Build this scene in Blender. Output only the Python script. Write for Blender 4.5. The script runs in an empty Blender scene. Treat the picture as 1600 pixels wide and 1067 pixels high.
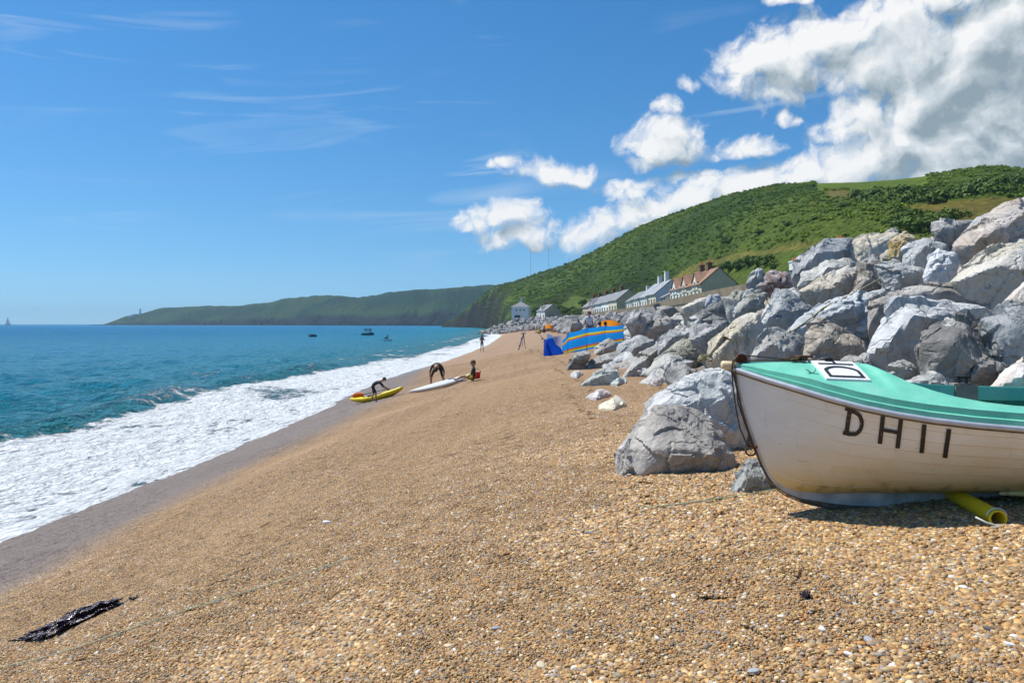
import bpy, bmesh, math, random
import numpy as np
from mathutils import Vector, Matrix

# ------------------------------------------------------------------ camera, world, sun
SC = bpy.context.scene
COL = SC.collection
F, H, CX, HY = 1250.0, 4.2, 800.0, 506.0     # focal length in photo pixels, eye height, principal column, horizon row

cam_d = bpy.data.cameras.new('camera'); cam = bpy.data.objects.new('camera', cam_d); COL.objects.link(cam)
cam.location = (0, 0, H); cam.rotation_euler = (math.radians(90), 0, 0)
cam_d.sensor_fit = 'HORIZONTAL'; cam_d.sensor_width = 36.0
cam_d.lens = 36.0 * F / 1600.0
cam_d.shift_y = -(533.5 - HY) / 1600.0
cam_d.clip_start = 0.1; cam_d.clip_end = 60000
SC.camera = cam

SUN = Vector((-0.52, 0.22, 1.0)).normalized()           # direction towards the sun
SUN_EL = math.asin(SUN.z)
sun_d = bpy.data.lights.new('sun', 'SUN'); sun = bpy.data.objects.new('sun', sun_d); COL.objects.link(sun)
sun_d.energy = 5.0; sun_d.angle = math.radians(0.53); sun_d.color = (1.0, 0.955, 0.88)
sun.rotation_euler = (-SUN).to_track_quat('-Z', 'Y').to_euler()
sun.location = (-60, 30, 120)

SC.view_settings.view_transform = 'Standard'
SC.view_settings.look = 'None'
SC.view_settings.exposure = 0.20
SC.view_settings.gamma = 1.0
SC.cycles.max_bounces = 6; SC.cycles.diffuse_bounces = 2; SC.cycles.glossy_bounces = 3
SC.cycles.transmission_bounces = 4; SC.cycles.transparent_max_bounces = 8; SC.cycles.volume_bounces = 0
SC.cycles.use_denoising = True
SC.cycles.caustics_reflective = False; SC.cycles.caustics_refractive = False
SC.cycles.sample_clamp_indirect = 6.0

world = bpy.data.worlds.new('World'); SC.world = world; world.use_nodes = True


class NT:
    """tiny helper around a node tree"""
    def __init__(self, tree):
        self.t = tree; self.n = tree.nodes; self.l = tree.links
    def node(self, typ, **kw):
        nd = self.n.new(typ)
        for k, v in kw.items():
            if k.startswith('in_'):
                self.set(nd.inputs[k[3:]], v)
            else:
                setattr(nd, k, v)
        return nd
    def set(self, sock, v):
        if isinstance(v, bpy.types.NodeSocket):
            self.l.new(v, sock)
        elif v is not None:
            if hasattr(sock, 'default_value') and not isinstance(v, (int, float)) and len(v) == 3 and sock.type == 'RGBA':
                v = (*v, 1.0)
            sock.default_value = v
    def math(self, op, a, b=None, c=None, clamp=False):
        nd = self.n.new('ShaderNodeMath'); nd.operation = op; nd.use_clamp = clamp
        for i, v in enumerate((a, b, c)):
            if v is not None: self.set(nd.inputs[i], v)
        return nd.outputs[0]
    def vmath(self, op, a, b=None, scale=None):
        nd = self.n.new('ShaderNodeVectorMath'); nd.operation = op
        self.set(nd.inputs[0], a)
        if b is not None: self.set(nd.inputs[1], b)
        if scale is not None: self.set(nd.inputs[3], scale)
        return nd.outputs['Value'] if op in ('LENGTH', 'DOT_PRODUCT', 'DISTANCE') else nd.outputs[0]
    def noise(self, vec, scale, detail=4.0, rough=0.55, dist=0.0, lac=2.0, col=False, dim='3D'):
        nd = self.n.new('ShaderNodeTexNoise'); nd.noise_dimensions = dim; self.set(nd.inputs['Vector'], vec)
        nd.inputs['Scale'].default_value = scale; nd.inputs['Detail'].default_value = detail
        nd.inputs['Roughness'].default_value = rough; nd.inputs['Distortion'].default_value = dist
        nd.inputs['Lacunarity'].default_value = lac
        return nd.outputs['Color' if col else 'Fac']
    def voro(self, vec, scale, feature='F1', out='Distance', rand=1.0, dim='3D'):
        nd = self.n.new('ShaderNodeTexVoronoi'); nd.voronoi_dimensions = dim; nd.feature = feature; self.set(nd.inputs['Vector'], vec)
        nd.inputs['Scale'].default_value = scale; nd.inputs['Randomness'].default_value = rand
        return nd.outputs[out]
    def rng(self, v, a, b, c=0.0, d=1.0, smooth=False):
        nd = self.n.new('ShaderNodeMapRange'); nd.clamp = True
        if smooth: nd.interpolation_type = 'SMOOTHSTEP'
        for i, x in enumerate((v, a, b, c, d)): self.set(nd.inputs[i], x)
        return nd.outputs[0]
    def ramp(self, fac, stops, interp='LINEAR'):
        nd = self.n.new('ShaderNodeValToRGB'); cr = nd.color_ramp; cr.interpolation = interp
        while len(cr.elements) < len(stops): cr.elements.new(0.5)
        for e, (p, c) in zip(cr.elements, stops):
            e.position = p; e.color = (*c, 1.0) if len(c) == 3 else c
        self.set(nd.inputs[0], fac)
        return nd.outputs[0]
    def mix(self, fac, a, b, blend='MIX'):
        nd = self.n.new('ShaderNodeMix'); nd.data_type = 'RGBA'; nd.blend_type = blend
        self.set(nd.inputs[0], fac); self.set(nd.inputs[6], a); self.set(nd.inputs[7], b)
        return nd.outputs[2]
    def bump(self, height, strength=0.5, dist=0.02, normal=None):
        nd = self.n.new('ShaderNodeBump'); nd.inputs['Strength'].default_value = strength
        nd.inputs['Distance'].default_value = dist; self.set(nd.inputs['Height'], height)
        if normal is not None: self.set(nd.inputs['Normal'], normal)
        return nd.outputs[0]
    def attr(self, name, out='Fac', typ='GEOMETRY'):
        nd = self.n.new('ShaderNodeAttribute'); nd.attribute_name = name; nd.attribute_type = typ
        return nd.outputs[out]
    def pos(self):
        return self.n.new('ShaderNodeNewGeometry').outputs['Position']
    def objc(self):
        return self.n.new('ShaderNodeTexCoord').outputs['Object']
    def sep(self, v):
        nd = self.n.new('ShaderNodeSeparateXYZ'); self.set(nd.inputs[0], v); return nd.outputs
    def comb(self, x, y, z):
        nd = self.n.new('ShaderNodeCombineXYZ')
        for i, v in enumerate((x, y, z)): self.set(nd.inputs[i], v)
        return nd.outputs[0]


# ---- sky with the clouds of the day: blobs give where the cumulus stand, fractal noise gives their shape
def px_dir(px, py):
    """azimuth (from +Y towards +X) and elevation of a photo pixel"""
    u, v = (px - CX) / F, (HY - py) / F
    return math.atan2(u, 1.0), math.atan2(v, math.hypot(u, 1.0))

CLOUDS = [  # px, py, half width, half height, weight
    (1330, 72, 150, 66, 1.0), (1215, 105, 95, 62, 1.0), (1410, 95, 110, 75, 1.15), (1500, 150, 130, 120, 1.3),
    (1590, 70, 125, 130, 1.3), (1560, 240, 180, 95, 1.3), (1345, 195, 75, 45, 0.95), (1400, 235, 150, 60, 1.15),
    (1290, 262, 100, 35, 0.95), (1175, 292, 90, 32, 0.9), (1080, 315, 90, 38, 0.9), (1100, 280, 75, 20, 0.62),
    (1040, 215, 72, 45, 0.9), (1035, 178, 34, 22, 0.75), (1160, 228, 70, 20, 0.62), (1075, 138, 24, 14, 0.6),
    (865, 266, 92, 24, 0.78), (788, 254, 26, 13, 0.6), (1000, 298, 72, 22, 0.62),
    (785, 335, 68, 26, 0.78), (738, 348, 46, 28, 0.78), (828, 362, 46, 28, 0.75), (770, 372, 50, 24, 0.6), (922, 364, 48, 38, 0.82),
    (990, 350, 50, 34, 0.85), (1225, 182, 24, 9, 0.6), (1600, 160, 60, 60, 1.0), (1300, 305, 150, 40, 0.95), (1480, 290, 150, 45, 0.95), (1130, 335, 90, 34, 0.9), (1030, 330, 70, 34, 0.85), (1230, -6, 40, 14, 0.7), (1500, -10, 90, 42, 0.95),
    (1760, 120, 160, 180, 1.0), (1900, 260, 180, 110, 0.95), (2150, 90, 170, 90, 0.9), (2400, 250, 240, 80, 0.9)]


def build_world():
    T = NT(world.node_tree)
    for nd in list(T.n): T.n.remove(nd)
    # density group: input az/el vector -> blob envelope
    g = bpy.data.node_groups.new('cloud_envelope', 'ShaderNodeTree')
    g.interface.new_socket('Vector', in_out='INPUT', socket_type='NodeSocketVector')
    g.interface.new_socket('Density', in_out='OUTPUT', socket_type='NodeSocketFloat')
    g.interface.new_socket('Smooth', in_out='OUTPUT', socket_type='NodeSocketFloat')
    G = NT(g)
    gi = G.n.new('NodeGroupInput'); go = G.n.new('NodeGroupOutput')
    v = gi.outputs[0]
    # domain warp for ragged edges
    w1 = G.vmath('SCALE', G.vmath('SUBTRACT', G.noise(v, 10.0, 2.0, 0.5, col=True, dim='2D'), (0.5, 0.5, 0.5)), scale=0.05)
    w2 = G.vmath('SCALE', G.vmath('SUBTRACT', G.noise(v, 42.0, 3.0, 0.6, col=True, dim='2D'), (0.5, 0.5, 0.5)), scale=0.022)
    v1 = G.vmath('ADD', v, w1); vw = G.vmath('ADD', v1, w2)
    acc = None
    for (px, py, rx, ry, wt) in CLOUDS:
        az, el = px_dir(px, py)
        d = G.vmath('MULTIPLY', G.vmath('SUBTRACT', v1, (az, el, 0.0)), (F / rx * 1.08, F / ry * 1.08, 0.0))
        val = G.math('MULTIPLY_ADD', G.vmath('DOT_PRODUCT', d, d), -wt, wt)
        acc = val if acc is None else G.math('SMOOTH_MAX', acc, val, 0.25)
    acc = G.math('MAXIMUM', acc, -1.0)
    # billows of three sizes
    b1 = G.math('SUBTRACT', 0.60, G.voro(vw, 24.0, 'SMOOTH_F1', dim='2D'))
    b2 = G.math('SUBTRACT', 0.50, G.voro(vw, 62.0, 'F1', dim='2D'))
    n1 = G.math('SUBTRACT', G.noise(vw, 55.0, 5.0, 0.62, dim='2D'), 0.5)
    sm = G.math('MULTIPLY_ADD', b1, 0.80, acc)
    t = G.math('MULTIPLY_ADD', b2, 0.55, sm)
    t = G.math('MULTIPLY_ADD', n1, 1.15, t)
    G.l.new(t, go.inputs[0]); G.l.new(sm, go.inputs[1])

    gen = T.n.new('ShaderNodeTexCoord').outputs['Generated']
    x, y, z = T.sep(gen)
    az = T.math('ARCTAN2', x, y)
    el = T.math('ARCSINE', z)
    vec = T.comb(az, el, 0.0)
    def dens(vv):
        nd = T.n.new('ShaderNodeGroup'); nd.node_tree = g; T.l.new(vv, nd.inputs[0]); return nd.outputs
    d0, s0 = dens(vec)[:2]
    d1, s1 = dens(T.vmath('ADD', vec, (-0.012, 0.020, 0.0)))[:2]
    alpha = T.rng(d0, 0.0, 1.05, 0.0, 1.0, True)
    rim = T.math('SUBTRACT', s0, s1)                       # smooth form turned to the sun (+) or away from it (-)
    fine = T.math('SUBTRACT', d0, d1)                      # the same for the small billows
    thick = T.rng(s1, 0.45, 1.9, 0.0, 1.0, True)           # cloud standing between here and the sun
    big = T.noise(vec, 7.0, 3.0, 0.5, dim='2D')
    lit = T.math('ADD', T.math('MULTIPLY', rim, 0.60), T.math('MULTIPLY', fine, 0.36))
    lit = T.math('SUBTRACT', T.math('ADD', lit, 0.72), T.math('MULTIPLY', thick, T.rng(big, 0.33, 0.67, 0.14, 0.50)))
    lit = T.math('SUBTRACT', lit, T.math('MULTIPLY', T.rng(el, 0.06, 0.40, 0.35, 1.0), T.rng(az, 0.36, 0.62, 0.0, 0.42)), clamp=True)   # grey underside of the nearest bank
    ccol = T.ramp(lit, [(0.0, (0.25, 0.32, 0.37)), (0.25, (0.365, 0.435, 0.48)), (0.55, (0.55, 0.605, 0.65)), (0.8, (0.71, 0.74, 0.76)), (1.0, (0.83, 0.835, 0.84))])
    # high thin cirrus
    cv = T.vmath('MULTIPLY', T.comb(T.math('ADD', az, T.math('MULTIPLY', el, 0.5)), T.math('SUBTRACT', el, T.math('MULTIPLY', az, 0.10)), 0.0), (3.2, 34.0, 0.0))
    ci = T.noise(cv, 1.0, 5.0, 0.55, 0.7, dim='2D')
    cov = T.noise(vec, 3.1, 2.0, 0.5, dim='2D')
    cir = T.math('MULTIPLY', T.rng(ci, 0.55, 0.80), T.rng(cov, 0.46, 0.66))
    cir = T.math('MULTIPLY', cir, T.rng(el, 0.05, 0.14, 0.0, 0.36))
    # clear sky
    sky = T.node('ShaderNodeTexSky', sky_type='NISHITA')
    sky.sun_disc = False; sky.sun_elevation = SUN_EL; sky.sun_rotation = math.atan2(SUN.x, SUN.y)
    sky.altitude = 0; sky.air_density = 1.05; sky.dust_density = 0.25; sky.ozone_density = 3.5
    hs = T.node('ShaderNodeHueSaturation'); hs.inputs['Saturation'].default_value = 1.22
    up = T.comb(x, y, T.math('ADD', T.math('MULTIPLY', T.math('MAXIMUM', z, 0.0), 0.93), 0.075))       # clear air: no yellow murk at the horizon
    T.l.new(T.vmath('NORMALIZE', up), sky.inputs['Vector'])
    tint = T.mix(1.0, sky.outputs[0], (0.80, 0.93, 1.0), 'MULTIPLY')
    T.l.new(tint, hs.inputs['Color'])
    skyc = T.vmath('SCALE', hs.outputs[0], scale=SKY_STRENGTH)
    col = T.mix(cir, skyc, (0.66, 0.74, 0.81))
    bg = T.node('ShaderNodeBackground'); T.l.new(col, bg.inputs[0]); bg.inputs[1].default_value = 1.0
    bc = T.node('ShaderNodeBackground'); T.l.new(T.mix(alpha, col, ccol), bc.inputs[0]); bc.inputs[1].default_value = 1.0
    # the cumulus bank stands over the land only: elsewhere its nodes are skipped (saves time, changes nothing)
    zone = T.math('MULTIPLY', T.math('GREATER_THAN', az, -0.135), T.math('MULTIPLY', T.math('LESS_THAN', el, 0.50), T.math('GREATER_THAN', el, 0.0)))
    zone = T.math('MULTIPLY', zone, T.math('LESS_THAN', az, 1.25))
    ms = T.node('ShaderNodeMixShader'); T.l.new(zone, ms.inputs[0]); T.l.new(bg.outputs[0], ms.inputs[1]); T.l.new(bc.outputs[0], ms.inputs[2])
    out = T.node('ShaderNodeOutputWorld'); T.l.new(ms.outputs[0], out.inputs[0])
    world.cycles.sampling_method = 'MANUAL'; world.cycles.sample_map_resolution = 512

SKY_STRENGTH = 0.113
build_world()
# ------------------------------------------------------------------ helpers
rnd = random.Random(11)
_prm = np.random.RandomState(5).permutation(512)
_val = np.random.RandomState(6).rand(512)


def vnoise(p):
    """value noise in 0..1 for an (n,3) array"""
    p = np.asarray(p, float); i = np.floor(p).astype(int); f = p - i
    f = f * f * f * (f * (f * 6 - 15) + 10)
    r = 0
    for dx in (0, 1):
        for dy in (0, 1):
            for dz in (0, 1):
                h = _prm[(_prm[(_prm[(i[:, 0] + dx) & 511] + i[:, 1] + dy) & 511] + i[:, 2] + dz) & 511]
                w = (f[:, 0] if dx else 1 - f[:, 0]) * (f[:, 1] if dy else 1 - f[:, 1]) * (f[:, 2] if dz else 1 - f[:, 2])
                r = r + w * _val[h]
    return r


def fbm(p, octv=4, gain=0.5):
    p = np.asarray(p, float); a, s, t = 1.0, 0.0, 0.0
    for k in range(octv):
        s = s + a * vnoise(p + 17.3 * k); t += a; a *= gain; p = p * 2.03
    return s / t - 0.5


def fbm2(x, y, sc, octv=4, gain=0.5, seed=0.0):
    x = np.asarray(x, float); y = np.asarray(y, float); x, y = np.broadcast_arrays(x, y)
    sh = x.shape
    p = np.stack([x.ravel() * sc, y.ravel() * sc, np.full(x.size, seed)], 1)
    return fbm(p, octv, gain).reshape(sh)


def sstep(a, b, x):
    t = np.clip((np.asarray(x, float) - a) / (b - a), 0, 1)
    return t * t * (3 - 2 * t)


def W(px, py, d):
    """point at distance d in front of the camera seen at a photo pixel"""
    return Vector(((px - CX) / F * d, d, H - (py - HY) / F * d))


def tag(o, label=None, cat=None, group=None, kind=None):
    if label: o['label'] = label
    if cat: o['category'] = cat
    if group: o['group'] = group
    if kind: o['kind'] = kind
    return o


def link(o, parent=None):
    COL.objects.link(o)
    if parent is not None: o.parent = parent
    return o


def empty(name, loc=(0, 0, 0), rz=0.0, label=None, cat=None, group=None):
    o = bpy.data.objects.new(name, None); o.empty_display_size = 0.2
    o.location = loc; o.rotation_euler = (0, 0, rz)
    link(o); tag(o, label, cat, group)
    return o


def mesh_obj(name, verts, faces, mat=None, parent=None, smooth=False, loc=None):
    me = bpy.data.meshes.new(name)
    if isinstance(verts, np.ndarray): verts = verts.tolist()
    if isinstance(faces, np.ndarray): faces = faces.tolist()
    me.from_pydata(verts, [], faces)
    if smooth: me.polygons.foreach_set('use_smooth', np.ones(len(me.polygons), bool))
    if mat is not None:
        for m in (mat if isinstance(mat, (list, tuple)) else [mat]): me.materials.append(m)
    me.update()
    o = bpy.data.objects.new(name, me)
    if loc is not None: o.location = loc
    return link(o, parent)


def set_col(o, name, arr):
    """per-vertex colour (n,3) or float (n,) attribute"""
    arr = np.asarray(arr, np.float32); me = o.data
    if arr.ndim == 1:
        a = me.attributes.new(name, 'FLOAT', 'POINT'); a.data.foreach_set('value', arr)
    else:
        a = me.attributes.new(name, 'FLOAT_COLOR', 'POINT')
        a.data.foreach_set('color', np.concatenate([arr, np.ones((len(arr), 1), np.float32)], 1).ravel())


def grid_faces(nu, nv):
    """faces of a grid whose vertex index is i*nv+j"""
    i, j = np.meshgrid(np.arange(nu - 1), np.arange(nv - 1), indexing='ij')
    a = (i * nv + j).ravel()
    return np.stack([a, a + nv, a + nv + 1, a + 1], 1)


class MB:
    """collects simple shapes and links them as one mesh"""
    def __init__(self):
        self.v = []; self.f = []; self.mi = []; self.cur = 0
    def add(self, vs, fs):
        b = len(self.v); self.v += [tuple(p) for p in vs]
        for f in fs: self.f.append([b + k for k in f]); self.mi.append(self.cur)
        return self
    def box(self, c, s, rz=0.0, M=None):
        cx, cy, cz = c; sx, sy, sz = (k / 2 for k in s)
        R = Matrix.Rotation(rz, 3, 'Z') if M is None else M
        vs = [Vector(c) + R @ Vector((a * sx, b * sy, d * sz)) for d in (-1, 1) for b in (-1, 1) for a in (-1, 1)]
        return self.add(vs, [(0, 2, 3, 1), (4, 5, 7, 6), (0, 1, 5, 4), (2, 6, 7, 3), (0, 4, 6, 2), (1, 3, 7, 5)])
    def tube(self, pts, r, n=8, caps=True):
        pts = [Vector(p) for p in pts]; m = len(pts)
        rs = r if isinstance(r, (list, tuple)) else [r] * m
        vs, fs = [], []; up = None
        for k in range(m):
            t = (pts[min(k + 1, m - 1)] - pts[max(k - 1, 0)]).normalized()
            if up is None:
                up = Vector((0, 0, 1)) if abs(t.z) < 0.9 else Vector((1, 0, 0))
            a = t.cross(up).normalized(); b = a.cross(t).normalized(); up = b
            for q in range(n):
                w = 2 * math.pi * q / n
                vs.append(pts[k] + a * (math.cos(w) * rs[k]) + b * (math.sin(w) * rs[k]))
        for k in range(m - 1):
            for q in range(n):
                q2 = (q + 1) % n
                fs.append((k * n + q, k * n + q2, (k + 1) * n + q2, (k + 1) * n + q))
        if caps:
            fs.append(tuple(range(n))[::-1]); fs.append(tuple((m - 1) * n + q for q in range(n)))
        return self.add(vs, fs)
    def prism(self, poly, z0, z1, M=None):
        """closed polygon (x,y) extruded along z, then transformed by the 4x4 matrix M"""
        n = len(poly)
        vs = [Vector((x, y, z0)) for x, y in poly] + [Vector((x, y, z1)) for x, y in poly]
        if M is not None: vs = [M @ p for p in vs]
        fs = [tuple(range(n))[::-1], tuple(range(n, 2 * n))] + [(k, (k + 1) % n, n + (k + 1) % n, n + k) for k in range(n)]
        return self.add(vs, fs)
    def quad(self, a, b, c, d):
        return self.add([a, b, c, d], [(0, 1, 2, 3)])
    def build(self, name, mat, parent=None, smooth=False, loc=None):
        o = mesh_obj(name, self.v, self.f, mat, parent, smooth, loc)
        if any(self.mi): o.data.polygons.foreach_set('material_index', self.mi)
        return o


def new_mat(name):
    m = bpy.data.materials.new(name); m.use_nodes = True
    T = NT(m.node_tree); b = T.n['Principled BSDF']
    return m, T, b


def simple(name, col, rough=0.6, spec=0.4, var=0.15, nscale=6.0, bump=0.0, metal=0.0, bdist=0.01):
    """paint, cloth, metal: one colour with a little uneven wear"""
    m, T, b = new_mat(name)
    n = T.noise(T.objc(), nscale, 5.0, 0.6)
    c = T.mix(T.rng(n, 0.3, 0.7), tuple(k * (1 - var) for k in col), tuple(min(1, k * (1 + var)) for k in col))
    T.set(b.inputs['Base Color'], c); b.inputs['Roughness'].default_value = rough
    b.inputs['Specular IOR Level'].default_value = spec; b.inputs['Metallic'].default_value = metal
    if bump: T.set(b.inputs['Normal'], T.bump(T.noise(T.objc(), nscale * 4, 4.0), bump, bdist))
    return m


# ------------------------------------------------------------------ the lie of the land
def Xw(y):      # where the swash ends
    return np.interp(y, [-30, 14, 34, 52, 66, 82, 110, 143, 200, 287, 330], [-9.6, -9.2, -8.6, -9.3, -8.5, -7.2, -5.8, -4.7, -4.0, -3.4, -8.0])


def Xt(y):      # toe of the rock armour
    return np.interp(y, [-30, 4.6, 5.8, 7.0, 9, 13, 20, 27, 36, 44, 60, 90, 125, 200, 260, 300, 330], [9, 6.0, 3.0, 1.6, 1.7, 2.0, 2.3, 2.8, 4.6, 6.6, 8.5, 9.0, 9.5, 8.5, 5.0, -2.0, -12.0])


def crest(y):   # height of the top of the armour
    return np.interp(y, [0, 40, 56, 75, 100, 170, 250, 320, 400], [8.3, 8.0, 6.2, 5.4, 5.2, 5.2, 4.9, 4.5, 4.5])


def beach_z(x, y):
    s = x - Xw(y)
    z = np.interp(s, [-500, -60, -10, 0, 4, 7.5, 9, 10.5, 12, 14, 60], [-8, -6, -1.9, 0.25, 1.30, 2.22, 2.58, 2.87, 2.98, 3.02, 3.3])
    return z - 0.38 * sstep(12, 44, y) * sstep(2, 9, s)


def bed_slope(y):
    return np.interp(y, [0, 42, 60, 100, 400], [0.37, 0.37, 0.28, 0.23, 0.23])


def wall_x(y):  # line of the sea wall
    return np.interp(y, [55, 92, 140, 205, 300, 420], [24.0, 24.0, 24.4, 23.0, 15.8, 6.0])


def bed_z(x, y):
    t = Xt(y); b = beach_z(t, y)
    return np.minimum(b - 0.30 + bed_slope(y) * (x - t), crest(y) - 0.5)


def ground_z(x, y):
    x = np.asarray(x, float); y = np.asarray(y, float)
    return np.maximum(beach_z(x, y), bed_z(x, y))


def gz(x, y):
    return float(ground_z(x, y))


def ray_hit(px, py, off=0.0, d0=3.0, d1=330.0):
    """where the line of sight through a photo pixel meets the ground"""
    d = np.geomspace(d0, d1, 4000)
    x = (px - CX) / F * d; z = H - (py - HY) / F * d
    k = np.nonzero(z <= micro_z(x, d) + off)[0]
    return float(d[k[0]]) if len(k) else None
# ------------------------------------------------------------------ ground: shingle beach and the bed below the rocks
PEB = [(0.000, (0.385, 0.186, 0.045)), (0.117, (0.536, 0.303, 0.090)), (0.243, (0.289, 0.139, 0.042)), (0.342, (0.599, 0.396, 0.154)),
       (0.450, (0.460, 0.205, 0.045)), (0.549, (0.365, 0.237, 0.112)), (0.630, (0.492, 0.325, 0.141)), (0.693, (0.236, 0.196, 0.128)), (0.747, (0.321, 0.270, 0.186)),
       (0.787, (0.750, 0.568, 0.307)), (0.828, (0.150, 0.079, 0.038)), (0.855, (0.793, 0.661, 0.422)), (0.877, (0.365, 0.224, 0.141)),
       (0.900, (0.300, 0.265, 0.250)), (0.930, (0.210, 0.205, 0.205)), (0.950, (0.400, 0.375, 0.345)), (0.970, (0.120, 0.095, 0.080)), (0.985, (0.720, 0.690, 0.640))]


def wet_mask(T, p):
    """shingle the last waves have run over"""
    x, y, z = T.sep(p)
    n = T.noise(T.comb(T.math('MULTIPLY', x, 0.3), T.math('MULTIPLY', y, 0.22), 0.0), 1.0, 3.0)
    lim = T.math('ADD', T.rng(y, 8.0, 30.0, -5.75, -4.9), T.rng(y, 40.0, 75.0, 0.0, -2.3))
    edge = T.math('ADD', x, T.math('MULTIPLY', T.math('SUBTRACT', n, 0.5), 2.4))
    return T.rng(T.math('SUBTRACT', edge, lim), -1.1, 0.9, 1.0, 0.0, True)


def shingle_material(name, cells):
    m, T, b = new_mat(name)
    p = T.pos()
    wet = wet_mask(T, p)
    if cells:
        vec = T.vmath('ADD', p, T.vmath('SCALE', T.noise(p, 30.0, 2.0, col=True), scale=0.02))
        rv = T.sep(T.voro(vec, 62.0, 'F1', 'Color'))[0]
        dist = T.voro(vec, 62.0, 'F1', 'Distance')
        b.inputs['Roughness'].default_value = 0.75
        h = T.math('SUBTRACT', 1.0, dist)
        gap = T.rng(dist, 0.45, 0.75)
        h = T.math('MULTIPLY_ADD', T.noise(p, 9.0, 4.0), 2.0, h)
        T.set(b.inputs['Normal'], T.bump(h, 0.9, 0.012))
    else:
        rv = T.attr('peb')
    c = T.ramp(rv, PEB, 'CONSTANT')
    wn = T.node('ShaderNodeTexWhiteNoise', noise_dimensions='1D'); T.set(wn.inputs['W'], T.math('MULTIPLY', rv, 917.0))
    c = T.vmath('SCALE', c, scale=T.rng(wn.outputs['Value'], 0.0, 1.0, 0.42, 1.42))
    big = T.noise(p, 0.35, 4.0, 0.6)
    c = T.mix(T.rng(big, 0.35, 0.65, 0.0, 0.20), c, (0.44, 0.27, 0.10))
    sx, sy, sz = T.sep(p)
    c = T.mix(T.rng(sy, 5.0, 34.0, 0.0, 0.60), c, (0.365, 0.218, 0.115))      # finer, pinker grit further along
    if not cells:
        fine = T.noise(p, 260.0, 3.0, 0.6)
        c = T.mix(T.rng(fine, 0.35, 0.7, 0.0, 0.35), c, (0.25, 0.19, 0.13))
    wc = T.mix(0.5, T.mix(1.0, c, (0.62, 0.58, 0.58), 'MULTIPLY'), (0.225, 0.205, 0.195))
    c = T.mix(wet, c, wc)
    if cells: c = T.mix(T.math('MULTIPLY', gap, 0.75), c, (0.10, 0.07, 0.05))  # shade in the hollows between pebbles, painted into the colour
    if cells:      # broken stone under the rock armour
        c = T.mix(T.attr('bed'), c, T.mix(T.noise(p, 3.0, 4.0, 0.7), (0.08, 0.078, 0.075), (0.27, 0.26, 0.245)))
    T.set(b.inputs['Base Color'], c)
    T.set(b.inputs['Roughness'], T.rng(wet, 0.0, 1.0, 0.62, 0.30))
    b.inputs['Specular IOR Level'].default_value = 0.45
    return m


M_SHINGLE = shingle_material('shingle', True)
M_PEBBLE = shingle_material('pebble', False)


def build_beach():
    xs = np.concatenate([np.linspace(-60, -14, 30)[:-1], np.arange(-14, 6, 0.12), np.arange(6, 40, 0.8), np.linspace(40, 90, 14)])
    ys = np.concatenate([np.arange(-6, 14, 0.14), np.arange(14, 40, 0.3), np.arange(40, 110, 0.8), np.arange(110, 440, 4.0)])
    X, Y = np.meshgrid(xs, ys, indexing='ij')
    Z = ground_z(X, Y)
    dry = sstep(0.5, 6, X - Xw(Y))
    Z = Z + dry * (0.20 * fbm2(X, Y, 0.28, 1, seed=3.1) + 0.035 * fbm2(X * 1.3, Y * 0.6, 0.7, 1, seed=9.7))
    Z = Z + dry * 0.035 * np.sin(((X) - Xw(Y) + 2.2 * fbm2(Y, X, 0.12, 1, seed=31.0)) * 2.3) * sstep(1.0, 2.5, (X) - Xw(Y)) * sstep(8.5, 6.5, (X) - Xw(Y))
    v = np.stack([X.ravel(), Y.ravel(), Z.ravel()], 1)
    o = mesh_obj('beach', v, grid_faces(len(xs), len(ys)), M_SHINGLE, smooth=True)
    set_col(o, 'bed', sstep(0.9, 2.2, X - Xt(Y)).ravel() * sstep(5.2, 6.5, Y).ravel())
    tag(o, kind='structure')
    return o


def micro_z(x, y):
    z = ground_z(x, y); dry = sstep(0.5, 6, x - Xw(y))
    z = z + dry * (0.20 * fbm2(x, y, 0.28, 1, seed=3.1) + 0.035 * fbm2(np.asarray(x) * 1.3, np.asarray(y) * 0.6, 0.7, 1, seed=9.7))
    return z + dry * 0.035 * np.sin(((np.asarray(x, float)) - Xw(y) + 2.2 * fbm2(y, np.asarray(x, float), 0.12, 1, seed=31.0)) * 2.3) * sstep(1.0, 2.5, (np.asarray(x, float)) - Xw(y)) * sstep(8.5, 6.5, (np.asarray(x, float)) - Xw(y))


def mz(x, y):
    return float(micro_z(np.array([float(x)]), np.array([float(y)]))[0])


beach = build_beach()

m_bed, T, b = new_mat('seabed_sand')
T.set(b.inputs['Base Color'], T.mix(T.noise(T.pos(), 0.2), (0.20, 0.16, 0.10), (0.28, 0.22, 0.14))); b.inputs['Roughness'].default_value = 0.9
tag(mesh_obj('seabed', [(-8600, -600, -8), (8600, -600, -8), (8600, 8600, -8), (-8600, 8600, -8)], [(0, 1, 2, 3)], m_bed), kind='structure')


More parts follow.
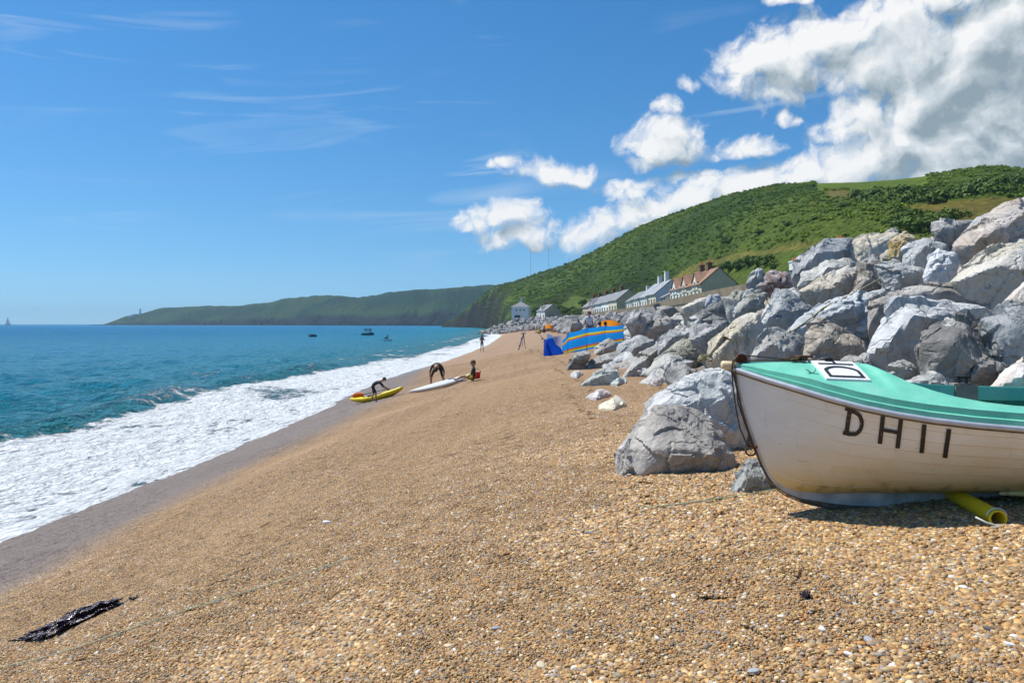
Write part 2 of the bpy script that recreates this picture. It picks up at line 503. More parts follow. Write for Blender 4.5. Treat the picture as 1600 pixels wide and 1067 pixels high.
def build_pebbles():
    """loose pebbles as real stones: small beds of them laid over the slope in random turns"""
    R = np.random.RandomState(3)
    sp = 0.34; pts = []
    for y in np.arange(0.6, 52, sp):
        w = 0.78 * y + 2.2
        for x in np.arange(-min(w, 10.5), min(w, 8.0), sp): pts.append((x, y))
    pts = np.array(pts) + R.uniform(-0.06, 0.06, (len(pts), 2))
    x, y = pts[:, 0], pts[:, 1]
    keep = (x < Xt(y) + 1.6 + np.where(y < 6, 3, 0)) & (x > Xw(y) - 0.9)
    x, y = x[keep], y[keep]
    z = micro_z(x, y); e = 0.12
    dx = (micro_z(x + e, y) - micro_z(x - e, y)) / (2 * e); dy = (micro_z(x, y + e) - micro_z(x, y - e)) / (2 * e)
    rot = np.zeros((len(x), 3), np.float32)
    for k in range(len(x)):
        n = Vector((-dx[k], -dy[k], 1)).normalized()
        q = n.to_track_quat('Z', 'Y') @ Matrix.Rotation(R.uniform(0, 6.283), 3, 'Z').to_quaternion()
        rot[k] = q.to_euler()
    coarse = 1.1 + 0.16 * x - 0.10 * y + 2.6 * fbm2(x, y, 0.7, 3, seed=2.2)
    kind = np.where(coarse > 0.75, 2, np.where(coarse > -0.25, 1, 0)).astype(np.int32)
    me = bpy.data.meshes.new('shingle_pebbles')
    me.from_pydata(np.stack([x, y, z], 1).tolist(), [], [])
    a = me.attributes.new('rot', 'FLOAT_VECTOR', 'POINT'); a.data.foreach_set('vector', rot.ravel())
    a = me.attributes.new('bed', 'INT', 'POINT'); a.data.foreach_set('value', kind)
    me.materials.append(M_PEBBLE)
    o = link(bpy.data.objects.new('shingle_pebbles', me))
    tag(o, 'loose small rounded ochre and grey pebbles covering the beach slope', 'pebbles', kind='stuff')

    g = bpy.data.node_groups.new('pebble_beds', 'GeometryNodeTree')
    g.interface.new_socket('Geometry', in_out='INPUT', socket_type='NodeSocketGeometry')
    g.interface.new_socket('Geometry', in_out='OUTPUT', socket_type='NodeSocketGeometry')
    N, L = g.nodes, g.links
    gi, go = N.new('NodeGroupInput'), N.new('NodeGroupOutput')

    def rand(typ, lo, hi, seed):
        nd = N.new('FunctionNodeRandomValue'); nd.data_type = typ
        o_ = {'FLOAT': 1, 'FLOAT_VECTOR': 0}[typ]
        ins = [s for s in nd.inputs if s.enabled]
        ins[0].default_value = lo; ins[1].default_value = hi
        [s for s in nd.inputs if s.name == 'Seed'][0].default_value = seed
        return [s for s in nd.outputs if s.enabled][0]

    join = N.new('GeometryNodeJoinGeometry'); tiles = []
    size = 0.44
    for k, (dens, r, sub) in enumerate([(19000, 0.0054, 1), (13000, 0.0069, 1), (9500, 0.0083, 2)]):
        gr = N.new('GeometryNodeMeshGrid'); gr.inputs['Size X'].default_value = size; gr.inputs['Size Y'].default_value = size
        gr.inputs['Vertices X'].default_value = 2; gr.inputs['Vertices Y'].default_value = 2
        dp = N.new('GeometryNodeDistributePointsOnFaces'); dp.inputs['Density'].default_value = dens; dp.inputs['Seed'].default_value = k + 4
        L.new(gr.outputs['Mesh'], dp.inputs['Mesh'])
        st = N.new('GeometryNodeStoreNamedAttribute'); st.data_type = 'FLOAT'; st.domain = 'POINT'
        st.inputs['Name'].default_value = 'peb'
        L.new(dp.outputs['Points'], st.inputs['Geometry']); L.new(rand('FLOAT', 0.0, 1.0, 50 + k), [s for s in st.inputs if s.name == 'Value' and s.enabled][0])
        sp_ = N.new('GeometryNodeSetPosition'); L.new(st.outputs[0], sp_.inputs['Geometry'])
        zs = (0.0045, 0.002, -0.001)[k]
        L.new(rand('FLOAT_VECTOR', (0, 0, zs - 0.3 * r), (0, 0, zs + 0.9 * r), 70 + k), sp_.inputs['Offset'])
        ic = N.new('GeometryNodeMeshIcoSphere'); ic.inputs['Radius'].default_value = 1.0; ic.inputs['Subdivisions'].default_value = sub
        ss = N.new('GeometryNodeSetShadeSmooth'); L.new(ic.outputs['Mesh'], ss.inputs['Geometry'])
        ip = N.new('GeometryNodeInstanceOnPoints'); L.new(sp_.outputs[0], ip.inputs['Points']); L.new(ss.outputs[0], ip.inputs['Instance'])
        L.new(rand('FLOAT_VECTOR', (-0.35, -0.35, 0), (0.35, 0.35, 6.283), 90 + k), ip.inputs['Rotation'])
        # sizes: mostly small, a few large
        pw = N.new('ShaderNodeMath'); pw.operation = 'POWER'; L.new(rand('FLOAT', 0.0, 1.0, 110 + k), pw.inputs[0]); pw.inputs[1].default_value = 5.0
        ma = N.new('ShaderNodeMath'); ma.operation = 'MULTIPLY_ADD'; L.new(pw.outputs[0], ma.inputs[0])
        ma.inputs[1].default_value = r * (1.35 if k < 2 else 1.7); ma.inputs[2].default_value = r * 0.8
        vs = N.new('ShaderNodeVectorMath'); vs.operation = 'SCALE'
        L.new(rand('FLOAT_VECTOR', (0.85, 0.65, 0.42), (1.35, 1.0, 0.75), 130 + k), vs.inputs[0]); L.new(ma.outputs[0], vs.inputs[3])
        L.new(vs.outputs[0], ip.inputs['Scale'])
        re = N.new('GeometryNodeRealizeInstances'); L.new(ip.outputs[0], re.inputs[0])
        sm = N.new('GeometryNodeSetMaterial'); L.new(re.outputs[0], sm.inputs['Geometry']); sm.inputs['Material'].default_value = M_PEBBLE
        gt = N.new('GeometryNodeGeometryToInstance'); L.new(sm.outputs[0], gt.inputs[0])
        tiles.append(gt)
    for gt in reversed(tiles): L.new(gt.outputs[0], join.inputs[0])
    an = N.new('GeometryNodeInputNamedAttribute'); an.data_type = 'FLOAT_VECTOR'; an.inputs['Name'].default_value = 'rot'
    ak = N.new('GeometryNodeInputNamedAttribute'); ak.data_type = 'INT'; ak.inputs['Name'].default_value = 'bed'
    ip = N.new('GeometryNodeInstanceOnPoints'); L.new(gi.outputs[0], ip.inputs['Points']); L.new(join.outputs[0], ip.inputs['Instance'])
    ip.inputs['Pick Instance'].default_value = True
    L.new([s for s in ak.outputs if s.enabled][0], ip.inputs['Instance Index'])
    L.new([s for s in an.outputs if s.enabled][0], ip.inputs['Rotation'])
    L.new(ip.outputs[0], go.inputs[0])
    md = o.modifiers.new('pebbles', 'NODES'); md.node_group = g


build_pebbles()


# ------------------------------------------------------------------ sea
def sea_material():
    m, T, b = new_mat('sea_water')
    p = T.pos(); x, y, z = T.sep(p)
    s = T.attr('shore'); f = T.attr('foam')
    # body colour by depth of water
    deep = T.ramp(T.rng(s, -260.0, -4.0), [(0.0, (0.000, 0.185, 0.385)), (0.55, (0.000, 0.215, 0.390)), (0.86, (0.000, 0.250, 0.385)),
                                         (0.945, (0.006, 0.255, 0.325)), (1.0, (0.06, 0.230, 0.205))])
    patch = T.noise(T.comb(T.math('MULTIPLY', x, 0.02), T.math('MULTIPLY', y, 0.008), 0.0), 1.0, 4.0)
    deep = T.mix(T.rng(patch, 0.35, 0.7, 0.0, 0.5), deep, T.mix(1.0, deep, (0.70, 0.84, 0.92), 'MULTIPLY'))
    # foam: clotted lace over the swash
    pf = T.comb(T.math('MULTIPLY', x, 1.0), T.math('MULTIPLY', y, 0.8), 0.0)
    wv = T.vmath('ADD', pf, T.vmath('SCALE', T.noise(pf, 1.1, 3.0, col=True), scale=0.9))
    lace = T.voro(wv, 1.5, 'F1'); lace2 = T.voro(wv, 4.3, 'F1')
    n1 = T.noise(wv, 0.7, 5.0, 0.62); n2 = T.noise(wv, 6.0, 5.0, 0.65)
    web = T.math('ADD', T.math('MULTIPLY', lace, 0.42), T.math('MULTIPLY', lace2, 0.30))
    web = T.math('ADD', web, T.math('ADD', T.math('MULTIPLY', n1, 0.65), T.math('MULTIPLY', n2, 0.42)))      # about 0.6 .. 1.1
    fm = T.rng(T.math('ADD', T.math('MULTIPLY', f, 1.25), web), 1.16, 1.42, 0.0, 1.0, True)
    painted_glint = T.math('MULTIPLY', T.rng(T.noise(T.comb(T.math('MULTIPLY', x, 2.6), T.math('MULTIPLY', y, 1.1), 0.0), 1.0, 3.0, 0.6), 0.70, 0.745), T.rng(s, -60.0, -12.0, 0.0, 0.9))  # sun sparkle on the water, painted as small white spots in foam colour
    fm = T.math('MAXIMUM', fm, painted_glint)
    fc = T.mix(T.rng(T.noise(wv, 9.0, 4.0, 0.65), 0.36, 0.62), (0.58, 0.63, 0.64), (0.93, 0.94, 0.94))
    T.set(b.inputs['Base Color'], T.mix(fm, deep, fc))
    rw = T.rng(T.vmath('LENGTH', p), 25.0, 400.0, 0.10, 0.30)
    T.set(b.inputs['Roughness'], T.math('MAXIMUM', rw, T.math('MULTIPLY', fm, 0.8)))
    b.inputs['IOR'].default_value = 1.33
    T.set(b.inputs['Specular IOR Level'], T.rng(fm, 0.0, 1.0, 0.27, 0.2))
    # ripples: several lengths, drawn out along the shore
    pr = T.comb(x, T.math('MULTIPLY', y, 0.62), 0.0)
    r1 = T.noise(pr, 0.62, 4.0, 0.6, 0.3); r2 = T.noise(pr, 1.7, 4.0, 0.55, 0.4); r3 = T.noise(pr, 6.5, 4.0, 0.6, 0.3)
    hgt = T.math('ADD', T.math('MULTIPLY', r1, 1.3), T.math('ADD', T.math('MULTIPLY', r2, 0.75), T.math('MULTIPLY', r3, 0.24)))
    hgt = T.math('MULTIPLY', hgt, T.rng(fm, 0.0, 1.0, 1.0, 0.25))
    hgt = T.math('ADD', hgt, T.math('MULTIPLY', T.math('MULTIPLY', fm, web), 0.26))
    T.set(b.inputs['Normal'], T.bump(hgt, 1.0, 2.4))
    return m


def build_sea():
    na, nr = 380, 560
    az = np.radians(np.concatenate([np.linspace(-78, -36, 40)[:-1], np.linspace(-36, 9, na - 39)]))
    rr = np.geomspace(8.0, 8000.0, nr)
    A, Rr = np.meshgrid(az, rr, indexing='ij')
    X, Y = np.sin(A) * Rr, np.cos(A) * Rr
    s = X - Xw(Y)
    wob = 1.5 * fbm2(Y, 0 * Y, 0.11, 3, seed=5.5) + 1.0 * fbm2(Y, X, 0.42, 3, seed=1.2) + 0.35 * fbm2(Y, X, 1.9, 2, seed=8.2)
    sw = s + wob
    fade = np.clip(60.0 / np.maximum(Rr, 60), 0, 1)
    wave = (0.34 * fbm2(X, Y * 0.5, 0.16, 3, seed=2.0) + 0.55 * fbm2(X, Y * 0.7, 0.55, 3, seed=7.0)) * fade * sstep(-2, -14, s)
    bend = 1.8 * fbm2(Y, 0 * Y, 0.05, 2, seed=3.3)
    for s0, hgt, wd in ((-10.8, 0.34, 1.35), (-19.0, 0.24, 2.4), (-31.0, 0.18, 3.2)):
        k = s - s0 - bend
        prof = np.where(k > 0, np.exp(-(k / (wd * 0.55)) ** 2), np.exp(-(k / (wd * 1.3)) ** 2))
        wave = wave + hgt * prof * (0.45 + 1.3 * np.clip(fbm2(Y, X, 0.07, 2, seed=s0) + 0.5, 0, 1)) * np.clip(75.0 / np.maximum(Y, 75), 0.25, 1)
    wave = wave + 0.10 * fbm2(X, Y, 1.6, 3, seed=6.6) * sstep(-12, -8, s) * sstep(0.5, -2, s) * fade
    th = np.interp(sw, [-14, -6, -1.2, 0.0, 0.45, 2.0], [0.10, 0.12, 0.085, 0.03, -0.05, -0.5])
    sheet = beach_z(X, Y) + th
    Z = np.maximum(wave, sheet - 0.0)
    Z = np.where(s > 2.5, -3.0, Z)
    s_out = np.interp(Y, [0, 14, 40, 56, 90, 135, 300], [-9.6, -9.6, -9.4, -8.8, -7.6, -6.6, -5.0]) + bend
    core = sstep(-1.2, 0.9, s - s_out) * np.interp(sw, [-2.2, -0.6, 0.25, 0.6], [1.0, 0.95, 0.85, 0.3])
    hole = 0.30 * np.clip(fbm2(X, Y * 0.6, 0.30, 3, seed=12.0) * 3, -0.6, 1)
    core = core * (0.56 - hole * sstep(-0.5, -4, s) + 0.0)
    # broken streaks behind the breaker, further along the shore
    st = sstep(-26, -9, s) * (0.30 * sstep(0.02, 0.25, fbm2(X, Y * 0.25, 0.35, 4, seed=3.7))) * np.interp(Y, [10, 40, 60, 120, 400], [0.45, 0.8, 1.3, 1.3, 0.7])
    crestf = 0.34 * np.exp(-((s + 11.0 - bend) / 1.1) ** 2) * sstep(-0.05, 0.25, fbm2(Y, X, 0.25, 3, seed=4.1))
    foam = np.maximum(np.maximum(core, st), crestf)
    far = 0.13 * sstep(0.24, 0.36, fbm2(X, Y * 0.3, 0.06, 3, seed=8.8)) * sstep(900, 120, Rr)
    foam = np.maximum(foam, far)
    v = np.stack([X.ravel(), Y.ravel(), Z.ravel()], 1)
    o = mesh_obj('sea', v, grid_faces(len(az), nr)[:, ::-1], sea_material(), smooth=True)
    set_col(o, 'shore', s.ravel()); set_col(o, 'foam', foam.ravel())
    tag(o, kind='structure')


build_sea()

# ------------------------------------------------------------------ hills
def veg_material(name, bump=0.8, scale=0.5):
    m, T, b = new_mat(name)
    p = T.pos(); c = T.attr('tint', 'Color')
    n = T.noise(p, scale, 6.0, 0.68); n2 = T.noise(p, scale * 0.18, 4.0, 0.6)
    v = T.voro(p, scale * 1.3, 'F1')
    c = T.mix(T.rng(n, 0.36, 0.66, 0.0, 0.75), T.mix(1.0, c, (0.42, 0.50, 0.45), 'MULTIPLY'), T.mix(1.0, c, (1.35, 1.25, 1.1), 'MULTIPLY'))
    c = T.mix(T.rng(n2, 0.4, 0.65, 0.0, 0.4), c, T.mix(1.0, c, (0.62, 0.75, 0.8), 'MULTIPLY'))
    T.set(b.inputs['Base Color'], c); b.inputs['Roughness'].default_value = 0.85; b.inputs['Specular IOR Level'].default_value = 0.15
    h = T.math('ADD', T.math('MULTIPLY', n, 1.6), T.math('MULTIPLY', v, -0.7))
    T.set(b.inputs['Normal'], T.bump(h, bump, 1.0 / scale * 0.8))
    return m


M_HILL = veg_material('hill_vegetation')
M_HEAD = veg_material('headland_vegetation', 0.8, 0.07)
RIDGE = [(690, 507), (705, 500), (720, 490), (735, 478), (750, 470), (765, 456), (780, 449), (800, 444), (840, 430), (870, 420), (905, 404), (950, 383),
         (1000, 356), (1050, 337), (1100, 321), (1150, 307), (1180, 301), (1220, 296), (1260, 293), (1340, 292), (1400, 289), (1450, 284), (1500, 279),
         (1540, 275), (1570, 276), (1600, 279), (1800, 268), (2200, 262), (3000, 270)]
RIDGE_D = [(690, 1040), (735, 950), (780, 830), (870, 680), (1000, 540), (1180, 430), (1340, 400), (1600, 380), (2200, 360), (3000, 420)]
BASE_D = [(690, 1030), (735, 900), (765, 640), (790, 450), (830, 390), (900, 350), (960, 310), (1050, 240), (1150, 175), (1250, 130), (1400, 100), (1600, 85), (2200, 78), (3000, 78)]
BASE_Z = [(690, -1), (765, -1), (790, 3), (830, 6), (900, 6.2), (960, 6.5), (1050, 6.8), (1150, 7.0), (1250, 7.2), (1400, 7.4), (1600, 7.6), (3000, 7.6)]


def ip(tab, x):
    return np.interp(x, [a for a, _ in tab], [b_ for _, b_ in tab])


def hill_point(px, t):
    """smooth hillside (before relief): px column of the photo, t 0 at the foot .. 1 on the ridge"""
    rd, bd, bz = ip(RIDGE_D, px), ip(BASE_D, px), ip(BASE_Z, px)
    rz = H - (ip(RIDGE, px) - HY) / F * rd
    cliff = sstep(840, 740, px)
    g = (1 - cliff) * (1 - (1 - np.clip(t, 0, 1)) ** 1.30) + cliff * np.clip(t * 1.55, 0, 1) ** 0.75
    g = np.minimum(g, 1.0)
    d = bd + (rd - bd) * t
    z = bz + (rz - bz) * g - np.maximum(t - 1, 0) * 60.0
    return (px - CX) / F * d, d, z


def poly_in(px, py, poly):
    x = np.asarray(px); y = np.asarray(py); c = np.zeros(x.shape, bool); n = len(poly)
    for k in range(n):
        (x1, y1), (x2, y2) = poly[k], poly[(k + 1) % n]
        if y1 == y2: continue
        c ^= ((y1 > y) != (y2 > y)) & (x < (x2 - x1) * (y - y1) / (y2 - y1) + x1)
    return c


FIELDS = [  # outline where the photo shows the meadow, colour
    ([(1040, 440), (1085, 415), (1150, 398), (1215, 388), (1300, 380), (1320, 390), (1320, 470), (1040, 470)], (0.105, 0.150, 0.016)),
    ([(1050, 434), (1085, 413), (1150, 397), (1215, 388), (1290, 381), (1290, 387), (1215, 396), (1120, 414), (1060, 436)], (0.205, 0.185, 0.035)),
    ([(1418, 326), (1460, 319), (1540, 314), (1700, 310), (1700, 352), (1455, 352), (1470, 340), (1436, 336)], (0.185, 0.150, 0.026)),
    ([(1450, 362), (1400, 372), (1520, 360), (1700, 350), (1700, 400), (1400, 390)], (0.120, 0.150, 0.022)),
    ([(1275, 280), (1275, 298), (1360, 295), (1450, 289), (1450, 270)], (0.150, 0.215, 0.014)),
    ([(1285, 300), (1340, 298), (1345, 306), (1300, 311)], (0.190, 0.160, 0.040)),
    ([(880, 470), (905, 462), (925, 468), (920, 482), (880, 482)], (0.120, 0.165, 0.022))]


def build_hill():
    cols = np.concatenate([np.arange(690, 1660, 2.4), np.arange(1660, 3000, 30.0)])
    rows = np.concatenate([np.linspace(0, 1.0, 170), [1.03, 1.10, 1.25, 1.6]])
    P, Tt = np.meshgrid(cols, rows, indexing='ij')
    X, D, Z = hill_point(P, Tt)
    py = HY + (H - Z) / D * F
    field = np.zeros(P.shape, bool)
    hue = fbm2(X, D, 0.012, 4, seed=3.0); h2 = fbm2(X, D, 0.045, 4, seed=13.0); h3 = fbm2(P * 0.05, Tt * 60, 0.5, 3, seed=23.0)
    c0, c1, c2 = np.array([0.036, 0.078, 0.011]), np.array([0.078, 0.128, 0.016]), np.array([0.115, 0.160, 0.018])
    w = np.clip(0.5 + 2.2 * hue + 1.0 * h2 + 0.7 * h3, 0, 1)[..., None]
    col = np.where(w < 0.5, c0 + (c1 - c0) * w * 2, c1 + (c2 - c1) * (w * 2 - 1))
    for poly, c in FIELDS:
        k = poly_in(P + 10 * h3, py + 4 * h3, poly)
        col[k] = np.array(c) * (1 + 0.5 * h2[k][:, None]); field |= k
    # bare dark rock of the sea cliff
    rock = np.clip(sstep(800, 770, P + 60 * h2) * sstep(0.62, 0.40, Tt + 0.5 * h2), 0, 1)[..., None]
    col = col * (1 - rock) + np.array([0.040, 0.034, 0.028]) * (1 + 1.2 * h2[..., None]) * rock
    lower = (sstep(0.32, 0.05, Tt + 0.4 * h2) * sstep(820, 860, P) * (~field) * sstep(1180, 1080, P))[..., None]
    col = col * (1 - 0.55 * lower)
    amp = np.where(field, 0.15, 1.0) * np.clip(sstep(0.0, 0.03, Tt), 0, 1)
    rel = amp * (5.0 * fbm2(X, D, 0.030, 4, seed=1.5) + 2.4 * np.abs(fbm2(X, D, 0.11, 3, seed=6.5)) + 1.2 * fbm2(X, D, 0.42, 3, seed=16.5))
    rel = rel + rock[..., 0] * 9.0 * fbm2(X * 1.4, Z * 0.8 + D * 0.2, 0.06, 4, seed=26.0)
    rel = rel * np.where(Tt > 0.93, 0.45, 1.0)
    Z = Z + rel
    v = np.stack([X.ravel(), D.ravel(), Z.ravel()], 1)
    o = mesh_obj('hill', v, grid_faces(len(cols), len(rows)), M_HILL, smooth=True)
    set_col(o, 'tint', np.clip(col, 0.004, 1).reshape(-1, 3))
    tag(o, kind='structure')
    return o


hill = build_hill()


def build_headland():
    sil = [(140, 507), (163, 506), (180, 500), (197, 494), (212, 490), (222, 489), (240, 484), (262, 480), (300, 479), (340, 478), (380, 477), (420, 472), (460, 465),
           (495, 462), (530, 463), (560, 465), (600, 459), (640, 455), (680, 451), (720, 448), (770, 447), (820, 450), (900, 455)]
    cols = np.arange(140, 900, 1.6); rows = np.linspace(0, 1.15, 70)
    P, Tt = np.meshgrid(cols, rows, indexing='ij')
    dr = np.interp(P, [140, 300, 500, 700, 900], [2750, 2650, 2350, 2050, 1900]); db = dr - np.interp(P, [140, 200, 300, 700], [30, 110, 260, 420])
    rz = H - (ip(sil, P) - HY) / F * dr
    n1 = fbm2(P, Tt * 0, 0.05, 4, seed=2.0)
    ch = np.clip(np.interp(P, [140, 200, 300, 500, 700, 900], [3, 9, 12, 22, 28, 30]) * (1 + 1.0 * n1), 0, None)       # cliff height
    cl = 0.10
    d = db + (dr - db) * Tt
    z = np.where(Tt < cl, np.minimum(ch, rz * 0.8) * (np.clip(Tt, 0, cl) / cl) ** 0.6,
                 np.minimum(ch, rz * 0.8) + (rz - np.minimum(ch, rz * 0.8)) * (1 - (1 - np.clip((Tt - cl) / (1 - cl), 0, 1)) ** 1.5))
    z = z - np.maximum(Tt - 1, 0) * 150 - 1.0
    X = (P - CX) / F * d
    gul = fbm2(X, d * 0.25, 0.016, 4, seed=9.0)
    z = z + np.where(Tt < 0.97, 1, 0.25) * (22 * gul * sstep(0, 0.12, Tt) * np.clip(rz / 90, 0.1, 1) + 3 * fbm2(X, d, 0.05, 3, seed=19.0) * np.clip(rz / 60, 0.05, 1))
    d = d + 60 * fbm2(X, z, 0.02, 3, seed=29.0) * sstep(0.3, 0.0, Tt)
    X = (P - CX) / F * d
    t2 = fbm2(X, d, 0.009, 4, seed=39.0)[..., None]
    g0, g1 = np.array([0.006, 0.042, 0.018]), np.array([0.034, 0.082, 0.022])
    col = g0 + (g1 - g0) * np.clip(0.5 + 2.6 * t2 + 0.3 * np.sin(Tt * 9)[..., None], 0, 1)
    rk = np.clip(sstep(cl * 1.7, cl * 0.7, Tt + 0.1 * gul), 0, 1)[..., None]
    col = col * (1 - rk) + np.array([0.010, 0.020, 0.024]) * rk
    v = np.stack([X.ravel(), d.ravel(), z.ravel()], 1)
    o = mesh_obj('headland', v, grid_faces(len(cols), len(rows)), M_HEAD, smooth=True)
    set_col(o, 'tint', np.clip(col, 0.004, 1).reshape(-1, 3)); tag(o, kind='structure')


build_headland()

# the level land behind the sea wall, up to the foot of the hill
def build_land():
    ys = np.arange(-20, 460, 6.0); v, f = [], []
    for y in ys:
        xl = float(Xt(y)) + (float(crest(y)) - 0.5 - float(beach_z(Xt(y), y)) + 0.3) / float(bed_slope(y)) - 0.5
        if y > 55: xl = float(wall_x(y)) - 1.2
        z = 7.4 if y < 80 else float(np.interp(y, [80, 100, 170, 240, 320], [7.4, 7.7, 7.4, 6.8, 5.6]))
        v += [(xl + 1.5, y, z - 0.9), (xl + 2.4, y, z), (xl + 30, y, z + 0.2), (260, y, z + 0.4)]
    for k in range(len(ys) - 1):
        for q in range(3):
            a = k * 4 + q; f.append((a, a + 1, a + 5, a + 4))
    m, T, b = new_mat('grass_verge')
    T.set(b.inputs['Base Color'], T.mix(T.noise(T.pos(), 0.4, 6.0, 0.7), (0.05, 0.085, 0.016), (0.13, 0.15, 0.035))); b.inputs['Roughness'].default_value = 0.9
    tag(mesh_obj('village_green', v, f, m), kind='structure')


build_land()

# ------------------------------------------------------------------ the sea air
def build_haze():
    mb = MB().box((0, 3900, 75), (17400, 9400, 174))
    m = bpy.data.materials.new('haze'); m.use_nodes = True
    T = NT(m.node_tree)
    for nd in list(T.n): T.n.remove(nd)
    pv = T.node('ShaderNodeVolumePrincipled'); pv.inputs['Color'].default_value = (0.52, 0.78, 1.0, 1); pv.inputs['Density'].default_value = 0.000105
    pv.inputs['Anisotropy'].default_value = 0.0
    out = T.node('ShaderNodeOutputMaterial'); T.l.new(pv.outputs[0], out.inputs['Volume'])
    o = mb.build('haze', m); tag(o, 'thin pale blue sea haze over the bay', 'haze', kind='stuff')


build_haze()
# ------------------------------------------------------------------ rock armour
def rock_material(name='armour_stone'):
    m, T, b = new_mat(name)
    oi = T.n.new('ShaderNodeObjectInfo')
    p = T.vmath('ADD', T.objc(), T.vmath('SCALE', T.comb(oi.outputs['Random'], T.math('MULTIPLY', oi.outputs['Random'], 7.3), 0.0), scale=37.0))
    # bedding runs in its own direction through every block
    ang = T.math('MULTIPLY', oi.outputs['Random'], 6.283)
    q = T.node('ShaderNodeVectorRotate'); q.rotation_type = 'EULER_XYZ'
    T.l.new(p, q.inputs['Vector']); T.l.new(T.comb(ang, T.math('MULTIPLY', ang, 2.7), ang), q.inputs['Rotation'])
    pr = q.outputs[0]
    warp = T.vmath('ADD', pr, T.vmath('SCALE', T.noise(pr, 1.3, 4.0, 0.6, col=True), scale=0.55))
    lay = T.noise(T.vmath('MULTIPLY', warp, (1.2, 1.6, 9.0)), 1.0, 5.0, 0.62)
    big = T.noise(p, 0.9, 4.0, 0.6); mid = T.noise(p, 5.0, 6.0, 0.68); fine = T.noise(p, 38.0, 5.0, 0.7)
    base = oi.outputs['Color']
    dark = T.mix(1.0, base, (0.48, 0.50, 0.53), 'MULTIPLY')
    lite = T.mix(0.50, base, (0.70, 0.69, 0.67))
    c = T.mix(T.rng(lay, 0.30, 0.58), dark, base)
    c = T.mix(T.rng(big, 0.45, 0.62, 0.0, 0.85), c, lite)
    c = T.mix(T.rng(mid, 0.54, 0.74, 0.0, 0.40), c, dark)
    # quartz veins: thin bright sheets through the block
    vein = T.math('ABSOLUTE', T.math('SUBTRACT', T.noise(warp, 0.75, 4.0, 0.55), 0.5))
    vm = T.math('MULTIPLY', T.rng(vein, 0.0, 0.016, 1.0, 0.0), T.rng(T.noise(p, 1.7, 2.0), 0.5, 0.62))
    c = T.mix(T.math('MULTIPLY', vm, 0.8), c, (0.74, 0.73, 0.70))
    # rust and lichen stains
    stain = T.math('MULTIPLY', T.rng(T.noise(p, 1.6, 5.0, 0.65), 0.62, 0.76), 0.40)
    c = T.mix(T.math('MULTIPLY', stain, T.math('GREATER_THAN', oi.outputs['Random'], 0.72)), c, (0.30, 0.21, 0.12))
    c = T.mix(T.rng(fine, 0.44, 0.66, 0.0, 0.34), c, T.mix(1.0, c, (0.55, 0.55, 0.56), 'MULTIPLY'))
    T.set(b.inputs['Base Color'], c); b.inputs['Roughness'].default_value = 0.72; b.inputs['Specular IOR Level'].default_value = 0.35
    h = T.math('ADD', T.math('MULTIPLY', lay, 0.55), T.math('ADD', T.math('MULTIPLY', mid, 0.75), T.math('MULTIPLY', fine, 0.16)))
    crk = T.math('ABSOLUTE', T.math('SUBTRACT', T.noise(warp, 1.9, 3.0, 0.5), 0.5))
    h = T.math('SUBTRACT', h, T.math('MULTIPLY', T.rng(crk, 0.0, 0.03, 1.0, 0.0), 0.30))
    T.set(b.inputs['Normal'], T.bump(h, 0.9, 0.065))
    return m


M_ROCK = rock_material()
_ico = {}


def ico(sub):
    if sub not in _ico:
        bm = bmesh.new(); bmesh.ops.create_icosphere(bm, subdivisions=sub, radius=1.0)
        _ico[sub] = (np.array([v.co[:] for v in bm.verts]), [[v.index for v in f.verts] for f in bm.faces]); bm.free()
    return _ico[sub]


def hull_planes(pts):
    bm = bmesh.new()
    for p in pts: bm.verts.new(p)
    r = bmesh.ops.convex_hull(bm, input=bm.verts)
    bm.normal_update()
    out = []
    for f in bm.faces:
        n = f.normal.copy(); d = n.dot(f.verts[0].co)
        if d < 0: n, d = -n, -d
        if f.calc_area() > 1e-8: out.append((*n, d))
    bm.free()
    return np.array(out)


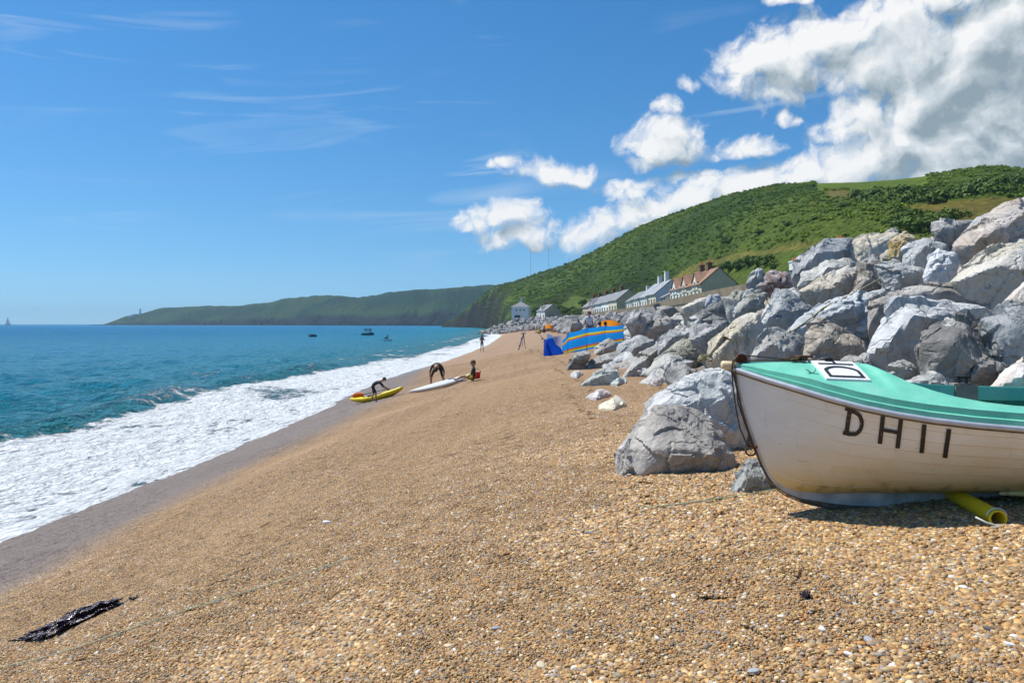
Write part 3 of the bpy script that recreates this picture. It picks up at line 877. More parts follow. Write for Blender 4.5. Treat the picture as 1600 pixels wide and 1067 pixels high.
def rock_mesh(pts, seed, sub=5, rough=1.0, soft=60.0):
    """solid block: convex planes through the given points, edges worn, faces broken by fractal relief"""
    pts = np.array(pts, float); c = pts.mean(0); P = pts - c
    ext = np.abs(P).max(0); size = float(ext.mean())
    pl = hull_planes([tuple(p) for p in P])
    V, Fc = ico(sub)
    d = V * ext; d = d / np.linalg.norm(d, axis=1, keepdims=True)
    den = d @ pl[:, :3].T                                # n x planes
    k = np.maximum(den, 1e-4) / pl[:, 3][None, :]
    inv = (np.clip(k, 0, None) ** soft).sum(1) ** (1.0 / soft)     # soft minimum of the plane distances
    r = 1.0 / np.maximum(inv, 1e-4)
    X = d * r[:, None]
    R = np.random.RandomState(seed); off = R.uniform(-50, 50, 3)
    ax = R.normal(size=3); ax /= np.linalg.norm(ax)
    q = X / size
    qw = q + 0.10 * np.stack([fbm(q * 2.3 + off + k * 9.1, 3) for k in range(3)], 1) * 1.2
    disp = np.zeros(len(q))
    for ncell, amp in ((22, 0.085), (90, 0.030), (420, 0.007)):          # broken faces: every spall is a little plane of its own
        cp = R.normal(size=(ncell, 3)); cp = cp / np.linalg.norm(cp, axis=1, keepdims=True) * ext / size
        best = np.full(len(q), 1e9); idx = np.zeros(len(q), int)
        for c_ in range(ncell):
            dd = ((qw - cp[c_]) ** 2).sum(1); k_ = dd < best; best[k_] = dd[k_]; idx[k_] = c_
        base = R.uniform(-1, 0.35, ncell); tilt = R.normal(size=(ncell, 3)) * 1.1
        disp += amp * (base[idx] + ((q - cp[idx]) * tilt[idx]).sum(1))
    lay = (qw @ ax)
    ter = fbm(np.stack([lay * 6.0, lay * 0, lay * 0 + off[0]], 1), 3)
    crack = np.exp(-(fbm(q * 1.15 + off * 1.7, 3) / 0.016) ** 2)
    disp += 0.05 * fbm(q * 1.25 + off, 2) + 0.04 * ter + 0.030 * fbm(q * 6 + off, 4) - 0.022 * crack
    X = X + d * (disp * size * rough)[:, None]
    return c, X, Fc


ROCKN = [0]
def make_rock(pts, col, label, group=None, seed=1, sub=5, rough=1.0, soft=60.0, name='boulder', cat='boulder'):
    c, X, Fc = rock_mesh(pts, seed, sub, rough, soft)
    o = mesh_obj(name, X, Fc, M_ROCK, smooth=True, loc=tuple(c))
    o.data.set_sharp_from_angle(angle=math.radians(28))
    o.color = (*[min(0.8, k * w_) for k, w_ in zip(col, (1.42, 1.38, 1.26))], 1.0)
    tag(o, label, cat, group)
    return o


SLATE, BLUE, PALE = (0.250, 0.253, 0.250), (0.280, 0.295, 0.305), (0.40, 0.41, 0.41)
TAN, CREAM, BEIGE, OLIVE = (0.33, 0.295, 0.24), (0.47, 0.44, 0.375), (0.345, 0.305, 0.265), (0.275, 0.275, 0.235)
DARK, BROWN, PINK, WARM = (0.160, 0.164, 0.168), (0.215, 0.180, 0.140), (0.46, 0.38, 0.345), (0.285, 0.265, 0.25)

# outline in photo pixels, points of the face that stand out towards us (px, py, share of the size), colour, label
ROCKS = [
 ([(958,703),(965,688),(985,670),(1003,645),(1030,634),(1065,632),(1095,640),(1115,655),(1135,680),(1148,715),(1145,735),(1120,745),(1080,752),(1040,750),(1005,740),(975,722)],
  [(1000,700,.30),(1060,700,.42),(1125,712,.34),(1010,735,.25)], (0.30,0.285,0.275), 'broad grey boulder with a broken ledge sitting on the shingle beside the bow', 6),
 ([(1008,635),(1015,612),(1035,600),(1080,575),(1128,562),(1160,580),(1172,620),(1170,672),(1145,680),(1120,664),(1060,645),(1015,648)],
  [(1060,625,.15),(1130,620,.18)], (0.43,0.45,0.475), 'large pale blue-white boulder tucked behind the bow of the beached boat', 6),
 ([(1136,778),(1148,742),(1165,715),(1180,710),(1205,740),(1208,768),(1165,780)], [(1160,750,.25)], (0.26,0.285,0.295), 'small blue-grey boulder half hidden under the forefoot of the boat', 5),
 ([(881,580),(889,561),(897,549),(912,547),(925,549),(925,556),(911,576),(896,580)], [(900,556,.35),(915,556,.3)], (0.20,0.185,0.165), 'dark flat-faced boulder standing on the shingle in front of the windbreak', 5),
 ([(926,557),(929,541),(938,536),(952,528),(962,535),(961,547),(942,557)], [(945,545,.3)], WARM, 'layered grey boulder leaning close behind the dark flat-faced one', 5),
 ([(910,577),(922,560),(945,552),(975,548),(990,556),(965,572),(940,574),(925,572)], [(945,562,.2)], SLATE, 'low slate slab half buried between the dark boulder and the slope', 5),
 ([(903,602),(922,585),(938,573),(955,571),(972,578),(970,588),(950,596),(925,602),(912,605)], [(940,585,.2)], (0.33,0.355,0.35), 'smooth pale green-grey slab sloping out of the shingle', 5),
 ([(961,547),(965,535),(1000,520),(1022,530),(1023,543),(1010,552),(985,562),(967,572),(965,560)], [(990,545,.3),(1010,535,.25)], BLUE, 'blue-grey boulder with a dark rough underside above the pale slab', 5),
 ([(972,588),(985,568),(1010,546),(1040,525),(1060,520),(1042,546),(1018,563),(1008,578),(990,585)], [(1010,560,.25)], SLATE, 'long slanting slate wedge pointing down the slope', 5),
 ([(1008,582),(1020,562),(1045,543),(1064,530),(1080,528),(1100,543),(1106,548),(1098,562),(1080,576),(1037,587),(1018,588)], [(1050,560,.18)], OLIVE, 'big flat olive-grey slab with one smooth sunlit face', 5),
 ([(1036,592),(1037,570),(1046,555),(1065,556),(1090,562),(1080,577),(1060,590),(1045,594)], [(1055,570,.3)], BLUE, 'blue-grey boulder at the foot of the olive slab', 5),
 ([(1014,602),(1020,592),(1032,592),(1036,600),(1022,606)], [], PINK, 'small pinkish stone lying on the shingle beside the pale boulder', 4),
 ([(1100,566),(1112,540),(1112,525),(1135,508),(1150,495),(1170,486),(1188,487),(1192,512),(1196,545),(1165,566),(1140,570),(1105,570)], [(1148,520,.35),(1125,545,.22),(1180,540,.05)], (0.42,0.385,0.315), 'large tan boulder with a bright sunlit ridge above the bow', 6),
 ([(1078,530),(1090,518),(1110,505),(1125,500),(1142,497),(1136,510),(1116,520),(1114,540),(1110,549),(1095,539)], [(1105,520,.3)], DARK, 'dark blue boulder wedged between the olive slab and the tan boulder', 5),
 ([(1072,507),(1078,495),(1102,484),(1122,491),(1138,497),(1120,504),(1100,509),(1082,519),(1074,514)], [(1090,500,.3)], (0.19,0.205,0.205), 'dark wedge-shaped boulder with a lit upper edge above the olive slab', 5),
 ([(1025,556),(1030,525),(1045,515),(1065,512),(1082,517),(1064,532),(1042,546)], [(1050,528,.25)], BLUE, 'mottled blue boulder between the slanting wedge and the olive slab', 5),
 ([(1000,520),(1020,500),(1045,497),(1060,507),(1035,517),(1005,526)], [(1030,508,.2)], WARM, 'low warm-grey slab above the mottled blue boulder', 5),
 ([(976,499),(990,483),(1003,487),(1022,492),(1020,501),(1000,504),(985,511)], [(1000,492,.25)], SLATE, 'tilted square-edged block with a dark side near the orange tent', 5),
 ([(1060,482),(1085,468),(1107,463),(1106,476),(1085,484),(1070,490)], [(1085,474,.2)], CREAM, 'cream flat-topped slab below the sea wall', 5),
 ([(1100,478),(1105,463),(1122,459),(1132,466),(1118,474)], [], (0.25,0.29,0.36), 'vivid blue-grey stone beside the cream slab', 4),
 ([(1102,485),(1106,476),(1128,467),(1137,472),(1135,484),(1138,496),(1120,491)], [(1120,480,.3)], DARK, 'dark weathered boulder under the vivid blue-grey stone', 5),
 ([(1126,464),(1150,451),(1167,455),(1162,476),(1152,492),(1137,482)], [(1148,468,.25)], OLIVE, 'green-grey boulder with a flat face above the dark weathered one', 5),
 ([(1146,492),(1152,470),(1165,455),(1185,451),(1203,455),(1192,476),(1188,489),(1170,490)], [(1172,470,.3)], (0.255,0.265,0.25), 'angular grey boulder next to the green-grey flat-faced boulder', 5),
 ([(1183,512),(1190,490),(1200,475),(1212,450),(1230,446),(1245,460),(1250,474),(1278,481),(1264,490),(1244,499),(1242,514),(1222,520),(1200,515)], [(1212,485,.36),(1240,482,.2)], (0.30,0.325,0.345), 'tall blue-grey boulder with a pale left flank and dark hollow', 6),
 ([(1171,452),(1180,440),(1195,424),(1207,417),(1230,424),(1240,440),(1243,450),(1200,453)], [(1215,438,.25)], (0.16,0.10,0.095), 'maroon-brown boulder with a grey-green weathered top', 5),
 ([(1164,443),(1172,428),(1185,417),(1194,420),(1191,434),(1186,443),(1170,446)], [(1180,430,.25)], BLUE, 'small pointed blue-grey boulder on the skyline beside the maroon one', 5),
 ([(1230,440),(1236,412),(1262,395),(1275,380),(1287,371),(1302,375),(1316,379),(1332,372),(1335,408),(1310,411),(1280,416),(1255,428)], [(1280,395,.3),(1320,392,.2)], (0.175,0.190,0.215), 'tall dark blue crest boulder rising to a point against the hillside', 6),
 ([(1240,450),(1250,425),(1290,408),(1328,402),(1340,411),(1305,430),(1287,442),(1262,449)], [(1290,422,.22)], (0.38,0.385,0.37), 'pale grey slab sloping up below the dark crest boulder', 5),
 ([(1245,453),(1285,434),(1300,420),(1328,410),(1342,420),(1341,456),(1320,473),(1290,481),(1277,473),(1262,461)], [(1310,440,.35),(1285,455,.2)], (0.36,0.33,0.285), 'ribbed tan boulder with deep vertical grooves', 6),
 ([(1335,422),(1340,408),(1364,411),(1378,430),(1386,452),(1342,462),(1330,467)], [(1355,435,.25)], BROWN, 'brown shadowed boulder beside the ribbed tan boulder', 5),
 ([(1224,523),(1242,498),(1290,475),(1340,455),(1382,450),(1366,470),(1362,512),(1352,524),(1310,508),(1260,505)], [(1320,482,.3),(1350,490,.12)], (0.36,0.39,0.43), 'long white-blue boulder with a frayed rope lying over it', 6),
 ([(1250,558),(1252,520),(1258,505),(1280,499),(1310,502),(1335,515),(1354,535),(1357,550),(1340,558),(1290,563)], [(1290,525,.25),(1335,540,.18)], (0.335,0.295,0.255), 'smooth beige boulder with a white vein directly behind the foredeck', 6),
 ([(1168,560),(1175,535),(1192,515),(1215,512),(1235,521),(1253,527),(1253,560),(1220,564)], [(1205,535,.3)], (0.30,0.30,0.30), 'speckled grey boulder behind the bow ropes', 6),
 ([(1222,523),(1240,507),(1260,504),(1253,526),(1240,532)], [], PALE, 'small white stone between the speckled and beige boulders', 4),
 ([(1328,374),(1345,369),(1370,367),(1390,361),(1408,362),(1405,382),(1388,405),(1360,411),(1340,411),(1335,396)], [(1365,385,.2)], (0.47,0.43,0.36), 'white and yellow streaked boulder on the crest of the rocks', 6),
 ([(1384,378),(1400,365),(1415,361),(1431,367),(1431,380),(1412,386),(1403,403),(1388,406)], [(1408,375,.2)], (0.40,0.29,0.11), 'golden lichen-covered boulder at the crest', 5),
 ([(1376,372),(1384,361),(1394,355),(1406,358),(1407,372)], [], WARM, 'small pointed grey stone poking up behind the golden boulder', 4),
 ([(1402,415),(1405,385),(1430,374),(1455,371),(1482,380),(1488,394),(1453,412),(1443,428),(1420,434)], [(1430,395,.25)], (0.29,0.315,0.335), 'slanting light blue boulder beside the golden one', 6),
 ([(1362,415),(1400,405),(1443,420),(1442,442),(1400,453),(1382,451),(1375,432)], [(1405,430,.25)], BLUE, 'rough blue-grey boulder below the slanting light blue one', 5),
 ([(1440,442),(1442,420),(1450,402),(1465,391),(1495,392),(1505,405),(1488,430),(1476,444),(1455,445)], [(1465,412,.3),(1490,410,.2)], (0.44,0.47,0.53), 'bright blue-white blocky boulder with one dark side', 6),
 ([(1453,362),(1455,347),(1475,342),(1522,343),(1505,362),(1482,371),(1462,375)], [(1475,356,.25)], (0.28,0.28,0.28), 'square-cut grey boulder on the skyline under the ochre field', 5),
 ([(1480,388),(1490,372),(1525,342),(1545,325),(1580,313),(1600,306),(1645,303),(1670,350),(1605,382),(1560,388),(1537,404),(1508,411),(1500,398)], [(1545,365,.28),(1515,385,.18)], (0.36,0.31,0.28), 'huge rough pinkish-brown boulder topping the rocks', 6),
 ([(1476,442),(1500,415),(1530,394),(1560,379),(1600,375),(1665,385),(1665,452),(1577,466),(1540,454),(1500,446)], [(1560,415,.25),(1520,430,.15)], (0.43,0.41,0.355), 'huge smooth cream boulder with a broad sunlit face', 6),
 ([(1393,458),(1405,447),(1450,441),(1525,437),(1543,450),(1550,470),(1553,484),(1520,478),(1490,468),(1450,463),(1400,465)], [(1480,450,.2)], (0.225,0.200,0.175), 'long brown-grey slab with a shadowed front lying below the cream boulder', 6),
 ([(1352,518),(1353,485),(1358,467),(1395,457),(1440,456),(1395,470),(1374,494)], [(1375,475,.15)], WARM, 'smooth warm-grey boulder squeezed beside the big white-faced one', 5),
 ([(1352,550),(1362,520),(1380,480),(1392,461),(1440,458),(1495,465),(1553,482),(1537,493),(1480,500),(1450,510),(1435,535),(1438,565),(1400,565),(1365,555)], [(1425,492,.42),(1390,530,.2),(1470,485,.2)], (0.42,0.44,0.475), 'big white-faced boulder with a sharp edge and dark right side', 6),
 ([(1426,532),(1434,512),(1470,494),(1505,486),(1527,491),(1543,505),(1564,560),(1577,592),(1560,604),(1480,606),(1450,595),(1438,572),(1430,552)], [(1490,530,.38),(1520,560,.3)], (0.185,0.180,0.180), 'great dark rounded boulder looming over the gunwale', 6),
 ([(1528,497),(1560,477),(1590,468),(1650,474),(1650,565),(1577,582),(1552,545)], [(1585,510,.25)], (0.175,0.195,0.225), 'dark blue-black rough boulder behind the great rounded one', 6),
 ([(1536,610),(1570,580),(1600,562),(1665,558),(1665,632),(1560,632)], [(1600,590,.2)], (0.44,0.40,0.385), 'pale pinkish-white boulder just above the far gunwale', 5),
 ([(1385,603),(1430,582),(1470,577),(1498,590),(1490,612),(1420,612)], [(1450,590,.2)], (0.35,0.355,0.365), 'low pale slab just behind the cockpit opening', 5),
 ([(1376,585),(1385,565),(1410,559),(1427,568),(1436,578),(1412,588),(1395,592)], [(1395,575,.3)], SLATE, 'small faceted slate stone behind the foredeck hatch', 5),
 ([(1295,575),(1325,551),(1360,547),(1392,557),(1385,580),(1350,585),(1300,585)], [(1340,565,.2)], (0.29,0.285,0.275), 'low rounded grey stone right behind the foredeck', 5),
 ([(1560,478),(1570,468),(1600,444),(1650,438),(1650,476),(1600,476)], [], (0.46,0.41,0.375), 'pinkish-white wedge below the huge cream boulder', 5),
]


def hero_rocks():
    for n, (out, front, col, label, sub) in enumerate(ROCKS):
        xs = [p[0] for p in out]; ys = [p[1] for p in out]
        cx, cy = sum(xs) / len(xs), sum(ys) / len(ys)
        yb = max(ys)
        d = ray_hit(cx, cy * 0.35 + yb * 0.65, 0.45)
        if d is None or d > 46: d = {True: 36.0}.get(cx > 1420, 40.0) if cy < 420 else 44.0
        if 3 <= n <= 11: d = ray_hit(cx, yb - 2, 0.0)
        if n == 0: d = 6.75
        if n == 1: d = 7.7
        if n == 2: d = 5.85
        size = 0.5 * ((max(xs) - min(xs)) + (max(ys) - min(ys))) / 2 * d / F
        pts = []
        for (x, y) in out:                                 # the widest section, leaning back with the slope
            lean = (yb - y) / F * d * 0.55
            pts.append(W(x, y, d + lean))
        for (x, y) in out:                                 # the back of the block
            qx, qy = cx + (x - cx) * 0.72, cy + (y - cy) * 0.72
            lean = (yb - qy) / F * d * 0.55
            pts.append(W(qx, qy, d + lean + size * 0.95))
        for (x, y) in out[::2]:                            # shoulder in front
            qx, qy = cx + (x - cx) * 0.80, cy + (y - cy) * 0.80
            lean = (yb - qy) / F * d * 0.55
            pts.append(W(qx, qy, d + lean - size * 0.26))
        for (x, y, k) in front:
            lean = (yb - y) / F * d * 0.55
            pts.append(W(x, y, d + lean - size * (0.25 + 1.5 * k)))
        for (x, y) in out:
            if n <= 12 and y > yb - 0.3 * (yb - min(ys)): pts.append(W(x, y, d) - Vector((0, 0, 0.3)))
        if n > 12:                                         # stacked blocks reach down to the bed behind the ones in front
            for (x, y) in out:
                if y > cy + 0.35 * (yb - cy):
                    p = W(cx + (x - cx) * 0.7, y, d + size * 0.3); g = gz(p.x, p.y) - 0.1
                    if g < p.z: pts.append(Vector((p.x, p.y, max(g, p.z - 0.9))))
        make_rock(pts, col, label, seed=n * 7 + 3, sub=6 if n in (0, 1, 12, 31, 46, 47, 42) else (5 if sub == 6 or d < 22 else 4), rough=1.0 if n != 9 else 0.6)
        HERO.append((cx, cy, d, pts))


HERO = []
hero_rocks()

# two flat stones sunk in the shingle below the slope
for out, col, label in (([(914, 619), (930, 611), (950, 608), (955, 615), (932, 622)], (0.46, 0.42, 0.44), 'flat lilac-white stone sunk in the shingle'),
                        ([(931, 636), (950, 625), (968, 618), (978, 630), (960, 637)], (0.56, 0.52, 0.42), 'cream triangular stone sunk in the shingle'),
                        ([(953, 599), (958, 592), (975, 588), (983, 592), (966, 600)], (0.33, 0.37, 0.37), 'small green-blue stone at the foot of the pale slab'),
                        ([(889, 586), (896, 580), (912, 582), (902, 589)], (0.37, 0.39, 0.41), 'flat blue stone lying below the dark flat-faced boulder')):
    cx = sum(p[0] for p in out) / len(out); cy = sum(p[1] for p in out) / len(out)
    d = ray_hit(cx, cy, 0.1)
    pts = []
    for x, y in out:
        e = ray_hit(x, y, 0.06); p = W(x, y, e); pts += [p, p - Vector((0, 0, 0.25))]
    pts.append(W(cx, cy, d) + Vector((0, 0, 0.08)))
    make_rock(pts, col, label, seed=int(cx), sub=4, name='beach_stone', cat='stone')


def scatter_rocks():
    """the rest of the armour: blocks of the same stone along the slope"""
    R = random.Random(21)
    protos = []
    for k in range(9):
        pts = []
        for q in range(15):
            v = Vector((R.gauss(0, 1), R.gauss(0, 1), R.gauss(0, 1))).normalized()
            pts.append((v.x * R.uniform(0.85, 1.25), v.y * R.uniform(0.75, 1.05), v.z * R.uniform(0.6, 0.85)))
        c, X, Fc = rock_mesh(pts, 900 + k, 4)
        me = bpy.data.meshes.new('boulder'); me.from_pydata(X.tolist(), [], Fc)
        me.polygons.foreach_set('use_smooth', np.ones(len(me.polygons), bool)); me.materials.append(M_ROCK); me.set_sharp_from_angle(angle=math.radians(28))
        protos.append(me)
    cols = [SLATE, BLUE, PALE, TAN, BEIGE, OLIVE, DARK, WARM, (0.33, 0.345, 0.36), (0.30, 0.31, 0.32)]
    words = {0: 'slate grey', 1: 'blue-grey', 2: 'pale grey', 3: 'tan', 4: 'beige', 5: 'olive grey', 6: 'dark grey', 7: 'warm grey', 8: 'light slate', 9: 'mid grey'}
    spots = []
    # filler among the traced blocks, sunk low so that it only closes the gaps
    y = 6.6
    while y < 44:
        t = float(Xt(y)); x = t + 0.9
        while x < t + 17:
            spots.append((x + R.uniform(-.4, .4), y + R.uniform(-.4, .4), R.uniform(0.55, 0.95), 'fill'))
            x += 2.0
        y += 2.2
    y = 7.2                                               # blocks that carry the slope on beyond the boat
    while y < 27:
        x = 0.70 * y + 1.2
        while x < min(1.5 * y, 17.5):
            spots.append((x + R.uniform(-.4, .4), y + R.uniform(-.4, .4), R.uniform(1.0, 1.5), 'side')); x += 2.5
        y += 2.6
    y = 45.0
    while y < 96:
        t = float(Xt(y)); top = (float(crest(y)) - float(beach_z(t, y))) / float(bed_slope(y)); sz = 1.0 + (y - 45) / 160.0
        x = t - 0.3
        while x < t + top + 1.0:
            spots.append((x + R.uniform(-.5, .5) * sz, y + R.uniform(-.6, .6) * sz, R.uniform(0.55, 0.95) * sz, 'mid'))
            x += 1.75 * sz
        y += 2.1 * sz
    for (x, y, r, zone) in spots:
        if zone == 'side': z = gz(x, y) + 0.10 * r
        elif zone == 'fill':
            z = gz(x, y) - 0.12 * r
            if any(abs(x - p[3][0][0]) < 0 for p in HERO): continue
            if y < 7.6 and x < 3.2: continue
            pxl = CX + x / y * F
            if pxl > 1720: continue
        else:
            z = gz(x, y) + 0.12 * r
        k = R.randrange(len(cols))
        o = link(bpy.data.objects.new('boulder', protos[R.randrange(len(protos))]))
        o.location = (x, y, z); o.scale = (r * R.uniform(.85, 1.25), r * R.uniform(.85, 1.25), r * R.uniform(.8, 1.1))
        o.rotation_euler = (R.uniform(-.5, .5), R.uniform(-.5, .5), R.uniform(0, 6.28))
        j = R.uniform(0.85, 1.15); o.color = (*[c_ * j * w_ for c_, w_ in zip(cols[k], (1.38, 1.34, 1.23))], 1)
        if zone == 'fill': tag(o, words[k] + ' block filling a gap deep between the large boulders', 'boulder', words[k] + ' gap-filling armour blocks')
        elif zone == 'side': tag(o, words[k] + ' boulder on the slope inland of the boat stern', 'boulder', words[k] + ' boulders inland of the stern')
        elif zone == 'mid': tag(o, words[k] + ' boulder on the armour slope behind the windbreak', 'boulder', words[k] + ' boulders behind the windbreak')
        else: tag(o, words[k] + ' boulder at the distant foot of the sea wall', 'boulder', words[k] + ' boulders below the sea wall')
    return protos


ROCK_PROTOS = scatter_rocks()


def far_heap():
    """the heap of armour stone at the far end of the beach, too many and too small to count"""
    R = np.random.RandomState(4); V, Fc = ico(1); Fc = np.array(Fc); allv, allf, n = [], [], 0
    y = 97.0
    while y < 345:
        t = float(Xt(y)); st = 2.3
        top = (float(wall_x(y)) - t) if y < 250 else 18.0 + (y - 250) * 0.16
        for x in np.arange(t - 0.5, t + top, st):
            for rep in range(1):
                cx, cy = x + R.uniform(-1, 1), y + R.uniform(-1, 1)
                z = max(gz(cx, cy), 0) + (0.35 if R.rand() < .7 else 0.9)
                if y > 250: z = max(z, float(np.interp(cx - t, [0, 6, 14, 24], [0.4, 2.6, 5.4, 6.2])) + R.uniform(-.3, .5))
                s = R.uniform(0.6, 1.35, 3)
                q = V * (1 + 0.32 * R.uniform(-1, 1, (len(V), 1)))
                Q, _ = np.linalg.qr(R.normal(size=(3, 3)))
                q = (q * s) @ Q.T + [cx, cy, z]
                allv.append(q); allf.append(Fc + n); n += len(q)
        y += 2.6
    o = mesh_obj('rock_heap', np.concatenate(allv), np.concatenate(allf), M_HEAP)
    tag(o, 'far heap of grey armour stones below the white house', 'rocks', kind='stuff')


m, T, b = new_mat('heap_stone')
p_ = T.pos(); n_ = T.noise(p_, 0.6, 3.0, 0.6); f_ = T.noise(p_, 3.0, 4.0, 0.7)
T.set(b.inputs['Base Color'], T.mix(T.rng(f_, 0.4, 0.65, 0, .5), T.ramp(n_, [(0.3, (0.14, 0.14, 0.145)), (0.45, (0.25, 0.245, 0.24)), (0.55, (0.36, 0.345, 0.32)), (0.7, (0.45, 0.42, 0.38))]), (0.17, 0.16, 0.155)))
b.inputs['Roughness'].default_value = 0.85; T.set(b.inputs['Normal'], T.bump(f_, 0.8, 0.3))
M_HEAP = m
far_heap()
# ------------------------------------------------------------------ the beached boat
BX, BY, BZ = 1.435, 5.2, 2.978          # bow end of the keel line; the boat lies along +X
LEN = 4.35


def bi(x, tab):
    return np.interp(x, [a for a, _ in tab], [b_ for _, b_ in tab])


T_BEAM = [(0, 0.012), (0.05, 0.055), (0.12, 0.115), (0.2, 0.178), (0.33, 0.272), (0.48, 0.365), (0.65, 0.45), (0.82, 0.51), (1.0, 0.562), (1.22, 0.612), (1.475, 0.65), (1.8, 0.685), (2.2, 0.70), (2.7, 0.695), (3.2, 0.665), (3.8, 0.61), (LEN, 0.54)]
T_SHEER = [(0, 0.935), (0.16, 0.876), (0.33, 0.822), (0.48, 0.774), (0.65, 0.728), (0.82, 0.694), (1.0, 0.667), (1.22, 0.644), (1.475, 0.625), (1.8, 0.609), (2.2, 0.60), (2.7, 0.605), (3.2, 0.62), (3.8, 0.648), (LEN, 0.68)]
T_STEM = [(0, 0.933), (0.03, 0.80), (0.063, 0.663), (0.103, 0.53), (0.146, 0.413), (0.186, 0.31), (0.229, 0.226), (0.275, 0.168), (0.333, 0.122), (0.42, 0.082), (0.52, 0.056), (0.64, 0.030), (0.78, 0.010), (1.0, 0.0), (LEN, 0.0)]


def b_beam(x): return bi(x, T_BEAM)
def b_sheer(x): return bi(x, T_SHEER)
def b_stem(x): return bi(x, T_STEM)
def b_rabbet(x):                         # where planking meets the keel
    k = b_stem(x); return k + np.minimum(bi(x, [(0, 0.0), (0.2, 0.01), (0.4, 0.05), (0.8, 0.125), (1.4, 0.150), (LEN, 0.135)]), (b_sheer(x) - k) * 0.3)


def hull_y(x, z):
    """half breadth of the planking at station x, height z"""
    r, s = b_rabbet(x), b_sheer(x)
    v = np.clip((z - r) / np.maximum(s - r, 1e-4), 0, 1)
    g = bi(x, [(0, 1.0), (0.2, 0.92), (0.45, 0.72), (0.8, 0.52), (1.3, 0.40), (2.2, 0.34), (LEN, 0.36)])
    flare = bi(x, [(0, 0), (0.3, 0.16), (0.8, 0.08), (1.6, 0.0), (LEN, 0)])
    return 0.020 + (b_beam(x) - 0.020) * (v ** g) * (1 - flare * np.sin(np.pi * np.clip(v, 0, 1)) * 0.6)


def gelcoat():
    m, T, b = new_mat('cream_gelcoat')
    p = T.objc(); x, y, z = T.sep(p)
    n = T.noise(T.vmath('MULTIPLY', p, (1.0, 1.0, 2.2)), 3.2, 5.0, 0.62); run = T.noise(T.vmath('MULTIPLY', p, (16.0, 16.0, 1.4)), 1.0, 4.0, 0.6)
    c = T.mix(T.rng(n, 0.35, 0.65), (0.785, 0.785, 0.735), (0.855, 0.855, 0.815))
    # old tide-line stain spreading up from the bilge
    lvl = T.math('ADD', z, T.math('MULTIPLY', T.math('SUBTRACT', n, 0.5), 0.22))
    lvl = T.math('SUBTRACT', lvl, T.rng(x, 0.1, 1.2, 0.0, 0.06))
    c = T.mix(T.rng(lvl, 0.12, 0.52, 0.95, 0.0), c, (0.74, 0.52, 0.17))
    c = T.mix(T.math('MULTIPLY', T.rng(lvl, 0.13, 0.22, 1.0, 0.0, True), T.rng(run, 0.50, 0.68, 0.0, 0.8)), c, (0.27, 0.19, 0.07))
    c = T.mix(T.math('MULTIPLY', T.rng(run, 0.58, 0.72), 0.22), c, (0.42, 0.33, 0.2))
    sc = T.noise(T.vmath('MULTIPLY', p, (3.0, 3.0, 26.0)), 2.0, 4.0, 0.6)
    c = T.mix(T.math('MULTIPLY', T.rng(sc, 0.66, 0.72), 0.45), c, (0.36, 0.33, 0.29))
    T.set(b.inputs['Base Color'], c); T.set(b.inputs['Roughness'], T.rng(n, 0.3, 0.7, 0.30, 0.5)); b.inputs['Specular IOR Level'].default_value = 0.5
    T.set(b.inputs['Normal'], T.bump(T.noise(p, 7.0, 4.0), 0.12, 0.01))
    return m


def teal_paint():
    m, T, b = new_mat('turquoise_deck_paint')
    p = T.objc(); n = T.noise(p, 5.0, 5.0, 0.65); f = T.noise(p, 60.0, 4.0, 0.7)
    c = T.mix(T.rng(n, 0.35, 0.68), (0.140, 0.520, 0.375), (0.225, 0.640, 0.470))
    c = T.mix(T.rng(f, 0.60, 0.74, 0.0, 0.45), c, (0.06, 0.10, 0.08))
    c = T.mix(T.math('MULTIPLY', T.rng(T.noise(p, 2.3, 6.0, 0.7), 0.55, 0.75), 0.35), c, (0.42, 0.55, 0.46))
    T.set(b.inputs['Base Color'], c); b.inputs['Roughness'].default_value = 0.42
    T.set(b.inputs['Normal'], T.bump(f, 0.15, 0.004))
    return m


def lap_material():
    m, T, b = new_mat('stained_lap')
    p = T.objc(); x, y, z = T.sep(p); n = T.noise(T.vmath('MULTIPLY', p, (3.0, 3.0, 1.0)), 1.6, 4.0, 0.6)
    k = T.math('MULTIPLY', T.rng(x, 0.15, 1.0, 0.0, 1.0), T.rng(n, 0.32, 0.60, 0.25, 1.0))
    T.set(b.inputs['Base Color'], T.mix(k, (0.785, 0.785, 0.735), (0.60, 0.47, 0.26))); b.inputs['Roughness'].default_value = 0.6
    return m


M_GEL, M_TEAL, M_LAP = gelcoat(), teal_paint(), lap_material()
M_TEALD = simple('worn_green_lining', (0.035, 0.190, 0.125), 0.55, var=0.4, nscale=14)
M_KEEL = simple('grey_keel_paint', (0.52, 0.50, 0.46), 0.7, var=0.3, nscale=9, bump=0.3)
M_BAND = simple('corroded_keel_band', (0.13, 0.10, 0.07), 0.65, var=0.4, nscale=20, bump=0.4)
M_RAIL = simple('aluminium_rail', (0.50, 0.52, 0.56), 0.38, 0.5, var=0.15, nscale=10, metal=0.25)
M_INK, T, b = new_mat('worn_black_lettering')
T.set(b.inputs['Base Color'], T.mix(T.rng(T.noise(T.objc(), 60.0, 5.0, 0.75), 0.63, 0.69), (0.020, 0.019, 0.020), (0.55, 0.53, 0.48))); b.inputs['Roughness'].default_value = 0.55
M_WHITE = simple('white_panel', (0.78, 0.79, 0.79), 0.4, var=0.06, nscale=7)
M_RUST = simple('rusted_iron', (0.110, 0.038, 0.018), 0.85, 0.2, var=0.5, nscale=30, bump=0.6)
M_NYLON = simple('cream_nylon', (0.66, 0.56, 0.34), 0.5, var=0.1)
M_ROPE = simple('brown_cord', (0.10, 0.075, 0.050), 0.9, 0.1, var=0.4, nscale=60, bump=0.6)
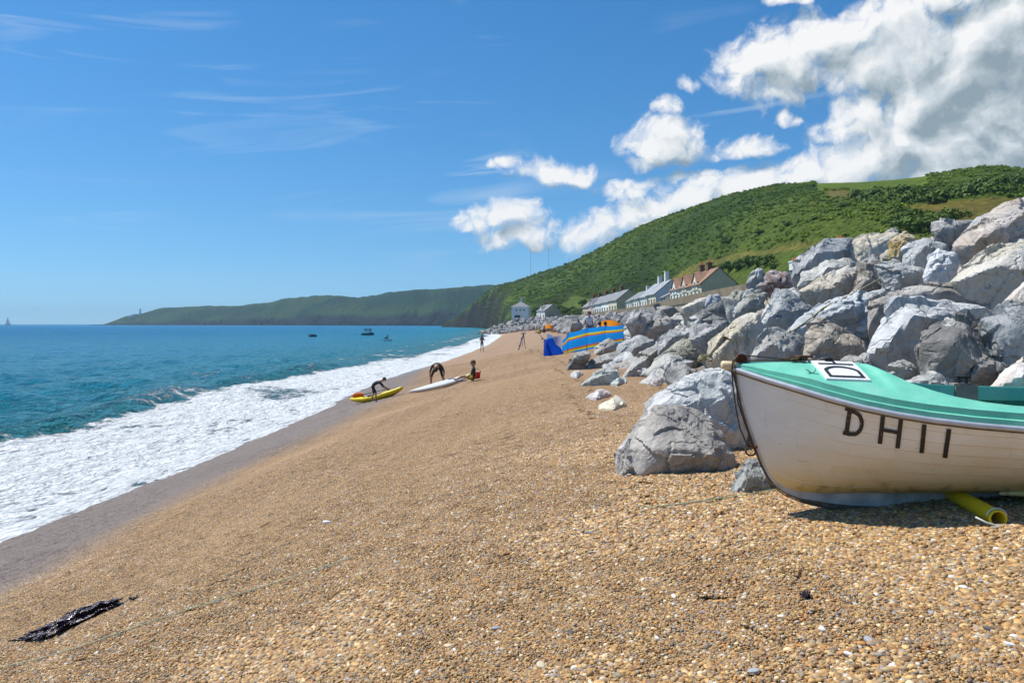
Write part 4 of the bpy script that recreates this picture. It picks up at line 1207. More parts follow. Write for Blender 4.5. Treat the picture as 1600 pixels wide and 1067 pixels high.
M_ROPEY = simple('yellowed_rope', (0.34, 0.30, 0.17), 0.9, 0.1, var=0.3, nscale=60, bump=0.6)
M_BLACK = simple('black_fitting', (0.015, 0.015, 0.016), 0.5)
M_WOOD = simple('weathered_block', (0.30, 0.265, 0.215), 0.8, 0.2, var=0.3, nscale=12, bump=0.4)


def local_ray(px, py, surf, a=4.2, e=6.0):
    """where the sight line through a photo pixel meets a boat surface z = surf(x, y)"""
    d = np.linspace(a, e, 4000); X = (px - CX) / F * d - BX; Z = H - (py - HY) / F * d - BZ; Y = d - BY
    k = np.nonzero(Z <= surf(X, Y))[0]
    k = k[0] if len(k) else -1
    return X[k], Y[k], Z[k]


def hull_ray(px, py):
    d = np.linspace(4.25, 5.2, 3000); X = (px - CX) / F * d - BX; Z = H - (py - HY) / F * d - BZ
    k = np.nonzero(d - BY >= -hull_y(X, Z))[0][0]
    return X[k], d[k] - BY, Z[k]


# deck: inner edge of the foredeck / coaming (x, half breadth, height)
T_INY = [(0, 0.0), (0.845, 0.0), (0.86, 0.10), (0.90, 0.20), (1.0, 0.315), (1.1, 0.395), (1.2, 0.45), (1.35, 0.50), (1.5, 0.53), (1.8, 0.565), (2.2, 0.58), (3.2, 0.545), (LEN, 0.42)]
T_INZ = [(0, 0.975), (0.3, 0.978), (0.6, 0.975), (0.85, 0.965), (0.9, 0.925), (1.0, 0.862), (1.1, 0.82), (1.2, 0.790), (1.35, 0.762), (1.5, 0.745), (1.8, 0.728), (2.2, 0.718), (3.2, 0.735), (LEN, 0.79)]


def deck_edge(x):                       # outer edge of the deck top
    lift = bi(x, [(0, 0.03), (0.1, 0.055), (0.4, 0.092), (LEN, 0.092)]); inw = np.minimum(0.055, b_beam(x) * 0.45)
    return b_beam(x) - inw, b_sheer(x) + lift


def deck_z(x, y):
    be, ze = deck_edge(x); yi, zi = bi(x, T_INY), bi(x, T_INZ)
    w = np.clip((np.abs(y) - yi) / np.maximum(be - yi, 1e-3), 0, 1)
    z = zi + (ze - zi) * w ** bi(x, [(0, 1.0), (0.3, 1.25), (0.85, 1.2), (1.2, 0.8), (LEN, 0.7)])
    return z


def build_boat():
    boat = empty('rowing_boat', (BX, BY, BZ), label='white clinker rowing boat with turquoise deck lettered DH11 beached on the shingle', cat='boat')
    xs = np.unique(np.concatenate([np.linspace(0.0, 0.5, 40), np.linspace(0.5, 1.8, 60), np.linspace(1.8, LEN, 30)]))
    hull = None
    # -- planking, eight strakes a side, each lapping over the one below
    NS = 8; edges = np.array([0, .11, .22, .34, .47, .60, .735, .87, 1.0])
    inner = MB()
    v_in = []
    for x in xs:                                        # inner skin closes the shell
        r, s = b_rabbet(x), b_sheer(x)
        v_in.append([(x, -float(hull_y(x, r + (s - r) * t)) * 0.985, r + (s - r) * t) for t in np.linspace(0, 1, 14)])
    for side in (1, -1):
        vs = [(p[0], p[1] * side, p[2]) for row in v_in for p in row]
        inner.add(vs, grid_faces(len(xs), 14).tolist())
    hull = inner.build('hull', M_GEL, boat, smooth=True)
    for side in (-1, 1):
        for k in range(NS):
            t = np.concatenate([[edges[k], edges[k] + 0.007], np.linspace(edges[k], edges[k + 1], 5)[1:]]); rows = []
            for x in xs:
                r, s = b_rabbet(x), b_sheer(x); row = []
                lap = 0.0065 * np.clip(x / 0.35, 0.03, 1)
                for q, tt in enumerate(t):
                    z = r + (s - r) * tt; fr = (tt - t[0]) / (t[-1] - t[0])
                    y = float(hull_y(x, z)) + lap * (1 - fr) * (0 if k == 0 else 1)
                    row.append((x, side * y, z))
                # turned lower edge
                row.insert(0, (x, side * (float(hull_y(x, r + (s - r) * t[0])) - 0.003), r + (s - r) * t[0]))
                rows += row
            f = grid_faces(len(xs), 7)
            if side < 0: f = f[:, ::-1]
            o = mesh_obj('strake', rows, f, [M_GEL, M_LAP], hull, smooth=True)
            o.data.polygons.foreach_set('material_index', [1 if (q % 6) < 2 and k > 0 else 0 for q in range(len(f))]); o.data.set_sharp_from_angle(angle=math.radians(40))
    # -- transom
    MB().add([(LEN, s * float(hull_y(LEN, b_rabbet(LEN) + (b_sheer(LEN) - b_rabbet(LEN)) * t)), float(b_rabbet(LEN) + (b_sheer(LEN) - b_rabbet(LEN)) * t))
              for s in (-1, 1) for t in np.linspace(0, 1, 8)], [(k, k + 1, 8 + k + 1, 8 + k) for k in range(7)]).build('transom', M_GEL, boat)
    # -- keel and stem: deadwood below the planking, with a metal band along its edge
    mk, mbnd = MB(), MB(); rows = []
    kx = np.concatenate([np.linspace(0.0, 0.8, 40), np.linspace(0.85, LEN, 30)])
    for x in kx:
        k, r = float(b_stem(x)), float(b_rabbet(x)) + 0.03
        w0 = 0.017; w1 = 0.030
        h = k + min(0.038, max(0.0, (r - k) * 0.35)) * min(1.0, x / 0.8)
        for (y, z) in ((-w1, r), (-w0 - 0.004, h), (-w0, k), (w0, k), (w0 + 0.004, h), (w1, r)): rows.append((x, y, z))
    mk.add(rows, grid_faces(len(kx), 6).tolist())
    ko = mk.build('keel', [M_KEEL, M_BAND], boat, smooth=False)
    ko.data.polygons.foreach_set('material_index', [1 if q % 5 in (1, 2, 3) else 0 for q in range((len(kx) - 1) * 5)])
    pts = [(x - 0.004, 0, float(b_stem(x)) - 0.006) for x in kx]
    mbnd.tube(pts, [0.0045 if x < 0.45 else 0.008 for x in kx], 6); mbnd.build('keel_band', M_BAND, boat, smooth=True)
    # bilge skid seen at the right of the frame
    MB().tube([(x, -0.30, float(b_rabbet(x)) + 0.035) for x in np.linspace(1.55, 2.9, 8)], [0.01] + [0.022] * 6 + [0.01], 8).build('bilge_runner', M_GEL, boat, True)
    MB().tube([(x, 0.30, float(b_rabbet(x)) + 0.035) for x in np.linspace(1.55, 2.9, 8)], [0.01] + [0.022] * 6 + [0.01], 8).build('bilge_runner', M_GEL, boat, True)
    # -- rubbing strakes
    for side in (-1, 1):
        pts = [(x - 0.004, side * (float(b_beam(x)) + 0.008), float(b_sheer(x)) - 0.002) for x in xs]
        o = MB().tube(pts, 0.0165, 10).build('rubbing_strake', M_RAIL, boat, True)
        pts = [(x - 0.002, side * (float(b_beam(x)) + 0.004), float(b_sheer(x)) - 0.021) for x in xs]
        MB().tube(pts, 0.007, 6).build('rail_seam', M_BAND, o, True)
    # -- deck moulding: outer face, ledge, second face, top, coaming inside
    for side in (-1, 1):
        rows = []; n = 0
        for x in xs:
            be, ze = (float(q) for q in deck_edge(x)); bb, s = float(b_beam(x)), float(b_sheer(x)); yi, zi = float(bi(x, T_INY)), float(bi(x, T_INZ))
            lf = ze - s
            up = 0.05 * float(bi(x, [(0, 0), (0.86, 0), (1.25, 1), (LEN, 1)])) if side > 0 else 0.0
            prof = [(bb - 0.004, s + 0.004), (bb - 0.006, s + lf * 0.46), (bb - min(0.032, bb * .25), s + lf * 0.53), (bb - min(0.036, bb * .3), s + lf * 0.93), (be, ze)]
            for t in np.linspace(0, 1, 12)[1:]:
                y = be + (yi - be) * t; prof.append((y, float(deck_z(x, y)) + up * t))
            zf = float(bi(x, [(0, 0.9), (0.84, 0.9), (0.95, 0.30), (LEN, 0.30)])) if yi > 0.02 else prof[-1][1] - 0.01
            hy = float(hull_y(x, 0.30)) if x > 0.9 else yi
            prof += [(max(yi - 0.006, 0), prof[-1][1] - 0.012), (max(yi - 0.004, 0) if yi > 0 else 0.0, prof[-1][1] - (0.10 if yi > 0.02 else 0.012))]
            n = len(prof)
            rows += [(x, side * y, z) for y, z in prof]
        f = grid_faces(len(xs), n)
        if side < 0: f = f[:, ::-1]
        o = mesh_obj('deck_moulding', rows, f, M_TEAL, boat, smooth=True); o.data.set_sharp_from_angle(angle=math.radians(35))
        # lining of the cockpit below the coaming
        rows = []
        cx = xs[xs > 0.86]
        for x in cx:
            yi, zi = float(bi(x, T_INY)), float(bi(x, T_INZ)) + (0.05 * float(bi(x, [(0, 0), (0.86, 0), (1.25, 1), (LEN, 1)])) if side > 0 else 0.0)
            for t in np.linspace(0, 1, 6):
                z = zi - 0.10 - t * (zi - 0.10 - 0.28); rows.append((x, side * min(yi - 0.004 + 0.05 * t, float(hull_y(x, z)) - 0.02), z))
        f = grid_faces(len(cx), 6)
        mesh_obj('cockpit_lining', rows, f if side > 0 else f[:, ::-1], M_TEALD, boat, smooth=True)
    sole = MB().add([(x, s * (float(hull_y(x, 0.28)) - 0.01), 0.28) for x in np.linspace(0.86, LEN, 24) for s in (-1, 1)], [(2 * k, 2 * k + 2, 2 * k + 3, 2 * k + 1) for k in range(23)])
    sole.build('sole', M_TEALD, boat)
    MB().box((1.9, 0, 0.50), (0.24, 1.12, 0.03)).build('thwart', M_WOOD, boat)
    MB().box((3.0, 0, 0.50), (0.24, 1.08, 0.03)).build('thwart', M_WOOD, boat)
    # rowlock pads with their sockets
    for side in (-1, 1):
        x = 1.83 if side > 0 else 2.6
        y, z = float(bi(x, T_INY)), float(bi(x, T_INZ)) + (0.05 if side > 0 else 0)
        pad = MB().box((x, side * (y - 0.006), z - 0.055), (0.16, 0.035, 0.115)).build('rowlock_pad', M_WOOD, boat)
        MB().box((x - 0.01, side * (y + 0.02), z + 0.010), (0.15, 0.07, 0.014)).build('rowlock_plate', M_WOOD, pad)
        MB().box((x - 0.035, side * (y + 0.02), z + 0.035), (0.008, 0.03, 0.04)).box((x + 0.02, side * (y + 0.02), z + 0.035), (0.008, 0.03, 0.04)).box((x - 0.01, side * (y + 0.02), z + 0.06), (0.10, 0.05, 0.016)).build('rowlock', M_BLACK, pad)
    # -- foredeck hatch panel with the boat's number, read from the cockpit
    q = [(1275, 568.6), (1340, 575.0), (1367, 607.6), (1288, 590.0)]
    def pan(u, v):
        px = (q[0][0] * (1 - u) + q[1][0] * u) * (1 - v) + (q[3][0] * (1 - u) + q[2][0] * u) * v
        py = (q[0][1] * (1 - u) + q[1][1] * u) * (1 - v) + (q[3][1] * (1 - u) + q[2][1] * u) * v
        return local_ray(px, py, deck_z)
    c = [pan(u, v) for u, v in ((0, 0), (1, 0), (1, 1), (0, 1))]
    x0, x1 = min(c[0][0], c[3][0]), max(c[1][0], c[2][0]); y0 = min(c[3][1], c[2][1])
    x0, x1, y0 = float(np.clip(x0, .44, .60)), float(np.clip(x1, .74, .84)), -0.285
    def onpanel(x, y, lift):
        return (x, y, float(deck_z(x, y)) + lift)
    ny = 18; vs = []
    for lift in (0.012, -0.02):
        for a in np.linspace(x0, x1, 8):
            for y in np.linspace(y0, -y0, ny): vs.append(onpanel(a, y, lift))
    f = grid_faces(8, ny)[:, ::-1].tolist() + (grid_faces(8, ny) + 8 * ny).tolist()
    n = 8 * ny
    for k in range(7): f += [(k * ny, (k + 1) * ny, n + (k + 1) * ny, n + k * ny), ((k + 1) * ny - 1, n + (k + 1) * ny - 1, n + (k + 2) * ny - 1, (k + 2) * ny - 1)]
    for k in range(ny - 1): f += [(k, n + k, n + k + 1, k + 1), (7 * ny + k, 7 * ny + k + 1, n + 7 * ny + k + 1, n + 7 * ny + k)]
    panel = mesh_obj('hatch_panel', vs, f, M_WHITE, boat)
    # letters: local frame, text runs across the boat (+y), tops towards the bow (-x)
    def glyph_strip(name, path, w, tomap, parent, mat=M_INK, closed=False):
        """stroke of width w along a 2-D path, mapped onto a surface"""
        P = [Vector(p) for p in path]; n_ = len(P); L_, R_ = [], []
        for k in range(n_):
            if closed: t = P[(k + 1) % n_] - P[k - 1]
            else: t = P[min(k + 1, n_ - 1)] - P[max(k - 1, 0)]
            t.normalize(); nn = Vector((-t.y, t.x)) * w / 2
            L_.append(P[k] + nn); R_.append(P[k] - nn)
        vs = [tomap(p.x, p.y) for p in L_] + [tomap(p.x, p.y) for p in R_]
        m_ = n_ if closed else n_ - 1
        fs = [(k, (k + 1) % n_, n_ + (k + 1) % n_, n_ + k) for k in range(m_)]
        return vs, fs
    hx0, hx1 = x0 + 0.028, x1 - 0.022
    def P2(u, v): return onpanel(hx1 + (hx0 - hx1) * v, y0 + 0.02 + u, 0.0155)      # u along the text, v up
    def letter(name, strokes, tomap, parent):
        mb = MB()
        for path, w, closed in strokes:
            mb.add(*glyph_strip(name, path, w, tomap, parent, closed=closed))
        return mb.build(name, M_INK, parent)
    def lin(a, b_, n_=7): return [(a[0] + (b_[0] - a[0]) * t, a[1] + (b_[1] - a[1]) * t) for t in np.linspace(0, 1, n_)]
    hgt = abs(hx1 - hx0)
    def P2w(u, v): return P2(u, v / hgt)
    # D
    R_ = 0.085
    arc = [(0.0, 0.0)] + [(0.055 + 0.085 * math.sin(a), hgt / 2 - (hgt / 2 - 0.0) * math.cos(a)) for a in np.linspace(0, math.pi, 18)] + [(0.0, hgt)]
    arc = [(u, min(max(v, 0.011), hgt - 0.011)) for u, v in arc]
    letter('letter_d', [(lin((0.008, 0.0), (0.008, hgt)), 0.020, False), (arc, 0.022, False)], P2w, panel)
    o = 0.185
    letter('letter_h', [(lin((o, 0), (o, hgt)), 0.019, False), (lin((o + 0.10, 0), (o + 0.10, hgt)), 0.019, False), (lin((o, hgt / 2), (o + 0.10, hgt / 2), 4), 0.019, False)], P2w, panel)
    wd = -2 * y0
    for u in (wd - 0.17, wd - 0.09):
        letter('digit_one', [(lin((u, 0), (u, hgt)), 0.019, False)], P2w, panel)
    # hatch latches
    MB().box(onpanel(0.5 * (x0 + x1) - .02, -0.015, 0.02), (0.05, 0.03, 0.02)).build('hatch_latch', M_BLACK, panel)
    MB().box(onpanel(0.5 * (x0 + x1) - .02, 0.045, 0.02), (0.05, 0.03, 0.02)).build('hatch_latch', M_BLACK, panel)
    # -- hull lettering, traced where it stands on the topside
    def H2(px, py):
        x, y, z = hull_ray(px, py); return (x, y - 0.0105, z)
    def sl(a, b_, n_=6): return lin(a, b_, n_)
    Dp = [(1324, 641.5), (1333, 643)] + [(1331 + 14.5 * math.sin(a) - 1.2 * math.cos(a) * 0, 661 - 17.5 * math.cos(a)) for a in np.linspace(0.35, math.pi - 0.30, 12)] + [(1327, 678), (1316, 675.5)]
    letter('letter_d', [(sl((1326.5, 641), (1321.5, 676)), 7.0, False), (Dp, 6.2, False), (sl((1319, 638.7), (1331, 640.5), 4), 5.0, False)], H2, hull)
    letter('letter_h', [(sl((1378.5, 649.5), (1373.5, 693)), 7.0, False), (sl((1406.5, 655), (1401, 700)), 7.0, False), (sl((1377, 671), (1403, 676), 5), 5.5, False)], H2, hull)
    letter('digit_one', [(sl((1443, 663), (1438.5, 707.5)), 7.2, False)], H2, hull)
    letter('digit_one', [(sl((1481.5, 670), (1475, 715)), 7.4, False)], H2, hull)
    # -- bow gear
    st = MB()
    disc = [(0.036 * math.cos(a), max(0.036 * math.sin(a), -0.012)) for a in np.linspace(0, 2 * math.pi, 24, endpoint=False)]
    Mx = Matrix.Translation((0.055, 0.0, 0.992)) @ Matrix.Rotation(math.radians(90), 4, 'X')
    st.prism(disc, -0.012, 0.012, Mx); st.box((0.045, 0, 0.965), (0.09, 0.03, 0.03))
    st.build('fairlead_plate', M_RUST, boat)
    MB().tube([(-0.075, 0, 0.955), (-0.068, 0, 0.955), (0.0, 0, 0.952), (0.03, 0, 0.950)], [0.018, 0.027, 0.028, 0.026], 14).build('bow_roller', M_NYLON, boat, True)
    # cords made fast over the stem, hanging to the ring bolt
    ring_c = Vector((0.105, -0.035, 0.405))
    rm = MB(); rm.tube([ring_c + Vector((0.031 * math.cos(a), 0.006 * math.sin(2 * a), 0.031 * math.sin(a))) for a in np.linspace(0, 2 * math.pi, 22)], 0.0062, 7)
    rm.tube([ring_c + Vector((0.028, 0.0, 0.02)), (0.165, -0.01, 0.43)], 0.008, 7)
    rm.build('mooring_ring', M_RUST, boat, True)
    for k, path in enumerate([
            [(0.03, -0.014, 1.01), (-0.008, -0.030, 0.985), (-0.016, -0.034, 0.92), (-0.006, -0.034, 0.80), (0.010, -0.036, 0.68), (0.035, -0.038, 0.55), (0.075, -0.038, 0.46), (0.100, -0.037, 0.436)],
            [(0.03, 0.0, 1.01), (-0.004, -0.036, 0.98), (0.004, -0.044, 0.92), (0.012, -0.046, 0.82), (0.020, -0.046, 0.72), (0.052, -0.044, 0.62), (0.088, -0.042, 0.52), (0.118, -0.04, 0.436)],
            [(0.02, 0.014, 1.00), (-0.010, -0.012, 0.97), (-0.010, -0.026, 0.93), (0.006, -0.036, 0.935), (0.012, -0.020, 0.972)]]):
        MB().tube(path, 0.0048, 6).build('hanging_cord', M_ROPE if k != 2 else M_ROPEY, boat, True)
    MB().tube([(0.06, 0.005, 1.02), (0.20, 0.01, 1.006), (0.34, 0.0, 0.993), (0.42, -0.01, 0.990)], 0.0048, 6).build('deck_line', M_ROPE, boat, True)
    MB().tube([(0.07, -0.012, 0.985), (0.2, -0.01, 0.986), (0.36, -0.005, 0.985), (0.52, 0.02, 0.986), (0.70, 0.03, 0.984), (0.86, 0.10, 0.95)], 0.0052, 6).build('deck_line', M_ROPE, boat, True)
    kn = MB(); R = random.Random(5)
    for k in range(7):
        p = [(0.36 + R.uniform(0, .13), R.uniform(-.03, .03), 0.985 + R.uniform(0, .03)) for _ in range(7)]; kn.tube(p, 0.0052, 5)
    kn.build('rope_tangle', M_ROPE, boat, True)
    MB().tube([(0.42, -0.03, 1.008), (0.47, -0.01, 1.012), (0.52, 0.0, 1.005)], 0.0075, 6).build('iron_pin', M_RUST, boat, True)
    cz = float(deck_z(0.44, -0.20))
    MB().tube([(0.40, -0.20, cz + 0.028), (0.42, -0.20, cz + 0.014), (0.44, -0.20, cz), (0.455, -0.20, cz + 0.012), (0.46, -0.20, cz + 0.03)], 0.006, 6).build('deck_cleat', M_TEAL, boat, True)
    return boat


BOAT = build_boat()

# yellow fender pipe jammed under the keel
def yellow_pipe():
    a = Vector((2.86, 5.26, 0)); e = W(1560, 848, 4.50); a.z = mz(a.x, a.y) + 0.045
    e.z = mz(e.x, e.y) + 0.042
    root = empty('yellow_pipe', tuple(e), label='yellow plastic pipe sticking out from under the keel', cat='pipe')
    ax = (e - a).normalized(); side = ax.cross(Vector((0, 0, 1))).normalized(); up = side.cross(ax)
    L = (e - a).length; n = 22; vs, fs = [], []
    for (s, r) in ((0, .046), (L * .5, .047), (L - .02, .048), (L, .0475), (L + 0.004, .043), (L, .038), (L - .25, .037)):
        for k in range(n):
            w = 2 * math.pi * k / n; vs.append(a + ax * s + side * math.cos(w) * r + up * math.sin(w) * r - e)
    for q in range(6):
        for k in range(n):
            k2 = (k + 1) % n; fs.append((q * n + k, q * n + k2, (q + 1) * n + k2, (q + 1) * n + k))
    my = simple('yellow_plastic', (0.70, 0.52, 0.01), 0.4, 0.5, var=0.12, nscale=12)
    mesh_obj('tube', vs, fs, my, root, smooth=True)
    mw = simple('white_cord', (0.62, 0.64, 0.58), 0.8, var=0.15, nscale=40)
    pts = [ax * -0.02 + side * math.cos(w) * 0.054 + up * math.sin(w) * 0.054 for w in np.linspace(2.9, 0.2, 14)]
    MB().tube(pts, 0.0045, 6).build('cord', mw, root, True)
    pts = [side * -0.02 + up * -0.03 + ax * 0.0, side * 0.02 - up * 0.034 + ax * 0.02, side * 0.07 - up * 0.02 + ax * 0.015, side * 0.12 + up * 0.005]
    MB().tube(pts, 0.0058, 6).build('cord', mw, root, True)


yellow_pipe()
# ------------------------------------------------------------------ sea wall and village
M_CONC = simple('wall_concrete', (0.40, 0.345, 0.255), 0.9, 0.2, var=0.25, nscale=0.6, bump=0.4, bdist=0.05)
M_COPE = simple('wall_coping', (0.225, 0.185, 0.125), 0.9, 0.2, var=0.3, nscale=0.9, bump=0.4, bdist=0.05)


def sea_wall():
    root = empty('sea_wall', (24.0, 92, 6.0), label='long concrete sea wall with a dark parapet in front of the cottages', cat='wall')
    o0 = Vector((24.0, 92, 6.0))
    top = lambda y: float(np.interp(y, [55, 92, 139, 140, 205, 300, 420], [8.35, 8.25, 7.80, 7.65, 7.40, 6.15, 5.6]))
    spans = [(56, 92), (92.1, 116), (116.1, 139.5), (139.6, 172), (172.1, 205), (205.1, 248), (248.1, 288)]
    for (a, e) in spans:
        off = 0.0 if e <= 140 else 0.5
        ys = np.linspace(a, e, 5)
        for nm, dx0, dx1, z0, z1, mt in (('wall_face', 0.0, 0.9, -4.5, -1.05, M_CONC), ('parapet', -0.12, 0.5, -1.05, 0.0, M_COPE)):
            vs = []
            for y in ys:
                x = float(wall_x(y)) + off; t = top(y)
                vs += [Vector((x + dx0, y, t + z0)) - o0, Vector((x + dx0, y, t + z1)) - o0, Vector((x + dx1, y, t + z1)) - o0, Vector((x + dx1, y, t + z0)) - o0]
            fs = []
            for k in range(4):
                for q in range(4): fs.append((k * 4 + q, k * 4 + (q + 1) % 4, k * 4 + 4 + (q + 1) % 4, k * 4 + 4 + q))
            fs += [(3, 2, 1, 0), (16, 17, 18, 19)]
            mesh_obj(nm, vs, fs, mt, root)


sea_wall()


def render_mat(name, col): return simple(name, col, 0.85, 0.2, var=0.10, nscale=0.8, bump=0.25, bdist=0.03)
def roof_mat(name, col):
    m, T, b = new_mat(name)
    p = T.objc(); x, y, z = T.sep(p)
    rows = T.math('FRACT', T.math('MULTIPLY', z, 4.2)); n = T.noise(p, 1.6, 5.0, 0.65)
    c = T.mix(T.rng(n, 0.35, 0.68), tuple(k * 0.7 for k in col), tuple(k * 1.25 for k in col))
    c = T.mix(T.rng(rows, 0.0, 0.22, 0.5, 0.0), c, tuple(k * 0.35 for k in col))
    T.set(b.inputs['Base Color'], c); b.inputs['Roughness'].default_value = 0.75; T.set(b.inputs['Normal'], T.bump(rows, 0.4, 0.05))
    return m


W_WHITE, W_CREAM, W_PINK, W_GREY, W_BLUE, W_BUFF = (render_mat(*a) for a in (('white_render', (0.82, 0.79, 0.72)), ('cream_render', (0.66, 0.59, 0.45)), ('pink_render', (0.62, 0.47, 0.42)),
                                                                       ('grey_roughcast', (0.60, 0.45, 0.33)), ('pale_blue_render', (0.58, 0.60, 0.62)), ('buff_render', (0.52, 0.42, 0.30))))
R_TILE, R_SLATE, R_SLATE2 = roof_mat('red_brown_tiles', (0.30, 0.165, 0.105)), roof_mat('grey_slates', (0.22, 0.225, 0.235)), roof_mat('pale_slates', (0.32, 0.335, 0.35))
C_BRICK, C_WHITE = simple('brown_brick', (0.17, 0.095, 0.062), 0.9, var=0.3, nscale=5), simple('whitewashed_chimney', (0.70, 0.69, 0.65), 0.85, var=0.1)
M_POT = simple('orange_chimney_pot', (0.60, 0.20, 0.06), 0.8, var=0.15)
M_FRAME = simple('white_window_frame', (0.78, 0.78, 0.76), 0.5, var=0.05)
M_DOOR = simple('dark_blue_door', (0.05, 0.08, 0.12), 0.5)
m, T, b = new_mat('window_glass'); b.inputs['Base Color'].default_value = (0.02, 0.025, 0.03, 1); b.inputs['Roughness'].default_value = 0.08; M_GLASS = m


def house(x, y, z0, ln, dp, eave, ridge, wall, gable, roof, label, group=None, chim=(), dormer=0, wins=(), rz=0.0, chimney_mat=C_BRICK, hip=False):
    """cottage: front on local x=0 facing the sea (-x), ridge along local y; ln along the row, dp deep"""
    h = empty('cottage', (x, y, z0), rz, label, 'house', group)
    mb = MB()
    a = [(0, -1.5), (dp, -1.5), (dp, eave), (dp / 2, ridge), (0, eave)]
    if hip: a = [(0, -1.5), (dp, -1.5), (dp, eave), (0, eave)]
    n = len(a)
    vs = [(px, 0, pz) for px, pz in a] + [(px, ln, pz) for px, pz in a]
    front = [(n - 1, 0, n, 2 * n - 1), (1, 2, n + 2, n + 1)]
    mb.add(vs, front); mb.cur = 1; mb.add(vs, [tuple(range(n)), tuple(range(n, 2 * n))[::-1]])
    mb.build('wall', [wall, gable], h)
    ov = 0.28; th = 0.16; rb = MB()
    sl = (ridge - eave) / (dp / 2)
    if hip:
        c = [(-ov, -ov, eave - .1), (dp + ov, -ov, eave - .1), (dp + ov, ln + ov, eave - .1), (-ov, ln + ov, eave - .1), (dp / 2, dp / 2, ridge), (dp / 2, ln - dp / 2, ridge)]
        rb.add(c, [(0, 1, 4), (1, 2, 5, 4), (2, 3, 5), (3, 0, 4, 5), (3, 2, 1, 0)])
    else:
        for s in (0, 1):
            e = (-ov, eave - ov * sl) if s == 0 else (dp + ov, eave - ov * sl)
            r = (dp / 2, ridge)
            p = [(e[0], e[1]), (r[0], r[1]), (r[0], r[1] + th), (e[0], e[1] + th)]
            v8 = [(q[0], yy, q[1]) for yy in (-0.12, ln + 0.12) for q in p]
            rb.add(v8, [(0, 1, 2, 3), (7, 6, 5, 4), (0, 4, 5, 1), (1, 5, 6, 2), (2, 6, 7, 3), (3, 7, 4, 0)])
    ro = rb.build('roof', roof, h)
    for (cy, ch, pots) in chim:
        cb = MB().box((dp / 2, cy, ridge + ch / 2 - 0.4), (0.75, 1.3, ch + 0.8)).box((dp / 2, cy, ridge + ch + 0.06), (0.9, 1.45, 0.14)).build('chimney', chimney_mat, ro)
        for k in range(pots):
            MB().tube([(dp / 2, cy - 0.35 + 0.7 * k / max(pots - 1, 1), ridge + ch + 0.12), (dp / 2, cy - 0.35 + 0.7 * k / max(pots - 1, 1), ridge + ch + 0.55)], [0.15, 0.12], 8).build('chimney_pot', M_POT, ro)
    for k in range(dormer):
        w = min(3.6, ln / max(dormer, 1) * 0.45); cy = ln * (k + 0.5) / dormer
        zt = eave + 1.9; zb = eave - 0.9
        d = MB(); prof = [(cy - w / 2, zb), (cy + w / 2, zb), (cy + w / 2, eave + 0.35), (cy, zt), (cy - w / 2, eave + 0.35)]
        vs = [(-0.12, p, q) for p, q in prof] + [(dp * 0.42, p, q) for p, q in prof]
        d.add(vs, [(4, 3, 2, 1, 0), (0, 1, 6, 5), (1, 2, 7, 6), (4, 0, 5, 9)]); dm = d.build('dormer', wall, h)
        d = MB()
        for s in (-1, 1):
            e0 = (cy + s * (w / 2 + 0.2), eave + 0.2); p = [e0, (cy, zt), (cy, zt + 0.13), (e0[0], e0[1] + 0.13)]
            v8 = [(xx, q[0], q[1]) for xx in (-0.3, dp * 0.42) for q in p]
            d.add(v8, [(0, 1, 2, 3), (7, 6, 5, 4), (0, 4, 5, 1), (1, 5, 6, 2), (2, 6, 7, 3), (3, 7, 4, 0)])
        d.build('dormer_roof', roof, dm)
        wn = MB().box((-0.14, cy, eave - 0.15), (0.1, 0.95, 1.1)).build('window', M_FRAME, h)
        MB().box((-0.195, cy, eave - 0.15), (0.04, 0.75, 0.92)).build('pane', M_GLASS, wn)
    for (side, u, z, w, hh) in wins:
        if side == 'f': c, s, off = (-0.01, u, z), (0.1, w, hh), (-0.06, 0, 0)
        else: c, s, off = (u, -0.01, z), (w, 0.1, hh), (0, -0.06, 0)
        wn = MB().box(c, s).build('window', M_FRAME, h)
        s2 = tuple(k - 0.16 if k > 0.2 else 0.05 for k in s)
        MB().box(tuple(a_ + b_ for a_, b_ in zip(c, off)), s2).build('pane', M_GLASS, wn)
    return h


def fw(ln, eave, n=2, two=False):
    w = [('f', ln * (k + 0.5) / n, 1.35, 1.0, 1.15) for k in range(n)]
    if two: w += [('f', ln * (k + 0.5) / n, eave - 0.75, 0.9, 0.9) for k in range(n)]
    return w


